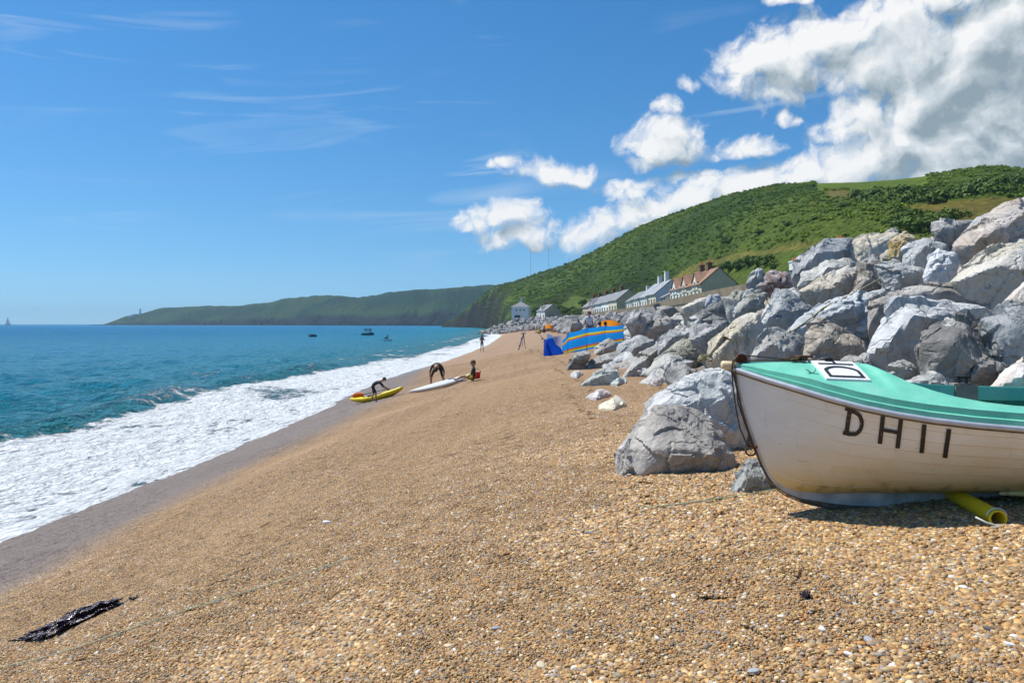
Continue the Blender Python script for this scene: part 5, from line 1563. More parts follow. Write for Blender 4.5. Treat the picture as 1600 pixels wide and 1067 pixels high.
def village():
    # near row: brown tiles, gabled half-dormers, roughcast end wall
    zA = 7.7
    for k, (y, lab, ch) in enumerate([(125.0, 'cream cottage with a broad grey gable end and brown tiled roof closest to the rocks', ((6.3, 1.15, 2),)),
                                     (133.2, 'cream cottage with brown tiles and a dormer in the middle of the brown-roofed row', ((3.2, 1.15, 2),)),
                                     (141.4, 'white cottage with brown tiles at the far end of the brown-roofed row', ())]):
        house(29.6 - 0.02 * k, y, zA - 0.05 * k, 8.1, 5.5, 2.85, 5.25, W_CREAM if k < 2 else W_WHITE, W_GREY, R_TILE, lab, 'cottages along the sea front', ch, 1, fw(8.1, 2.85, 3))
    # lean-to beside it
    house(28.9, 150.4, 7.4, 5.0, 3.2, 1.9, 2.7, W_WHITE, W_WHITE, R_SLATE, 'small white lean-to cottage with a flat grey roof between two rows', 'cottages along the sea front', (), 0, fw(5.0, 1.9, 2))
    # slate-roofed white row
    for k, (y, w, lab, ch, rf, gm) in enumerate([
            (157.0, W_CREAM, 'cream cottage with a steep pale slate roof and tall white chimney', ((5.0, 1.9, 0),), R_SLATE2, W_BLUE),
            (166.0, W_WHITE, 'white cottage with pale slates and a white chimney stack', ((2.0, 1.4, 0),), R_SLATE2, W_WHITE),
            (175.0, W_WHITE, 'white cottage with dark slates beside the white stack', ((6.0, 0.9, 0),), R_SLATE, W_WHITE),
            (184.0, W_WHITE, 'low white cottage with dark slates at the end of the white row', (), R_SLATE, W_WHITE)]):
        house(28.2 - 0.25 * k, y, 7.3 - 0.12 * k, 8.9, 6.2, 2.9 - 0.1 * k, (5.5 if k < 2 else 4.7), w, gm, rf, lab, 'cottages along the sea front', ch, 0, fw(8.9, 2.9, 3), chimney_mat=C_WHITE)
    # far terrace with a grey gable
    for k, (y, w, lab) in enumerate([
            (204.0, W_CREAM, 'cream terrace house with a tall blank grey gable'), (213.5, W_WHITE, 'white terrace house behind the blank grey gable'),
            (223.0, W_BLUE, 'pale blue terrace house in the far row'), (232.5, W_PINK, 'pink terrace house in the far row'), (242.0, W_BUFF, 'buff terrace house ending the far row')]):
        house(26.7 - 0.9 * k, y, 7.0 - 0.22 * k, 9.4, 6.6, 3.3, 5.9, w, W_GREY, R_SLATE, lab, 'cottages along the sea front', ((8.6, 1.1, 2),), 1 if k == 3 else 0, fw(9.4, 3.3, 3), rz=math.radians(5.5))
    # detached house with a brown end wall
    house(12.8, 312, 6.0, 9.5, 6.6, 3.3, 5.7, W_WHITE, W_BUFF, R_SLATE, 'detached white-fronted house with a brown gable end', None, ((8.8, 1.0, 2),), 1, fw(9.5, 3.3, 3), rz=math.radians(18))
    # tall white house on the rocks
    house(-0.2, 326, 4.6, 7.6, 7.0, 6.6, 8.8, W_WHITE, W_WHITE, R_SLATE, 'tall white house with a hipped slate roof standing alone above the rocks', None, ((4.0, 1.6, 0),), 0,
          [('g', u, 5.2, 0.7, 0.8) for u in (2.0, 3.6, 5.2)] + [('g', 2.4, 2.6, 2.4, 1.3)] + fw(7.6, 6.6, 2, True), rz=math.radians(-8), chimney_mat=C_WHITE, hip=True)
    # roofs whose stacks just show over the crest of the rocks
    for px, py, d, lab in ((1241, 405, 92, 'white chimney stack with an orange pot showing over the dark crest boulder'), (1312, 371, 84, 'low chimney stack with orange pots showing over the crest')):
        p = W(px, py, d); ln = 8.0; rd = p.z - 7.7 - 1.0
        house(p.x - 3.0, d - 4.0, 7.7, ln, 6.0, max(rd - 2.2, 2.0), rd - 0.35, W_WHITE, W_WHITE, R_SLATE, lab, None, ((4.0, 1.0, 2),), 0, fw(ln, 2.6, 2), chimney_mat=C_WHITE)


village()

# ------------------------------------------------------------------ people
SKIN, HAIR = (0.42, 0.235, 0.155), (0.045, 0.025, 0.014)
m, T, b = new_mat('people'); T.set(b.inputs['Base Color'], T.attr('tint', 'Color')); b.inputs['Roughness'].default_value = 0.7; M_PEOPLE = m


def person(loc, joints, colours, label, cat='person', hair=HAIR, rz=0.0, scale=1.0, group=None, long_hair=False):
    """one continuous body grown from a posed skeleton. joints: name -> point; colours: list of (joint names, colour)"""
    J = {k: Vector(v) for k, v in joints.items()}
    rad = dict(pelvis=.125, waist=.115, chest=.140, neck=.055, head0=.075, head=.098, top=.070, shL=.062, shR=.062, elL=.042, elR=.042, wrL=.030, wrR=.030, haL=.038, haR=.038, fiL=.018, fiR=.018,
               thL=.018, thR=.018, hipL=.088, hipR=.088, knL=.056, knR=.056, anL=.038, anR=.038, toL=.034, toR=.034)
    for s in 'LR':                                             # a thumb off the side of each palm
        h, w = J['ha' + s], J['wr' + s]; dvec = (h - w).normalized(); sd = dvec.cross(Vector((0.3, 0.5, 0.8))).normalized()
        J['th' + s] = w + dvec * 0.05 + sd * 0.06; J['fi' + s] = h + dvec * 0.07
    E = [('pelvis', 'waist'), ('waist', 'chest'), ('chest', 'neck'), ('neck', 'head0'), ('head0', 'head'), ('head', 'top')]
    for s in 'LR':
        E += [('chest', 'sh' + s), ('sh' + s, 'el' + s), ('el' + s, 'wr' + s), ('wr' + s, 'ha' + s), ('ha' + s, 'fi' + s), ('wr' + s, 'th' + s), ('pelvis', 'hip' + s), ('hip' + s, 'kn' + s), ('kn' + s, 'an' + s), ('an' + s, 'to' + s)]
    look_v = J.pop('look', Vector((0, -1, 0)))
    names = list(J); idx = {n: k for k, n in enumerate(names)}
    me = bpy.data.meshes.new('body'); me.from_pydata([J[n] for n in names], [(idx[a], idx[b_]) for a, b_ in E], [])
    tmp = bpy.data.objects.new('body', me); COL.objects.link(tmp)
    tmp.modifiers.new('skin', 'SKIN'); ss = tmp.modifiers.new('sub', 'SUBSURF'); ss.levels = 1; ss.render_levels = 1
    sv = me.skin_vertices[0].data
    for n, k in idx.items(): sv[k].radius = (rad[n], rad[n]); sv[k].use_root = (n == 'pelvis')
    dg = bpy.context.evaluated_depsgraph_get(); out = bpy.data.meshes.new_from_object(tmp.evaluated_get(dg))
    bpy.data.objects.remove(tmp)
    root = empty('person', loc, rz, label, cat, group); root.scale = (scale,) * 3
    o = bpy.data.objects.new('body', out); link(o, root)
    out.materials.clear(); out.materials.append(M_PEOPLE); out.polygons.foreach_set('use_smooth', np.ones(len(out.polygons), bool))
    co = np.array([v.co[:] for v in out.vertices]); P = np.array([J[n][:] for n in names])
    # colour by the nearest bone
    segs = [(idx[a], idx[b_]) for a, b_ in E]; best = np.full(len(co), 1e9); seg = np.zeros(len(co), int); tt = np.zeros(len(co))
    for k, (a, b_) in enumerate(segs):
        ab = P[b_] - P[a]; t = np.clip(((co - P[a]) @ ab) / max(ab @ ab, 1e-9), 0, 1); dd = np.linalg.norm(co - P[a] - t[:, None] * ab, axis=1)
        w = dd < best; best[w] = dd[w]; seg[w] = k; tt[w] = t[w]
    col = np.tile(np.array(SKIN), (len(co), 1))
    for bones, c in colours:
        for k, (a, b_) in enumerate(E):
            for bn in bones:
                a0, b0, lim = bn if len(bn) == 3 else (*bn, 1.0)
                if (a, b_) == (a0, b0): col[(seg == k) & (tt <= lim)] = c
    set_col(o, 'tint', col)
    # hair cap, a face turned where the head looks
    hd = J['head']; upv = (J['top'] - J['head0']).normalized(); look = look_v.normalized()
    V, Fc = ico(2); n = np.array(V); keep = (n @ np.array(upv) > 0.05) | ((n @ np.array(look)) < -0.15)
    rr = np.where(keep, 0.112, 0.085); vv = n * rr[:, None] * np.array([1, 1, 1.1]) + np.array(hd) + np.array(upv) * 0.02 - np.array(look) * 0.012
    hm = mesh_obj('hair', vv, Fc, simple('hair', hair, 0.7, var=0.3, nscale=30), root, smooth=True)
    if long_hair: MB().tube([hd - look * 0.08, hd - look * 0.11 - upv * 0.16, hd - look * 0.10 - upv * 0.34], [.07, .075, .03], 8).build('ponytail', hm.data.materials[0], root, True)
    fb = MB(); rt = look.cross(upv).normalized()
    fb.tube([hd + look * 0.095 + upv * 0.01, hd + look * 0.125 - upv * 0.03], [.012, .018], 6)
    fm = fb.build('nose', simple('face_skin', SKIN, 0.6), root, True)
    for s in (-1, 1):
        MB().tube([hd + look * 0.086 + rt * (0.036 * s) + upv * 0.018, hd + look * 0.102 + rt * (0.036 * s) + upv * 0.018], [.014, .009], 6).build('eye', M_BLACK, root, True)
        MB().tube([hd + rt * (0.092 * s) + upv * 0.02, hd + rt * (0.110 * s), hd + rt * (0.095 * s) - upv * 0.03], [.012, .022, .010], 6).build('ear', fm.data.materials[0], root, True)
    MB().tube([hd + look * 0.094 + rt * -0.025 - upv * 0.05, hd + look * 0.104 - upv * 0.052, hd + look * 0.094 + rt * 0.025 - upv * 0.05], .008, 6).build('mouth', simple('lips', (0.30, 0.10, 0.08), 0.5), root, True)
    return root


def ground_at(px, py):
    d = ray_hit(px, py); p = W(px, py, d); p.z = mz(p.x, p.y); return p


STAND = dict(pelvis=(0, 0, .95), waist=(0, 0, 1.12), chest=(0, 0, 1.34), neck=(0, 0, 1.49), head0=(0, -.01, 1.56), head=(0, -.015, 1.63), top=(0, -.01, 1.70),
             shL=(-.19, 0, 1.42), elL=(-.24, .03, 1.15), wrL=(-.22, -.06, .92), haL=(-.21, -.08, .84), shR=(.19, 0, 1.42), elR=(.24, .03, 1.15), wrR=(.22, -.06, .92), haR=(.21, -.08, .84),
             hipL=(-.09, 0, .90), knL=(-.10, -.02, .50), anL=(-.10, .02, .09), toL=(-.11, -.13, .03), hipR=(.09, 0, .90), knR=(.10, -.02, .50), anR=(.10, .02, .09), toR=(.11, -.13, .03), look=(0, -1, 0))
UPPER = [('waist', 'chest'), ('chest', 'neck', .6), ('chest', 'shL'), ('chest', 'shR'), ('shL', 'elL', .7), ('shR', 'elR', .7), ('pelvis', 'waist')]
LOWER = [('pelvis', 'hipL'), ('pelvis', 'hipR'), ('hipL', 'knL', .75), ('hipR', 'knR', .75)]
FULLARM = [('shL', 'elL'), ('shR', 'elR'), ('elL', 'wrL', .6), ('elR', 'wrR', .6)]


def folk():
    # by the water's edge, standing, arms folded up
    j = dict(STAND); j.update(elL=(-.25, -.05, 1.16), wrL=(-.10, -.20, 1.24), haL=(-.03, -.22, 1.27), elR=(.25, -.05, 1.16), wrR=(.10, -.20, 1.24), haR=(.03, -.22, 1.27), knL=(-.12, -.02, .5), anL=(-.16, .02, .09), toL=(-.18, -.12, .03), anR=(.15, .02, .09), toR=(.17, -.12, .03))
    p = ground_at(753, 550)
    person(p, j, [(UPPER, (0.16, 0.155, 0.15)), (LOWER, (0.07, 0.075, 0.085))], 'person in a grey top and shorts standing alone at the edge of the foam', rz=math.radians(160), long_hair=True)
    # child bending over the yellow kayak
    bend = dict(pelvis=(-.22, 0, .86), waist=(-.10, 0, .99), chest=(.12, 0, 1.05), neck=(.25, 0, 1.10), head0=(.31, 0, 1.13), head=(.37, 0, 1.16), top=(.42, 0, 1.20),
                shL=(.14, .18, 1.02), elL=(.33, .20, .84), wrL=(.53, .15, .70), haL=(.60, .13, .66), shR=(.14, -.18, 1.02), elR=(.30, -.22, .80), wrR=(.50, -.16, .67), haR=(.57, -.14, .63),
                hipL=(-.22, .10, .82), knL=(-.16, .15, .46), anL=(-.30, .16, .09), toL=(-.17, .17, .04), hipR=(-.22, -.10, .82), knR=(-.05, -.14, .46), anR=(-.10, -.15, .09), toR=(.03, -.16, .04), look=(.85, 0, -.45))
    p = ground_at(589, 628)
    person(p, bend, [(UPPER + LOWER + FULLARM[:2] + [('hipL', 'knL'), ('hipR', 'knR')], (0.018, 0.020, 0.026))], 'child in a dark shorty wetsuit bending to drag the yellow kayak', scale=0.76, hair=(0.10, 0.055, 0.025), rz=math.radians(12))
    # adult straddling the white board, doubled over
    ad = dict(pelvis=(0, .12, .93), waist=(.02, -.04, 1.0), chest=(.05, -.26, .98), neck=(.05, -.40, .92), head0=(.05, -.46, .87), head=(.05, -.50, .82), top=(.05, -.53, .77),
              shL=(-.15, -.26, .95), elL=(-.22, -.38, .68), wrL=(-.20, -.42, .44), haL=(-.19, -.43, .37), shR=(.25, -.26, .95), elR=(.38, -.30, .70), wrR=(.36, -.36, .45), haR=(.35, -.38, .38),
              hipL=(-.09, .12, .88), knL=(-.26, .02, .50), anL=(-.30, .14, .09), toL=(-.33, .0, .04), hipR=(.10, .12, .88), knR=(.22, .02, .50), anR=(.36, .10, .09), toR=(.40, -.03, .04), look=(0, -.6, -.8))
    p = ground_at(683, 606)
    person(p, ad, [(UPPER + LOWER + FULLARM[:2] + [('hipL', 'knL'), ('hipR', 'knR')], (0.035, 0.022, 0.018))], 'adult in a dark wetsuit doubled over the long white board', rz=math.radians(-8))
    # child sitting at its end
    sit = dict(pelvis=(0, 0, .12), waist=(.02, 0, .26), chest=(.03, 0, .44), neck=(.02, 0, .57), head0=(.01, 0, .63), head=(0, -.01, .70), top=(0, 0, .77),
               shL=(.02, -.16, .50), elL=(-.06, -.22, .30), wrL=(-.20, -.18, .20), haL=(-.27, -.16, .18), shR=(.03, .16, .50), elR=(.04, .24, .30), wrR=(.02, .26, .12), haR=(.01, .27, .07),
               hipL=(-.03, -.09, .11), knL=(-.36, -.13, .24), anL=(-.66, -.12, .07), toL=(-.74, -.12, .13), hipR=(-.03, .09, .11), knR=(-.36, .12, .20), anR=(-.68, .10, .07), toR=(-.76, .10, .13), look=(-.7, -.7, -.1))
    p = ground_at(739, 596)
    person(p, sit, [(UPPER + FULLARM + LOWER, (0.020, 0.021, 0.025)), ([('hipL', 'knL'), ('hipR', 'knR')], (0.50, 0.42, 0.03)), ([('elL', 'wrL', .5), ('elR', 'wrR', .5)], (0.50, 0.42, 0.03))], 'child in a black and yellow wetsuit sitting by the stern of the white board', hair=(0.16, 0.06, 0.03))
    # behind the windbreak
    j = dict(STAND); j['look'] = (-.9, .3, -.1)
    p = W(920, 534, 46.5); p.z = H + (HY - 487) / F * 46.5 - 1.74
    person(p, j, [(UPPER, (0.72, 0.72, 0.76)), (LOWER, (0.10, 0.11, 0.15))], 'man in a white polo shirt standing behind the striped windbreak', rz=math.radians(20))
    seat = dict(sit); seat['look'] = (-.7, .5, 0)
    for px, py, c, lab in ((937, 503, (0.70, 0.68, 0.66), 'dark-haired person in a white top sitting beside the standing man'), (946, 503, (0.45, 0.16, 0.13), 'dark-haired person in a red top sitting in front of the orange tent')):
        p = W(px, py, 47.5); p.z = p.z - 0.80
        person(p, seat, [(UPPER, c), (LOWER, (0.06, 0.07, 0.10))], lab, rz=math.radians(-60))
    # far along the beach
    for px, py, c, lab in ((843, 518, (0.62, 0.58, 0.05), 'distant person in a yellow top crouching on the far shingle'), (850, 518, (0.03, 0.045, 0.11), 'distant person in navy sitting between the yellow top and the little tent')):
        p = W(px, py, 150); p.z = gz(p.x, p.y)
        person(p, sit, [(UPPER + FULLARM, c), (LOWER, (0.02, 0.02, 0.025))], lab, scale=1.5, rz=math.radians(-40))


folk()

# ------------------------------------------------------------------ kayak, board and things around them
M_KYEL, M_BWHITE = simple('yellow_kayak_plastic', (0.72, 0.55, 0.01), 0.35, 0.5, var=0.08), simple('white_board', (0.72, 0.72, 0.68), 0.35, 0.5, var=0.06)
M_ORANGE, M_BLUEP = simple('orange_blade', (0.75, 0.13, 0.02), 0.4, var=0.1), simple('blue_plastic', (0.03, 0.07, 0.32), 0.4, var=0.1)
M_RED = simple('red_plastic', (0.60, 0.03, 0.03), 0.45, var=0.1)


def craft(name, a, e, wid, hgt, mat, label, cat, rocker=0.12, pits=True):
    """pointed hull lying on the shingle between two ground points"""
    L = (e - a).length; ax = (e - a).normalized(); mid = (a + e) / 2
    side = ax.cross(Vector((0, 0, 1))).normalized(); up = side.cross(ax)
    root = empty(name, tuple(mid), label=label, cat=cat)
    n, k = 28, 14; vs, fs = [], []
    for i in range(n + 1):
        t = i / n; s = math.sin(math.pi * min(max(t, 0.004), 0.996)) ** 0.62; rise = rocker * abs(2 * t - 1) ** 2.6
        for q in range(k):
            w = 2 * math.pi * q / k; c, z = math.cos(w), math.sin(w)
            dep = (hgt * 0.62 if z < 0 else hgt * 0.38) * (0.35 + 0.65 * s)
            if pits and z > 0.2 and 0.28 < t < 0.66: dep *= 0.35
            vs.append(ax * (t - 0.5) * L + side * c * wid / 2 * s + up * (z * dep + rise + hgt * 0.55))
    for i in range(n):
        for q in range(k): fs.append((i * k + q, (i + 1) * k + q, (i + 1) * k + (q + 1) % k, i * k + (q + 1) % k))
    fs += [tuple(range(k)), tuple(n * k + q for q in range(k))[::-1]]
    mesh_obj('hull', vs, fs, mat, root, smooth=True)
    return root, ax, side, up, L


def toys():
    a, e = ground_at(549, 634), ground_at(631, 616)
    root, ax, side, up, L = craft('kayak', a, e, 0.70, 0.30, M_KYEL, 'yellow sit-on kayak being hauled up the wet shingle', 'kayak', 0.13)
    MB().box((0, 0, 0), (0.42, 0.40, 0.06)).build('seat', M_BLACK, root).location = tuple(up * 0.20 - ax * 0.15)
    for s in (0.36, -0.38):
        MB().tube([ax * L * s - side * 0.1 + up * 0.24, ax * L * s + up * 0.32, ax * L * s + side * 0.1 + up * 0.24], 0.014, 6).build('carry_handle', M_BLACK, root, True)
    # paddle laid along it
    pd = empty('paddle', tuple((a + e) / 2), label='paddle with an orange blade lying across the stern of the yellow kayak', cat='paddle')
    c0 = -ax * L * 0.34 + up * 0.36
    bl = MB(); M4 = Matrix.Translation(c0) @ Matrix((ax, (up * 0.8 + side * 0.6).normalized(), ax.cross((up * 0.8 + side * 0.6).normalized()))).transposed().to_4x4()
    bl.prism([(0.30 * math.cos(w), 0.15 * math.sin(w)) for w in np.linspace(0, 2 * math.pi, 18, endpoint=False)], -0.012, 0.012, M4); bl.build('blade', M_ORANGE, pd)
    MB().tube([c0 + ax * 0.28, c0 + ax * 1.7], 0.016, 8).build('shaft', M_BLACK, pd, True)
    a, e = ground_at(640, 619), ground_at(735, 591)
    root, ax, side, up, L = craft('paddle_board', a, e, 0.62, 0.22, M_BWHITE, 'long white narrow racing board lying up the slope', 'board', 0.05, False)
    MB().tube([ax * (L * 0.12) + up * 0.20 - side * 0.05, ax * (L * 0.16) + up * 0.215, ax * (L * 0.20) + up * 0.20 + side * 0.05], 0.025, 6).build('foot_strap', M_BLUEP, root, True)
    p = ground_at(724, 597)
    b2 = empty('paddle', tuple(p), label='blue-shafted paddle on the shingle next to the sitting child', cat='paddle')
    MB().tube([(-0.9, -0.15, 0.03), (0.55, 0.1, 0.06)], 0.018, 8).build('shaft', M_BLUEP, b2, True)
    MB().prism([(0.22 * math.cos(w) + .75, 0.10 * math.sin(w) + .12) for w in np.linspace(0, 2 * math.pi, 14, endpoint=False)], 0.04, 0.07).build('blade', M_BLUEP, b2)
    p = ground_at(745, 592)
    bk = empty('bucket', tuple(p), label='red plastic bucket behind the sitting child', cat='bucket')
    MB().tube([(0, 0, 0.0), (0, 0, 0.26), (0, 0, 0.28)], [0.12, 0.155, 0.165], 14).build('pail', M_RED, bk, True)
    MB().tube([(0.16 * math.cos(w), 0, 0.26 + 0.14 * math.sin(w)) for w in np.linspace(0, math.pi, 10)], 0.008, 5).build('handle', M_BLACK, bk, True)


toys()

# ------------------------------------------------------------------ windbreak camp
def cloth_mat(name, bands):
    m = bpy.data.materials.new(name); m.use_nodes = True; T = NT(m.node_tree)
    for nd in list(T.n): T.n.remove(nd)
    c = T.ramp(T.attr('hem'), bands, 'CONSTANT')
    dif = T.node('ShaderNodeBsdfDiffuse'); tr = T.node('ShaderNodeBsdfTranslucent'); mx = T.node('ShaderNodeMixShader'); mx.inputs[0].default_value = 0.45
    T.l.new(c, dif.inputs[0]); T.l.new(c, tr.inputs[0]); T.l.new(dif.outputs[0], mx.inputs[1]); T.l.new(tr.outputs[0], mx.inputs[2])
    o = T.node('ShaderNodeOutputMaterial'); T.l.new(mx.outputs[0], o.inputs[0]); return m


BLU, YEL, RED_ = (0.02, 0.36, 0.95), (0.80, 0.74, 0.03), (0.80, 0.15, 0.08)
M_STRIPE = cloth_mat('striped_cloth', [(0.0, BLU), (0.085, YEL), (0.165, RED_), (0.235, BLU), (0.63, RED_), (0.69, YEL), (0.775, BLU)])
M_ROYAL = cloth_mat('royal_blue_cloth', [(0.0, (0.012, 0.10, 0.62)), (0.97, (0.02, 0.14, 0.7))])
M_TOWEL = cloth_mat('white_towel', [(0.0, (0.62, 0.58, 0.66)), (0.9, (0.66, 0.62, 0.68))])
M_TENT = cloth_mat('orange_tent_cloth', [(0.0, (0.80, 0.30, 0.03)), (0.9, (0.85, 0.34, 0.04))])
M_POLE = simple('wooden_pole', (0.10, 0.07, 0.045), 0.7, var=0.2)


def cloth(name, A, B, C, D, mat, parent, n=14, mm=9, billow=0.12, o0=Vector((0, 0, 0)), sag=0.0):
    """cloth hung between bottom A-B and top D-C"""
    nrm = (B - A).cross(D - A).normalized(); vs, hem = [], []
    for i in range(n + 1):
        u = i / n
        for k in range(mm + 1):
            v = k / mm
            p = (A * (1 - u) + B * u) * (1 - v) + (D * (1 - u) + C * u) * v
            p = p + nrm * (billow * math.sin(math.pi * u) * (0.4 + 0.6 * math.sin(math.pi * v)) + 0.018 * math.sin(23 * u + 7 * v)) - Vector((0, 0, sag * math.sin(math.pi * u) * v))
            vs.append(p - o0); hem.append(v)
    o = mesh_obj(name, vs, grid_faces(n + 1, mm + 1), mat, parent, smooth=True); set_col(o, 'hem', np.array(hem)); return o


def camp():
    P = [(878, 533, 555.5, 43.0), (887, 521, 553.5, 43.4), (917, 512.5, 547, 44.2), (945, 509.5, 541, 45.0), (974, 508, 535, 45.8)]
    o0 = W(878, 555.5, 43.0)
    wb = empty('windbreak', tuple(o0), label='long windbreak in bright blue, yellow and red stripes', cat='windbreak')
    for k, (px, yt, yb, d) in enumerate(P):
        if k: MB().tube([W(px, yb, d) - o0 - Vector((0, -0.02, 0.25)), W(px, yt - 1.5, d) - o0 - Vector((0, -0.02, 0))], 0.018, 8).build('pole', M_POLE, wb, True)
        if k < 4:
            q = P[k + 1]
            cloth('panel', W(px, yb, d), W(q[0], q[2], q[3]), W(q[0], q[1], q[3]), W(px, yt, d), M_STRIPE, wb, o0=o0, billow=-0.10 if k else 0.03, sag=0.03)
    # royal blue shelter in front with a towel hung on it
    a = W(849.5, 558, 41.5); s2 = empty('windbreak', tuple(a), label='low royal blue shelter cloth beside the striped windbreak', cat='windbreak')
    cloth('panel', W(849.5, 558, 41.5), W(858, 557, 40.6), W(853, 530, 40.8), W(849.5, 531, 41.5), M_STRIPE if False else M_ROYAL, s2, 6, 8, 0.02, a)
    cloth('panel', W(856, 557.5, 40.7), W(881, 552, 42.6), W(867, 527.5, 42.0), W(852.5, 530.5, 40.8), M_ROYAL, s2, 10, 8, 0.05, a)
    MB().tube([W(853, 560, 40.8) - a, W(853, 529, 40.8) - a], 0.016, 7).build('pole', M_POLE, s2, True)
    MB().tube([W(878, 556, 42.3) - a, W(866, 526, 42.0) - a], 0.016, 7).build('pole', M_POLE, s2, True)
    t0 = W(866, 528, 41.3); tw = cloth('towel', W(868, 538, 41.4), W(878.5, 545, 42.2), W(879, 524, 42.4), W(863, 526.5, 41.6), M_TOWEL, None, 8, 8, 0.03, t0)
    tw.location = tuple(t0); tag(tw, 'pale lilac towel hung over the royal blue shelter', 'towel')
    f0 = W(855, 531, 46.0); fl = cloth('beach_flag', W(855, 533, 46.0), W(865, 531, 46.3), W(864, 525, 46.3), W(855, 521.5, 46.0), M_STRIPE, None, 6, 6, 0.02, f0)
    fl.location = tuple(f0); tag(fl, 'small striped corner of cloth standing behind the royal blue shelter', 'cloth')
    # orange tents
    for (px, py, d, w, h, lab) in ((950, 514, 54.0, 1.75, 0.95, 'orange pop-up beach tent behind the people at the windbreak'), (857, 519, 150.0, 1.6, 1.6, 'tiny orange tent far along the beach')):
        c = W(px, py, d); c.z = max(gz(c.x, c.y), c.z - 0.35) if d < 100 else gz(c.x, c.y)
        tn = empty('beach_tent', tuple(c), label=lab, cat='tent')
        n = 20; mm = 9; vs = []
        for i in range(n + 1):
            th = math.pi * i / n
            for k in range(mm + 1):
                ph = math.pi * 0.5 * k / mm
                rx = math.cos(th) * w / 2 * (0.75 + 0.25 * math.cos(ph)); vs.append((rx, -math.sin(ph) * 0.1 * w + (k / mm - .5) * w * 0.9, math.sin(th) ** 0.6 * h * (1 - 0.45 * (k / mm) ** 2)))
        o = mesh_obj('canopy', vs, grid_faces(n + 1, mm + 1), M_TENT, tn, smooth=True); set_col(o, 'hem', np.full(len(vs), 0.3))
        for k in (0, mm):
            MB().tube([Vector(vs[i * (mm + 1) + k]) * 1.005 for i in range(n + 1)], 0.012, 5).build('tent_pole', M_POLE, tn, True)
    # fishing tripod with rods
    b_ = ground_at(815, 546); d = b_.y
    tp = empty('rod_tripod', tuple(b_), label='purple fishing tripod standing alone on the shingle', cat='tripod')
    mp = simple('purple_anodised', (0.16, 0.12, 0.42), 0.4, 0.5, var=0.1)
    def L_(px, py, dd=0.0): return W(px, py, d + dd) - b_
    ap = L_(818, 521)
    for q, mt in ((L_(811, 546), mp), (L_(821, 545, .3), M_POLE), (L_(816, 541, 1.2), mp)): MB().tube([q - Vector((0, 0, .05)), ap], 0.022, 7).build('leg', mt, tp, True)
    MB().box(ap, (0.34, 0.10, 0.06)).build('rod_head', M_BLACK, tp)
    for q in (L_(815, 529), ): MB().box(q, (0.10, 0.08, 0.14)).build('tackle_bag', mp, tp)
    rd = empty('fishing_rod', tuple(b_), label='purple fishing rod leaning out from the tripod', cat='fishing rod')
    MB().tube([L_(809, 548), ap + Vector((0, 0, 0.03)), L_(834, 507)], [.02, .016, .006], 7).build('blank', mp, rd, True)
    MB().tube([L_(811.5, 541) - Vector((0, .06, 0)), L_(813, 538) - Vector((0, .06, 0))], 0.045, 8).build('reel', M_BLACK, rd, True)
    p2 = ground_at(856, 535); r2 = empty('fishing_rod', tuple(p2), label='long brown fishing rod slanting up beside the royal blue shelter', cat='fishing rod')
    MB().tube([W(856, 536, p2.y) - p2, W(829, 509, p2.y) - p2], [.030, .012], 7).build('blank', M_POLE, r2, True)
    MB().tube([W(848, 529.5, p2.y) - p2 + Vector((0, -.05, -.02)), W(846, 527.5, p2.y) - p2 + Vector((0, -.05, -.08))], 0.06, 8).build('reel', M_BLACK, r2, True)
    # little green paddle at the end of the windbreak
    p = W(978, 549, 40.5); gp = empty('beach_bat', tuple(p), label='green beach bat wedged among rocks at the end of the windbreak', cat='bat')
    MB().prism([(0.10 * math.cos(w), 0.16 * math.sin(w) + .12) for w in np.linspace(0, 2 * math.pi, 14, endpoint=False)], -0.012, 0.012, Matrix.Rotation(math.radians(80), 4, 'X') @ Matrix.Rotation(-.5, 4, 'Z')).build('blade', simple('green_plastic', (0.0, 0.22, 0.12), 0.5), gp)
    MB().tube([(0, 0, -.22), (0.0, 0, 0.0)], 0.018, 6).build('handle', M_POLE, gp, True)


camp()

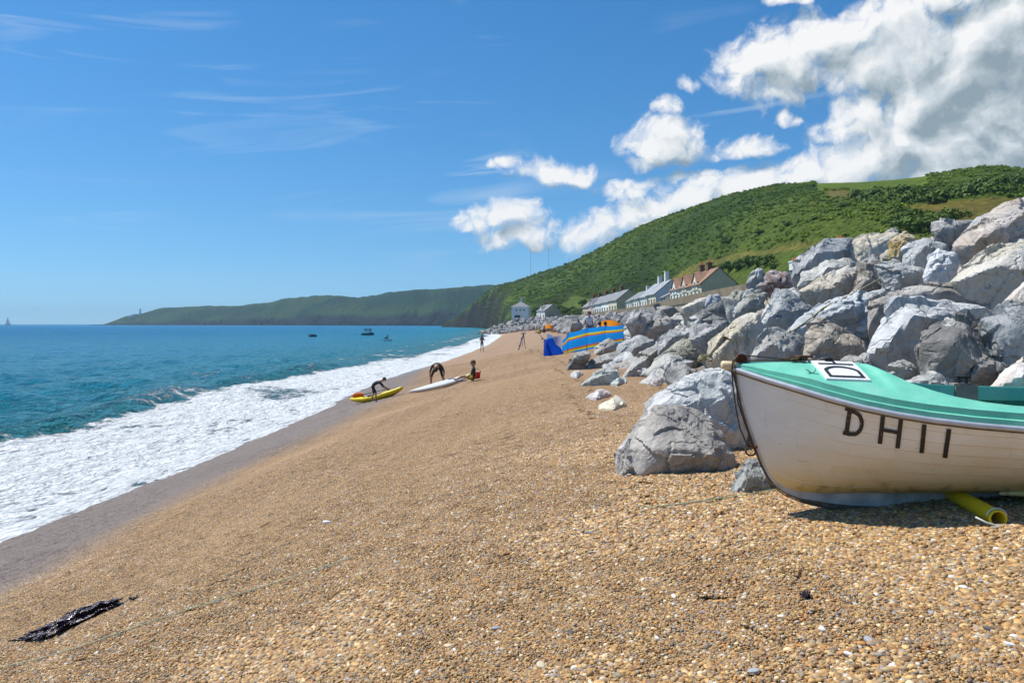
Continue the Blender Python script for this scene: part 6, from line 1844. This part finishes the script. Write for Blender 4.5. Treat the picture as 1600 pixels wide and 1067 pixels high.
# ------------------------------------------------------------------ boats on the water, lighthouse, masts
def afloat():
    dk = simple('dark_hull', (0.03, 0.028, 0.032), 0.5, var=0.1); wh = simple('white_cabin', (0.74, 0.74, 0.72), 0.4, var=0.05)
    def hull(L, B, h, mat, root, rz):
        mb = MB(); vs = []
        for t in np.linspace(0, 1, 12):
            b_ = B / 2 * (1 - max(0, (t - .45) / .55) ** 2.2); s = h * (0.85 + 0.35 * t ** 2)
            for (y, z) in ((0, -.3), (b_ * .8, -.15), (b_, s), (-b_, s), (-b_ * .8, -.15)): vs.append((L * (t - .5), y, z))
        fs = []
        for k in range(11):
            for q in range(5): fs.append((k * 5 + q, (k + 1) * 5 + q, (k + 1) * 5 + (q + 1) % 5, k * 5 + (q + 1) % 5))
        fs += [(0, 1, 2, 3, 4), (59, 58, 57, 56, 55)]
        return mb.add(vs, fs).build('hull', mat, root)
    d = 300.0; r = empty('motor_boat', (W(575, 520, d).x, d, 0.02), math.radians(-20), 'small motor boat with white wheelhouse and dark hull moored off the beach', 'boat')
    hull(5.0, 1.9, 0.75, dk, r, 0)
    MB().add([(-1.7, -.9, 0.8), (1.3, -.85, 0.8), (0.8, -.75, 2.45), (-1.5, -.8, 2.45), (-1.7, .9, 0.8), (1.3, .85, 0.8), (0.8, .75, 2.45), (-1.5, .8, 2.45)], [(0, 1, 2, 3), (7, 6, 5, 4), (1, 5, 6, 2), (0, 3, 7, 4), (3, 2, 6, 7)]).build('cabin', wh, r)
    MB().box((-0.3, 0, 2.52), (2.7, 1.8, 0.14)).build('cabin_roof', wh, r)
    for y in (-0.83, 0.83): MB().box((-0.4, y, 2.0), (1.1, 0.06, 0.36)).build('cabin_window', M_GLASS, r)
    MB().box((0.98, 0, 1.95), (0.14, 1.1, 0.5)).build('windscreen', M_GLASS, r)
    d = 262.0; r = empty('dinghy', (W(489, 524, d).x, d, 0.02), math.radians(8), 'small dark dinghy moored by itself off the headland side', 'boat')
    hull(2.6, 1.25, 0.5, dk, r, 0)
    MB().tube([(-1.2, 0, .5), (-1.2, 0, 1.0)], 0.14, 8).build('outboard_motor', dk, r); MB().box((-.1, 0, .58), (1.1, .9, .35)).build('tarpaulin', simple('red_tarp', (0.25, 0.09, 0.05), 0.8), r)
    d = 198.0; r = empty('jet_ski', (W(606, 530, d).x, d, 0.02), math.radians(-6), 'pale jet ski carrying a rider in black', 'jet ski')
    hull(2.3, 0.95, 0.38, wh, r, 0)
    MB().box((-0.35, 0, .62), (1.0, .36, .34)).build('saddle', dk, r); MB().tube([(.35, -.32, .98), (.30, 0, .95), (.35, .32, .98)], .03, 6).build('handlebar', dk, r)
    j = dict(pelvis=(-.3, 0, .86), waist=(-.25, 0, 1.02), chest=(-.15, 0, 1.24), neck=(-.10, 0, 1.38), head0=(-.08, 0, 1.45), head=(-.06, 0, 1.52), top=(-.05, 0, 1.59), shL=(-.14, .18, 1.30), elL=(.06, .26, 1.12), wrL=(.26, .28, 1.03), haL=(.32, .28, 1.02),
             shR=(-.14, -.18, 1.30), elR=(.06, -.26, 1.12), wrR=(.26, -.28, 1.03), haR=(.32, -.28, 1.02), hipL=(-.28, .10, .84), knL=(.08, .26, .72), anL=(-.05, .30, .38), toL=(.08, .30, .34), hipR=(-.28, -.10, .84), knR=(.08, -.26, .72), anR=(-.05, -.30, .38), toR=(.08, -.30, .34), look=(1, 0, 0))
    person((r.location.x, d, 0.02), j, [(UPPER + LOWER + FULLARM + [('hipL', 'knL'), ('hipR', 'knR')], (0.02, 0.02, 0.025))], 'rider in black seated on the pale jet ski', rz=math.radians(-6))
    d = 2200.0; r = empty('sailing_yacht', (W(12, 507, d).x, d, 0.0), math.radians(15), 'distant sailing yacht under sail on the horizon', 'yacht')
    hull(15.0, 4.0, 1.6, dk, r, 0)
    MB().tube([(0.8, 0, 1.5), (0.8, 0, 24.5)], 0.22, 6).build('mast', dk, r)
    sail = cloth_mat('sailcloth', [(0.0, (0.80, 0.81, 0.82)), (0.9, (0.80, 0.81, 0.82))])
    MB().add([(0.6, .05, 2.6), (-6.0, .4, 2.6), (0.6, .05, 23.5), (0.6, -.05, 2.6), (-6.0, .3, 2.6), (0.6, -.05, 23.5)], [(0, 1, 2), (5, 4, 3), (0, 3, 4, 1), (1, 4, 5, 2)]).build('mainsail', sail, r)
    MB().add([(7.0, .05, 2.2), (1.3, .3, 2.4), (1.1, .05, 19.0), (7.0, -.05, 2.2), (1.3, .2, 2.4), (1.1, -.05, 19.0)], [(2, 1, 0), (3, 4, 5), (0, 1, 4, 3), (1, 2, 5, 4)]).build('foresail', sail, r)
    # lighthouse on the point, a few white buildings by it
    d = 2650.0; p = W(219, 491, d); r = empty('lighthouse', tuple(p), label='white lighthouse tower on the tip of the headland', cat='lighthouse')
    MB().tube([(0, 0, -4), (0, 0, 14.5), (0, 0, 15.4)], [3.2, 2.5, 3.2], 14).build('tower', wh, r, False)
    MB().tube([(0, 0, 15.4), (0, 0, 18.4)], 1.7, 12).build('lantern', M_GLASS, r); MB().tube([(0, 0, 18.4), (0, 0, 20.6)], [2.0, 0.2], 12).build('dome', wh, r)
    for px, py, lab in ((205, 494, 'low white keeper building below the lighthouse'), (212, 492, 'white keeper house beside the lighthouse')):
        q = W(px, py, 2640); house(q.x - 3, 2637, q.z - 2.5, 11, 7, 4.0, 6.2, W_WHITE, W_WHITE, R_SLATE, lab, None, (), 0, fw(11, 4.0, 3), rz=math.radians(70))
    # radio masts on the high ground behind
    gm = simple('galvanised_mast', (0.30, 0.31, 0.33), 0.6)
    for px, yt, lab in ((829, 391, 'thin radio mast rising beyond the ridge with the bare foot of the hill below'), (857, 388, 'thin radio mast rising beyond the ridge nearer to the main slope')):
        d = 1400.0; t = W(px, yt, d); bs = W(px, 445, d); r = empty('radio_mast', tuple(bs), label=lab, cat='mast')
        h = t.z - bs.z
        MB().tube([(0, 0, -10), (0, 0, h)], [0.26, 0.2], 6).build('tower', gm, r)
        for zz in (0.55, 0.8, 0.97): MB().box((0, 0, h * zz), (2.0, 2.0, 0.35)).build('antenna_ring', gm, r)


afloat()
# ------------------------------------------------------------------ trees, hedges and scrub on the hillside
def leaf_material(name, col):
    m, T, b = new_mat(name)
    oi = T.n.new('ShaderNodeObjectInfo'); r = oi.outputs['Random']
    n = T.noise(T.objc(), 1.4, 3.0)
    c = T.mix(T.rng(n, 0.35, 0.65), tuple(k * 0.72 for k in col), tuple(k * 1.3 for k in col))
    c = T.mix(T.math('MULTIPLY', r, 0.55), c, (col[0] * 1.7, col[1] * 1.25, col[2] * 1.0))
    wp = T.pos(); w1 = T.noise(wp, 0.018, 4.0, 0.6); w2 = T.noise(wp, 0.006, 2.0)
    c = T.mix(T.rng(w1, 0.40, 0.62), T.mix(1.0, c, (0.72, 0.82, 0.9), 'MULTIPLY'), T.mix(1.0, c, (1.45, 1.22, 0.9), 'MULTIPLY'))
    T.set(b.inputs['Base Color'], c); b.inputs['Roughness'].default_value = 0.7; b.inputs['Specular IOR Level'].default_value = 0.25
    return m


M_LEAF = leaf_material('hedge_leaves', (0.050, 0.104, 0.012))
M_BRACKEN = leaf_material('bracken_leaves', (0.098, 0.178, 0.013))
M_BARK = simple('bark', (0.075, 0.058, 0.042), 0.9, 0.1, var=0.3, nscale=4, bump=0.5)


def crown_mesh(name, seed, n, lobes, flat, leaf, mat):
    """leaf sprays on the skins of a handful of overlapping lobes"""
    R = np.random.RandomState(seed); L = []
    for k in range(lobes):
        a = R.uniform(0, 6.283); rr = R.uniform(0.0, 0.62); L.append((rr * math.cos(a), rr * math.sin(a), R.uniform(0.3, 0.95) * flat, R.uniform(0.28, 0.5)))
    vs, fs = [], []
    for q in range(n):
        cx, cy, cz, r = L[R.randint(lobes)]; d = R.normal(size=3); d /= np.linalg.norm(d)
        if d[2] < -0.5: d[2] *= -0.6
        c = np.array([cx, cy, cz]) + d * r * R.uniform(0.72, 1.08) * np.array([1, 1, flat])
        t = np.cross(d, R.normal(size=3)); t /= np.linalg.norm(t); u = np.cross(d, t); tl = R.normal(size=3) * 0.35
        s = leaf * R.uniform(0.6, 1.5)
        t = t + tl * 0.5; k = len(vs)
        vs += [c + t * s, c + u * s * 0.6, c - t * s, c - u * s * 0.6 + tl * s * .5]; fs.append((k, k + 1, k + 2, k + 3))
    me = bpy.data.meshes.new(name); me.from_pydata([tuple(v) for v in vs], [], fs); me.materials.append(mat); return me


def trunk_mesh(seed):
    R = random.Random(seed); mb = MB(); top = Vector((R.uniform(-.1, .1), R.uniform(-.1, .1), 0.7))
    mb.tube([(0, 0, -0.15), (0.02, 0.0, 0.2), top * 0.6, top], [.06, .05, .04, .02], 7)
    for k in range(4):
        a = R.uniform(0, 6.28); mb.tube([top * 0.45 + Vector((0, 0, 0.05 * k)), top * 0.6 + Vector((math.cos(a) * .35, math.sin(a) * .35, .25))], [.026, .009], 5)
    me = bpy.data.meshes.new('trunk'); me.from_pydata(mb.v, [], mb.f); me.materials.append(M_BARK); return me


CROWNS = [crown_mesh('crown', 40 + k, 420, 7 + k, 0.8, 0.10, M_LEAF) for k in range(4)]
TRUNKS = [trunk_mesh(k) for k in range(4)]
HILL_BVH = None


def hill_z(px, t):
    x, d, z = hill_point(np.array([float(px)]), np.array([float(t)])); return Vector((x[0], d[0], z[0]))


def hill_t(px, py):
    """how far up the slope the photo pixel lies"""
    t = np.linspace(0, 1, 400); x, d, z = hill_point(np.full(400, float(px)), t)
    y = HY + (H - z) / d * F; k = int(np.argmin(np.abs(y - py))); return float(t[k])


def tree(p, r, k, label, group, tall=1.0):
    t = empty('tree', tuple(p), 0.7 * k, label, 'tree', group); t.scale = (r, r, r * tall)
    link(bpy.data.objects.new('trunk', TRUNKS[k % 4]), t); link(bpy.data.objects.new('crown', CROWNS[k % 4]), t)
    return t


def woods():
    R = random.Random(77); n = 0
    # hedge bush below the lower field, above the near roofs
    for px, py, r in ((1112, 419, 2.6), (1126, 416, 2.9), (1141, 414, 3.0), (1156, 412, 3.1), (1170, 409, 3.3), (1184, 407, 3.4), (1198, 408, 3.0), (1210, 412, 2.3)):
        p = hill_z(px, max(hill_t(px, py + 8), 0.02)); p.z -= 0.4; tree(p, r, n, 'rounded bush in the dark thicket at the edge of the bright meadow', 'thicket bushes by the meadow', 1.0); n += 1
    # hedgerow along the skyline
    for px in np.arange(1262, 1600, 8.5):
        if px < 1290 or R.random() < .8:
            p = hill_z(px + R.uniform(-3, 3), 0.985); big = 1.0 + (0.9 if 1535 < px < 1560 else 0) + (0.5 if px < 1285 else 0)
            p.z -= 1.2; tree(p, R.uniform(1.5, 2.6) * big, n, 'hedgerow tree on the skyline of the hill', 'hedgerow trees on the skyline', 0.95); n += 1
    # dark wood on the right-hand shoulder
    for px in np.arange(1345, 1600, 10.5):
        for row in range(2):
            yy = float(np.interp(px, [1345, 1400, 1500, 1600], [318, 322, 312, 304])) - row * 9 + R.uniform(-3, 3)
            p = hill_z(px + R.uniform(-4, 4), hill_t(px, yy)); p.z -= 0.8
            tree(p, R.uniform(3.2, 4.8), n, 'broad dark tree in the belt of wood across the hill shoulder', 'belt of wood on the hill shoulder', 0.95); n += 1
    for px, py in ((1350, 330), (1365, 336), (1378, 331), (1392, 340), (1405, 334), (1418, 344), (1432, 340), (1446, 350), (1420, 357), (1436, 362), (1400, 352), (1458, 356), (1490, 342)):
        p = hill_z(px, hill_t(px, py)); p.z -= 0.6; tree(p, R.uniform(2.4, 3.6), n, 'scattered bushy tree below the belt of wood', 'scattered trees below the wood', 0.9); n += 1
    # trees at the foot of the hill behind the roofs
    for px in np.arange(838, 1100, 9.0):
        t = R.uniform(0.02, 0.10); p = hill_z(px, t); p.z -= 0.8
        tree(p, R.uniform(2.6, 4.4), n, 'leafy tree at the foot of the hill behind the cottages', 'trees behind the cottages', 1.0); n += 1
    # a few dark bushes out on the bracken
    for px, py, r in ((1132, 378, 3.4), (1140, 380, 2.6), (885, 414, 2.6), (903, 430, 2.8), (1010, 400, 2.6), (965, 388, 2.2), (1185, 366, 2.2), (1275, 345, 2.6), (1230, 352, 2.2), (1300, 335, 3.0), (1318, 328, 3.2), (1330, 322, 3.0)):
        p = hill_z(px, hill_t(px, py)); p.z -= 0.5; tree(p, r, n, 'lone dark bush standing out on the bracken slope', 'lone bushes on the bracken', 0.8); n += 1


woods()


def scrub():
    """bracken and gorse over the hill: nobody could count the plants"""
    R = np.random.RandomState(9); pts, sc, rot = [], [], []
    N = 34000
    px = R.uniform(745, 1640, N); t = R.uniform(0.015, 0.99, N) ** 0.9
    x, d, z = hill_point(px, t); py = HY + (H - z) / d * F
    keep = np.ones(N, bool)
    for poly, c in FIELDS: keep &= ~poly_in(px, py, poly)
    keep &= ~((px < 800) & (t < 0.4) & (R.rand(N) < 0.7))
    den = fbm2(x, d, 0.02, 3, seed=4.2) + 0.25 * R.rand(N)
    keep &= den > -0.02
    dens_x, dd, zz = x[keep], d[keep], z[keep]
    rel = 5.0 * fbm2(dens_x, dd, 0.030, 4, seed=1.5) + 2.4 * np.abs(fbm2(dens_x, dd, 0.11, 3, seed=6.5)) + 1.2 * fbm2(dens_x, dd, 0.42, 3, seed=16.5)
    rel = rel * np.where(t[keep] > 0.93, 0.45, 1.0)
    me = bpy.data.meshes.new('hillside_scrub'); me.from_pydata(np.stack([dens_x, dd, zz + rel - 0.22], 1).tolist(), [], [])
    n = len(dens_x)
    a = me.attributes.new('size', 'FLOAT', 'POINT'); a.data.foreach_set('value', ((0.28 + 1.0 * R.rand(n) ** 4) * (0.8 + 0.0010 * dd)).astype(np.float32))
    a = me.attributes.new('turn', 'FLOAT_VECTOR', 'POINT'); a.data.foreach_set('vector', np.stack([R.uniform(-.2, .2, n), R.uniform(-.2, .2, n), R.uniform(0, 6.28, n)], 1).astype(np.float32).ravel())
    me.materials.append(M_BRACKEN)
    o = link(bpy.data.objects.new('hillside_scrub', me)); tag(o, 'green bracken and low scrub covering the hillside', 'scrub', kind='stuff')
    src = bpy.data.objects.new('bracken_clump', crown_mesh('bracken_clump', 71, 130, 5, 0.62, 0.17, M_BRACKEN)); link(src)
    p = hill_z(1080, 0.5); src.location = p; src.scale = (1.3,) * 3
    tag(src, 'clump of bracken halfway up the open slope', 'bracken', 'bracken clumps')
    g = bpy.data.node_groups.new('scrub', 'GeometryNodeTree')
    g.interface.new_socket('Geometry', in_out='INPUT', socket_type='NodeSocketGeometry'); g.interface.new_socket('Geometry', in_out='OUTPUT', socket_type='NodeSocketGeometry')
    N_, L = g.nodes, g.links; gi, go = N_.new('NodeGroupInput'), N_.new('NodeGroupOutput')
    oi = N_.new('GeometryNodeObjectInfo'); oi.inputs['Object'].default_value = src; oi.inputs['As Instance'].default_value = True
    ip_ = N_.new('GeometryNodeInstanceOnPoints'); L.new(gi.outputs[0], ip_.inputs['Points']); L.new(oi.outputs['Geometry'], ip_.inputs['Instance'])
    for nm, typ, sk in (('size', 'FLOAT', 'Scale'), ('turn', 'FLOAT_VECTOR', 'Rotation')):
        at = N_.new('GeometryNodeInputNamedAttribute'); at.data_type = typ; at.inputs['Name'].default_value = nm; L.new([s for s in at.outputs if s.enabled][0], ip_.inputs[sk])
    L.new(ip_.outputs[0], go.inputs[0]); md = o.modifiers.new('scrub', 'NODES'); md.node_group = g


scrub()

# ------------------------------------------------------------------ small things on the shingle
def seaweed():
    m, T, b = new_mat('wet_kelp'); n = T.noise(T.objc(), 22.0, 4.0, 0.6)
    T.set(b.inputs['Base Color'], T.mix(n, (0.014, 0.007, 0.010), (0.060, 0.026, 0.034))); b.inputs['Roughness'].default_value = 0.24; b.inputs['Specular IOR Level'].default_value = 0.6
    T.set(b.inputs['Normal'], T.bump(T.noise(T.objc(), 40.0, 4.0), 0.8, 0.02))
    path = [(12, 1004, 3), (35, 1000, 6), (62, 995, 9), (85, 988, 14), (105, 979, 18), (128, 970, 19), (150, 960, 16), (170, 952, 12), (184, 948, 10), (192, 945, 5)]
    o0 = ground_at(105, 985); R = np.random.RandomState(2); mb = MB()
    pp = np.array(path, float)
    for rib in range(11):                                 # torn ribbons of one frond, folded over each other
        lo = R.uniform(0.0, 4.0) if rib > 2 else rib * 0.4; hi = R.uniform(5.5, 9.0) if rib > 2 else 9.0 - rib * 0.7
        xs = np.linspace(lo, hi, 34)
        cx, cy, w = (np.interp(xs, np.arange(len(path)), pp[:, q]) for q in range(3))
        off = R.uniform(-0.55, 0.55); ph = R.uniform(0, 6.28); rows = []
        for i in range(len(xs)):
            c = ground_at(cx[i], cy[i]); rad = w[i] / F * c.y
            e = math.sin(math.pi * (i + 0.6) / (len(xs) + 0.2)) ** 0.5
            for q, sgn in enumerate((-1.0, -0.4, 0.3, 1.0)):
                ww = rad * e * (0.75 + 0.5 * R.rand()) * (1.0 if rib < 3 else 0.55)
                lift = 0.012 + 0.010 * rib * 0.5 + rad * 0.30 * e * (1 - abs(sgn)) + 0.014 * (math.sin(i * 0.9 + ph + q) + 1) * e
                rows.append(c - o0 + Vector((sgn * ww * 0.35 + 0.01 * math.sin(i * 1.7 + ph), (sgn + off) * ww * 1.9, lift)))
        mb.add(rows, grid_faces(len(xs), 4).tolist())
    o = mb.build('seaweed', m, None, True, tuple(o0)); tag(o, 'long dark glossy tangle of kelp lying on the shingle', 'seaweed')
    so = o.modifiers.new('thickness', 'SOLIDIFY'); so.thickness = 0.006
    R2 = random.Random(4)
    for (px, py, sz, lab) in ((1262, 936, 0.030, 'small dark tuft of seaweed on the near shingle'), (210, 938, 0.035, 'wet purple scrap of kelp just beyond the long strand')):
        p = ground_at(px, py); mb = MB()
        for q in range(9):
            a = R2.uniform(0, 6.28); pts = [(0, 0, 0.012)]
            for s in range(3): pts.append((math.cos(a) * sz * (s + 1) * .45 + R2.uniform(-.01, .01), math.sin(a) * sz * (s + 1) * .45, 0.014 + R2.uniform(0, .018)))
            mb.tube(pts, [.006, .007, .006, .003], 6)
        o = mb.build('seaweed', m, None, True, tuple(p)); tag(o, lab, 'seaweed')


def cords():
    mg = simple('pale_green_line', (0.36, 0.47, 0.33), 0.7, var=0.2, nscale=20)
    for pts, lab in (([(-10, 1049), (60, 1034), (130, 1013), (220, 981), (300, 955), (380, 930), (460, 905), (553, 874)], 'thin pale green line stretched over the shingle near the kelp'),
                     ([(1010, 797), (1060, 792), (1110, 785), (1160, 778), (1215, 768)], 'thin pale green line running under the bow of the boat')):
        P = [ground_at(*q) + Vector((0, 0, 0.022)) for q in pts]; o0 = P[0].copy()
        fine = []
        for a, b_ in zip(P[:-1], P[1:]):
            for t in np.linspace(0, 1, 8, endpoint=False):
                q = a.lerp(b_, t); q.z = max(q.z, mz(q.x, q.y) + 0.016); fine.append(q - o0)
        fine.append(P[-1] - o0)
        o = MB().tube(fine, 0.0034, 5).build('cord', mg, None, True, tuple(o0)); tag(o, lab, 'line')
    # frayed rope over the rocks, coil of yellowed rope behind the bow
    def on_rock(px, py):
        dg = bpy.context.evaluated_depsgraph_get(); org = Vector((0, 0, H)); dr = (W(px, py, 10) - org).normalized()
        hit, loc, nrm, _, ob, _ = SC.ray_cast(dg, org + dr * 6.2, dr); return (loc - dr * 0.025) if hit else W(px, py, 12)
    bpy.context.view_layer.update()
    path = [(1222, 526), (1240, 516), (1256, 505), (1270, 495), (1285, 482), (1296, 476), (1320, 465), (1345, 452), (1374, 436)]
    P = [on_rock(*q) for q in path]
    o = MB().tube([p - P[0] for p in P], 0.011, 6).build('rope', M_ROPEY, None, True, tuple(P[0])); tag(o, 'frayed pale rope stretched across the long white-blue boulder', 'rope')
    R = random.Random(8); c = on_rock(1103, 563); mb = MB()
    for q in range(5):
        mb.tube([Vector((0.14 * math.cos(a) * (1 - .08 * q) + R.uniform(-.01, .01), 0.06 * math.sin(a), 0.02 * q + 0.02 * math.sin(2 * a + q))) for a in np.linspace(0, 6.0, 16)], 0.010, 6)
    o = mb.build('rope_coil', M_ROPEY, None, True, tuple(c)); tag(o, 'small coil of yellowed rope on the rocks behind the bow', 'rope')


def loose_stones():
    R = random.Random(31); protos = []
    for k in range(5):
        pts = [(math.cos(a) * R.uniform(.8, 1.3), math.sin(a) * R.uniform(.6, 1.0), z * R.uniform(.35, .5)) for a in np.linspace(0, 6.28, 7, endpoint=False) for z in (-1, 1)]
        c, X, Fc = rock_mesh(pts, 300 + k, 3, 0.25, 7.0)
        me = bpy.data.meshes.new('beach_pebble'); me.from_pydata((X * 0.5).tolist(), [], Fc); me.polygons.foreach_set('use_smooth', np.ones(len(me.polygons), bool)); me.materials.append(M_STONE); protos.append(me)
    spots = [(1053, 934, .034, 'w'), (1324, 829, .030, 'g'), (1326, 1025, .034, 'w'), (1437, 870, .030, 'g'), (1245, 817, .03, 'w'), (1164, 931, .03, 'w'), (1178, 1053, .045, 'g'), (510, 819, .085, 'w'), (978, 789, .035, 'c'),
             (920, 835, .05, 'g'), (655, 957, .04, 'p'), (762, 905, .04, 'p'), (775, 985, .045, 'g'), (892, 992, .04, 'd'), (845, 1043, .05, 'c'), (1352, 907, .03, 'g'), (1358, 1004, .045, 'g'), (1284, 985, .035, 'w'), (1488, 885, .035, 'c'),
             (1535, 910, .03, 'g'), (1578, 1010, .035, 'w'), (1505, 920, .035, 'w'), (552, 938, .035, 'd'), (785, 940, .035, 'g'), (1112, 888, .03, 'g'), (1290, 903, .03, 'g'), (1330, 945, .035, 'd'), (985, 745, .07, 'c'), (1010, 722, .05, 'w'),
             (934, 795, .03, 'g'), (1220, 965, .03, 'w'), (1100, 960, .035, 'p'), (1395, 890, .03, 'p'), (1455, 960, .03, 'g'), (1545, 985, .04, 'd'), (700, 1012, .04, 'c'), (620, 880, .035, 'g')]
    cols = dict(w=(0.72, 0.70, 0.66), g=(0.34, 0.35, 0.37), c=(0.60, 0.50, 0.34), p=(0.36, 0.27, 0.24), d=(0.09, 0.075, 0.07)); words = dict(w='white', g='blue-grey', c='cream', p='purplish-brown', d='dark brown')
    for px, py, s, c in spots:
        p = ground_at(px, py); o = link(bpy.data.objects.new('beach_pebble', protos[R.randrange(5)]))
        o.location = p + Vector((0, 0, s * 0.22)); o.scale = (s * 1.3, s * 1.1, s); o.rotation_euler = (R.uniform(-.2, .2), R.uniform(-.2, .2), R.uniform(0, 6.28)); o.color = (*cols[c], 1)
        if s > .08: tag(o, 'large flat white stone lying by itself on the smooth slope', 'pebble')
        else: tag(o, words[c] + ' pebble larger than the shingle around it', 'pebble', 'larger ' + words[c] + ' pebbles')


m, T, b = new_mat('beach_pebble'); oi_ = T.n.new('ShaderNodeObjectInfo'); n_ = T.noise(T.objc(), 3.0, 5.0, 0.65)
T.set(b.inputs['Base Color'], T.mix(T.rng(n_, 0.4, 0.7, 0, .4), oi_.outputs['Color'], T.mix(1.0, oi_.outputs['Color'], (0.6, 0.58, 0.55), 'MULTIPLY'))); b.inputs['Roughness'].default_value = 0.6
M_STONE = m
seaweed(); cords(); loose_stones()
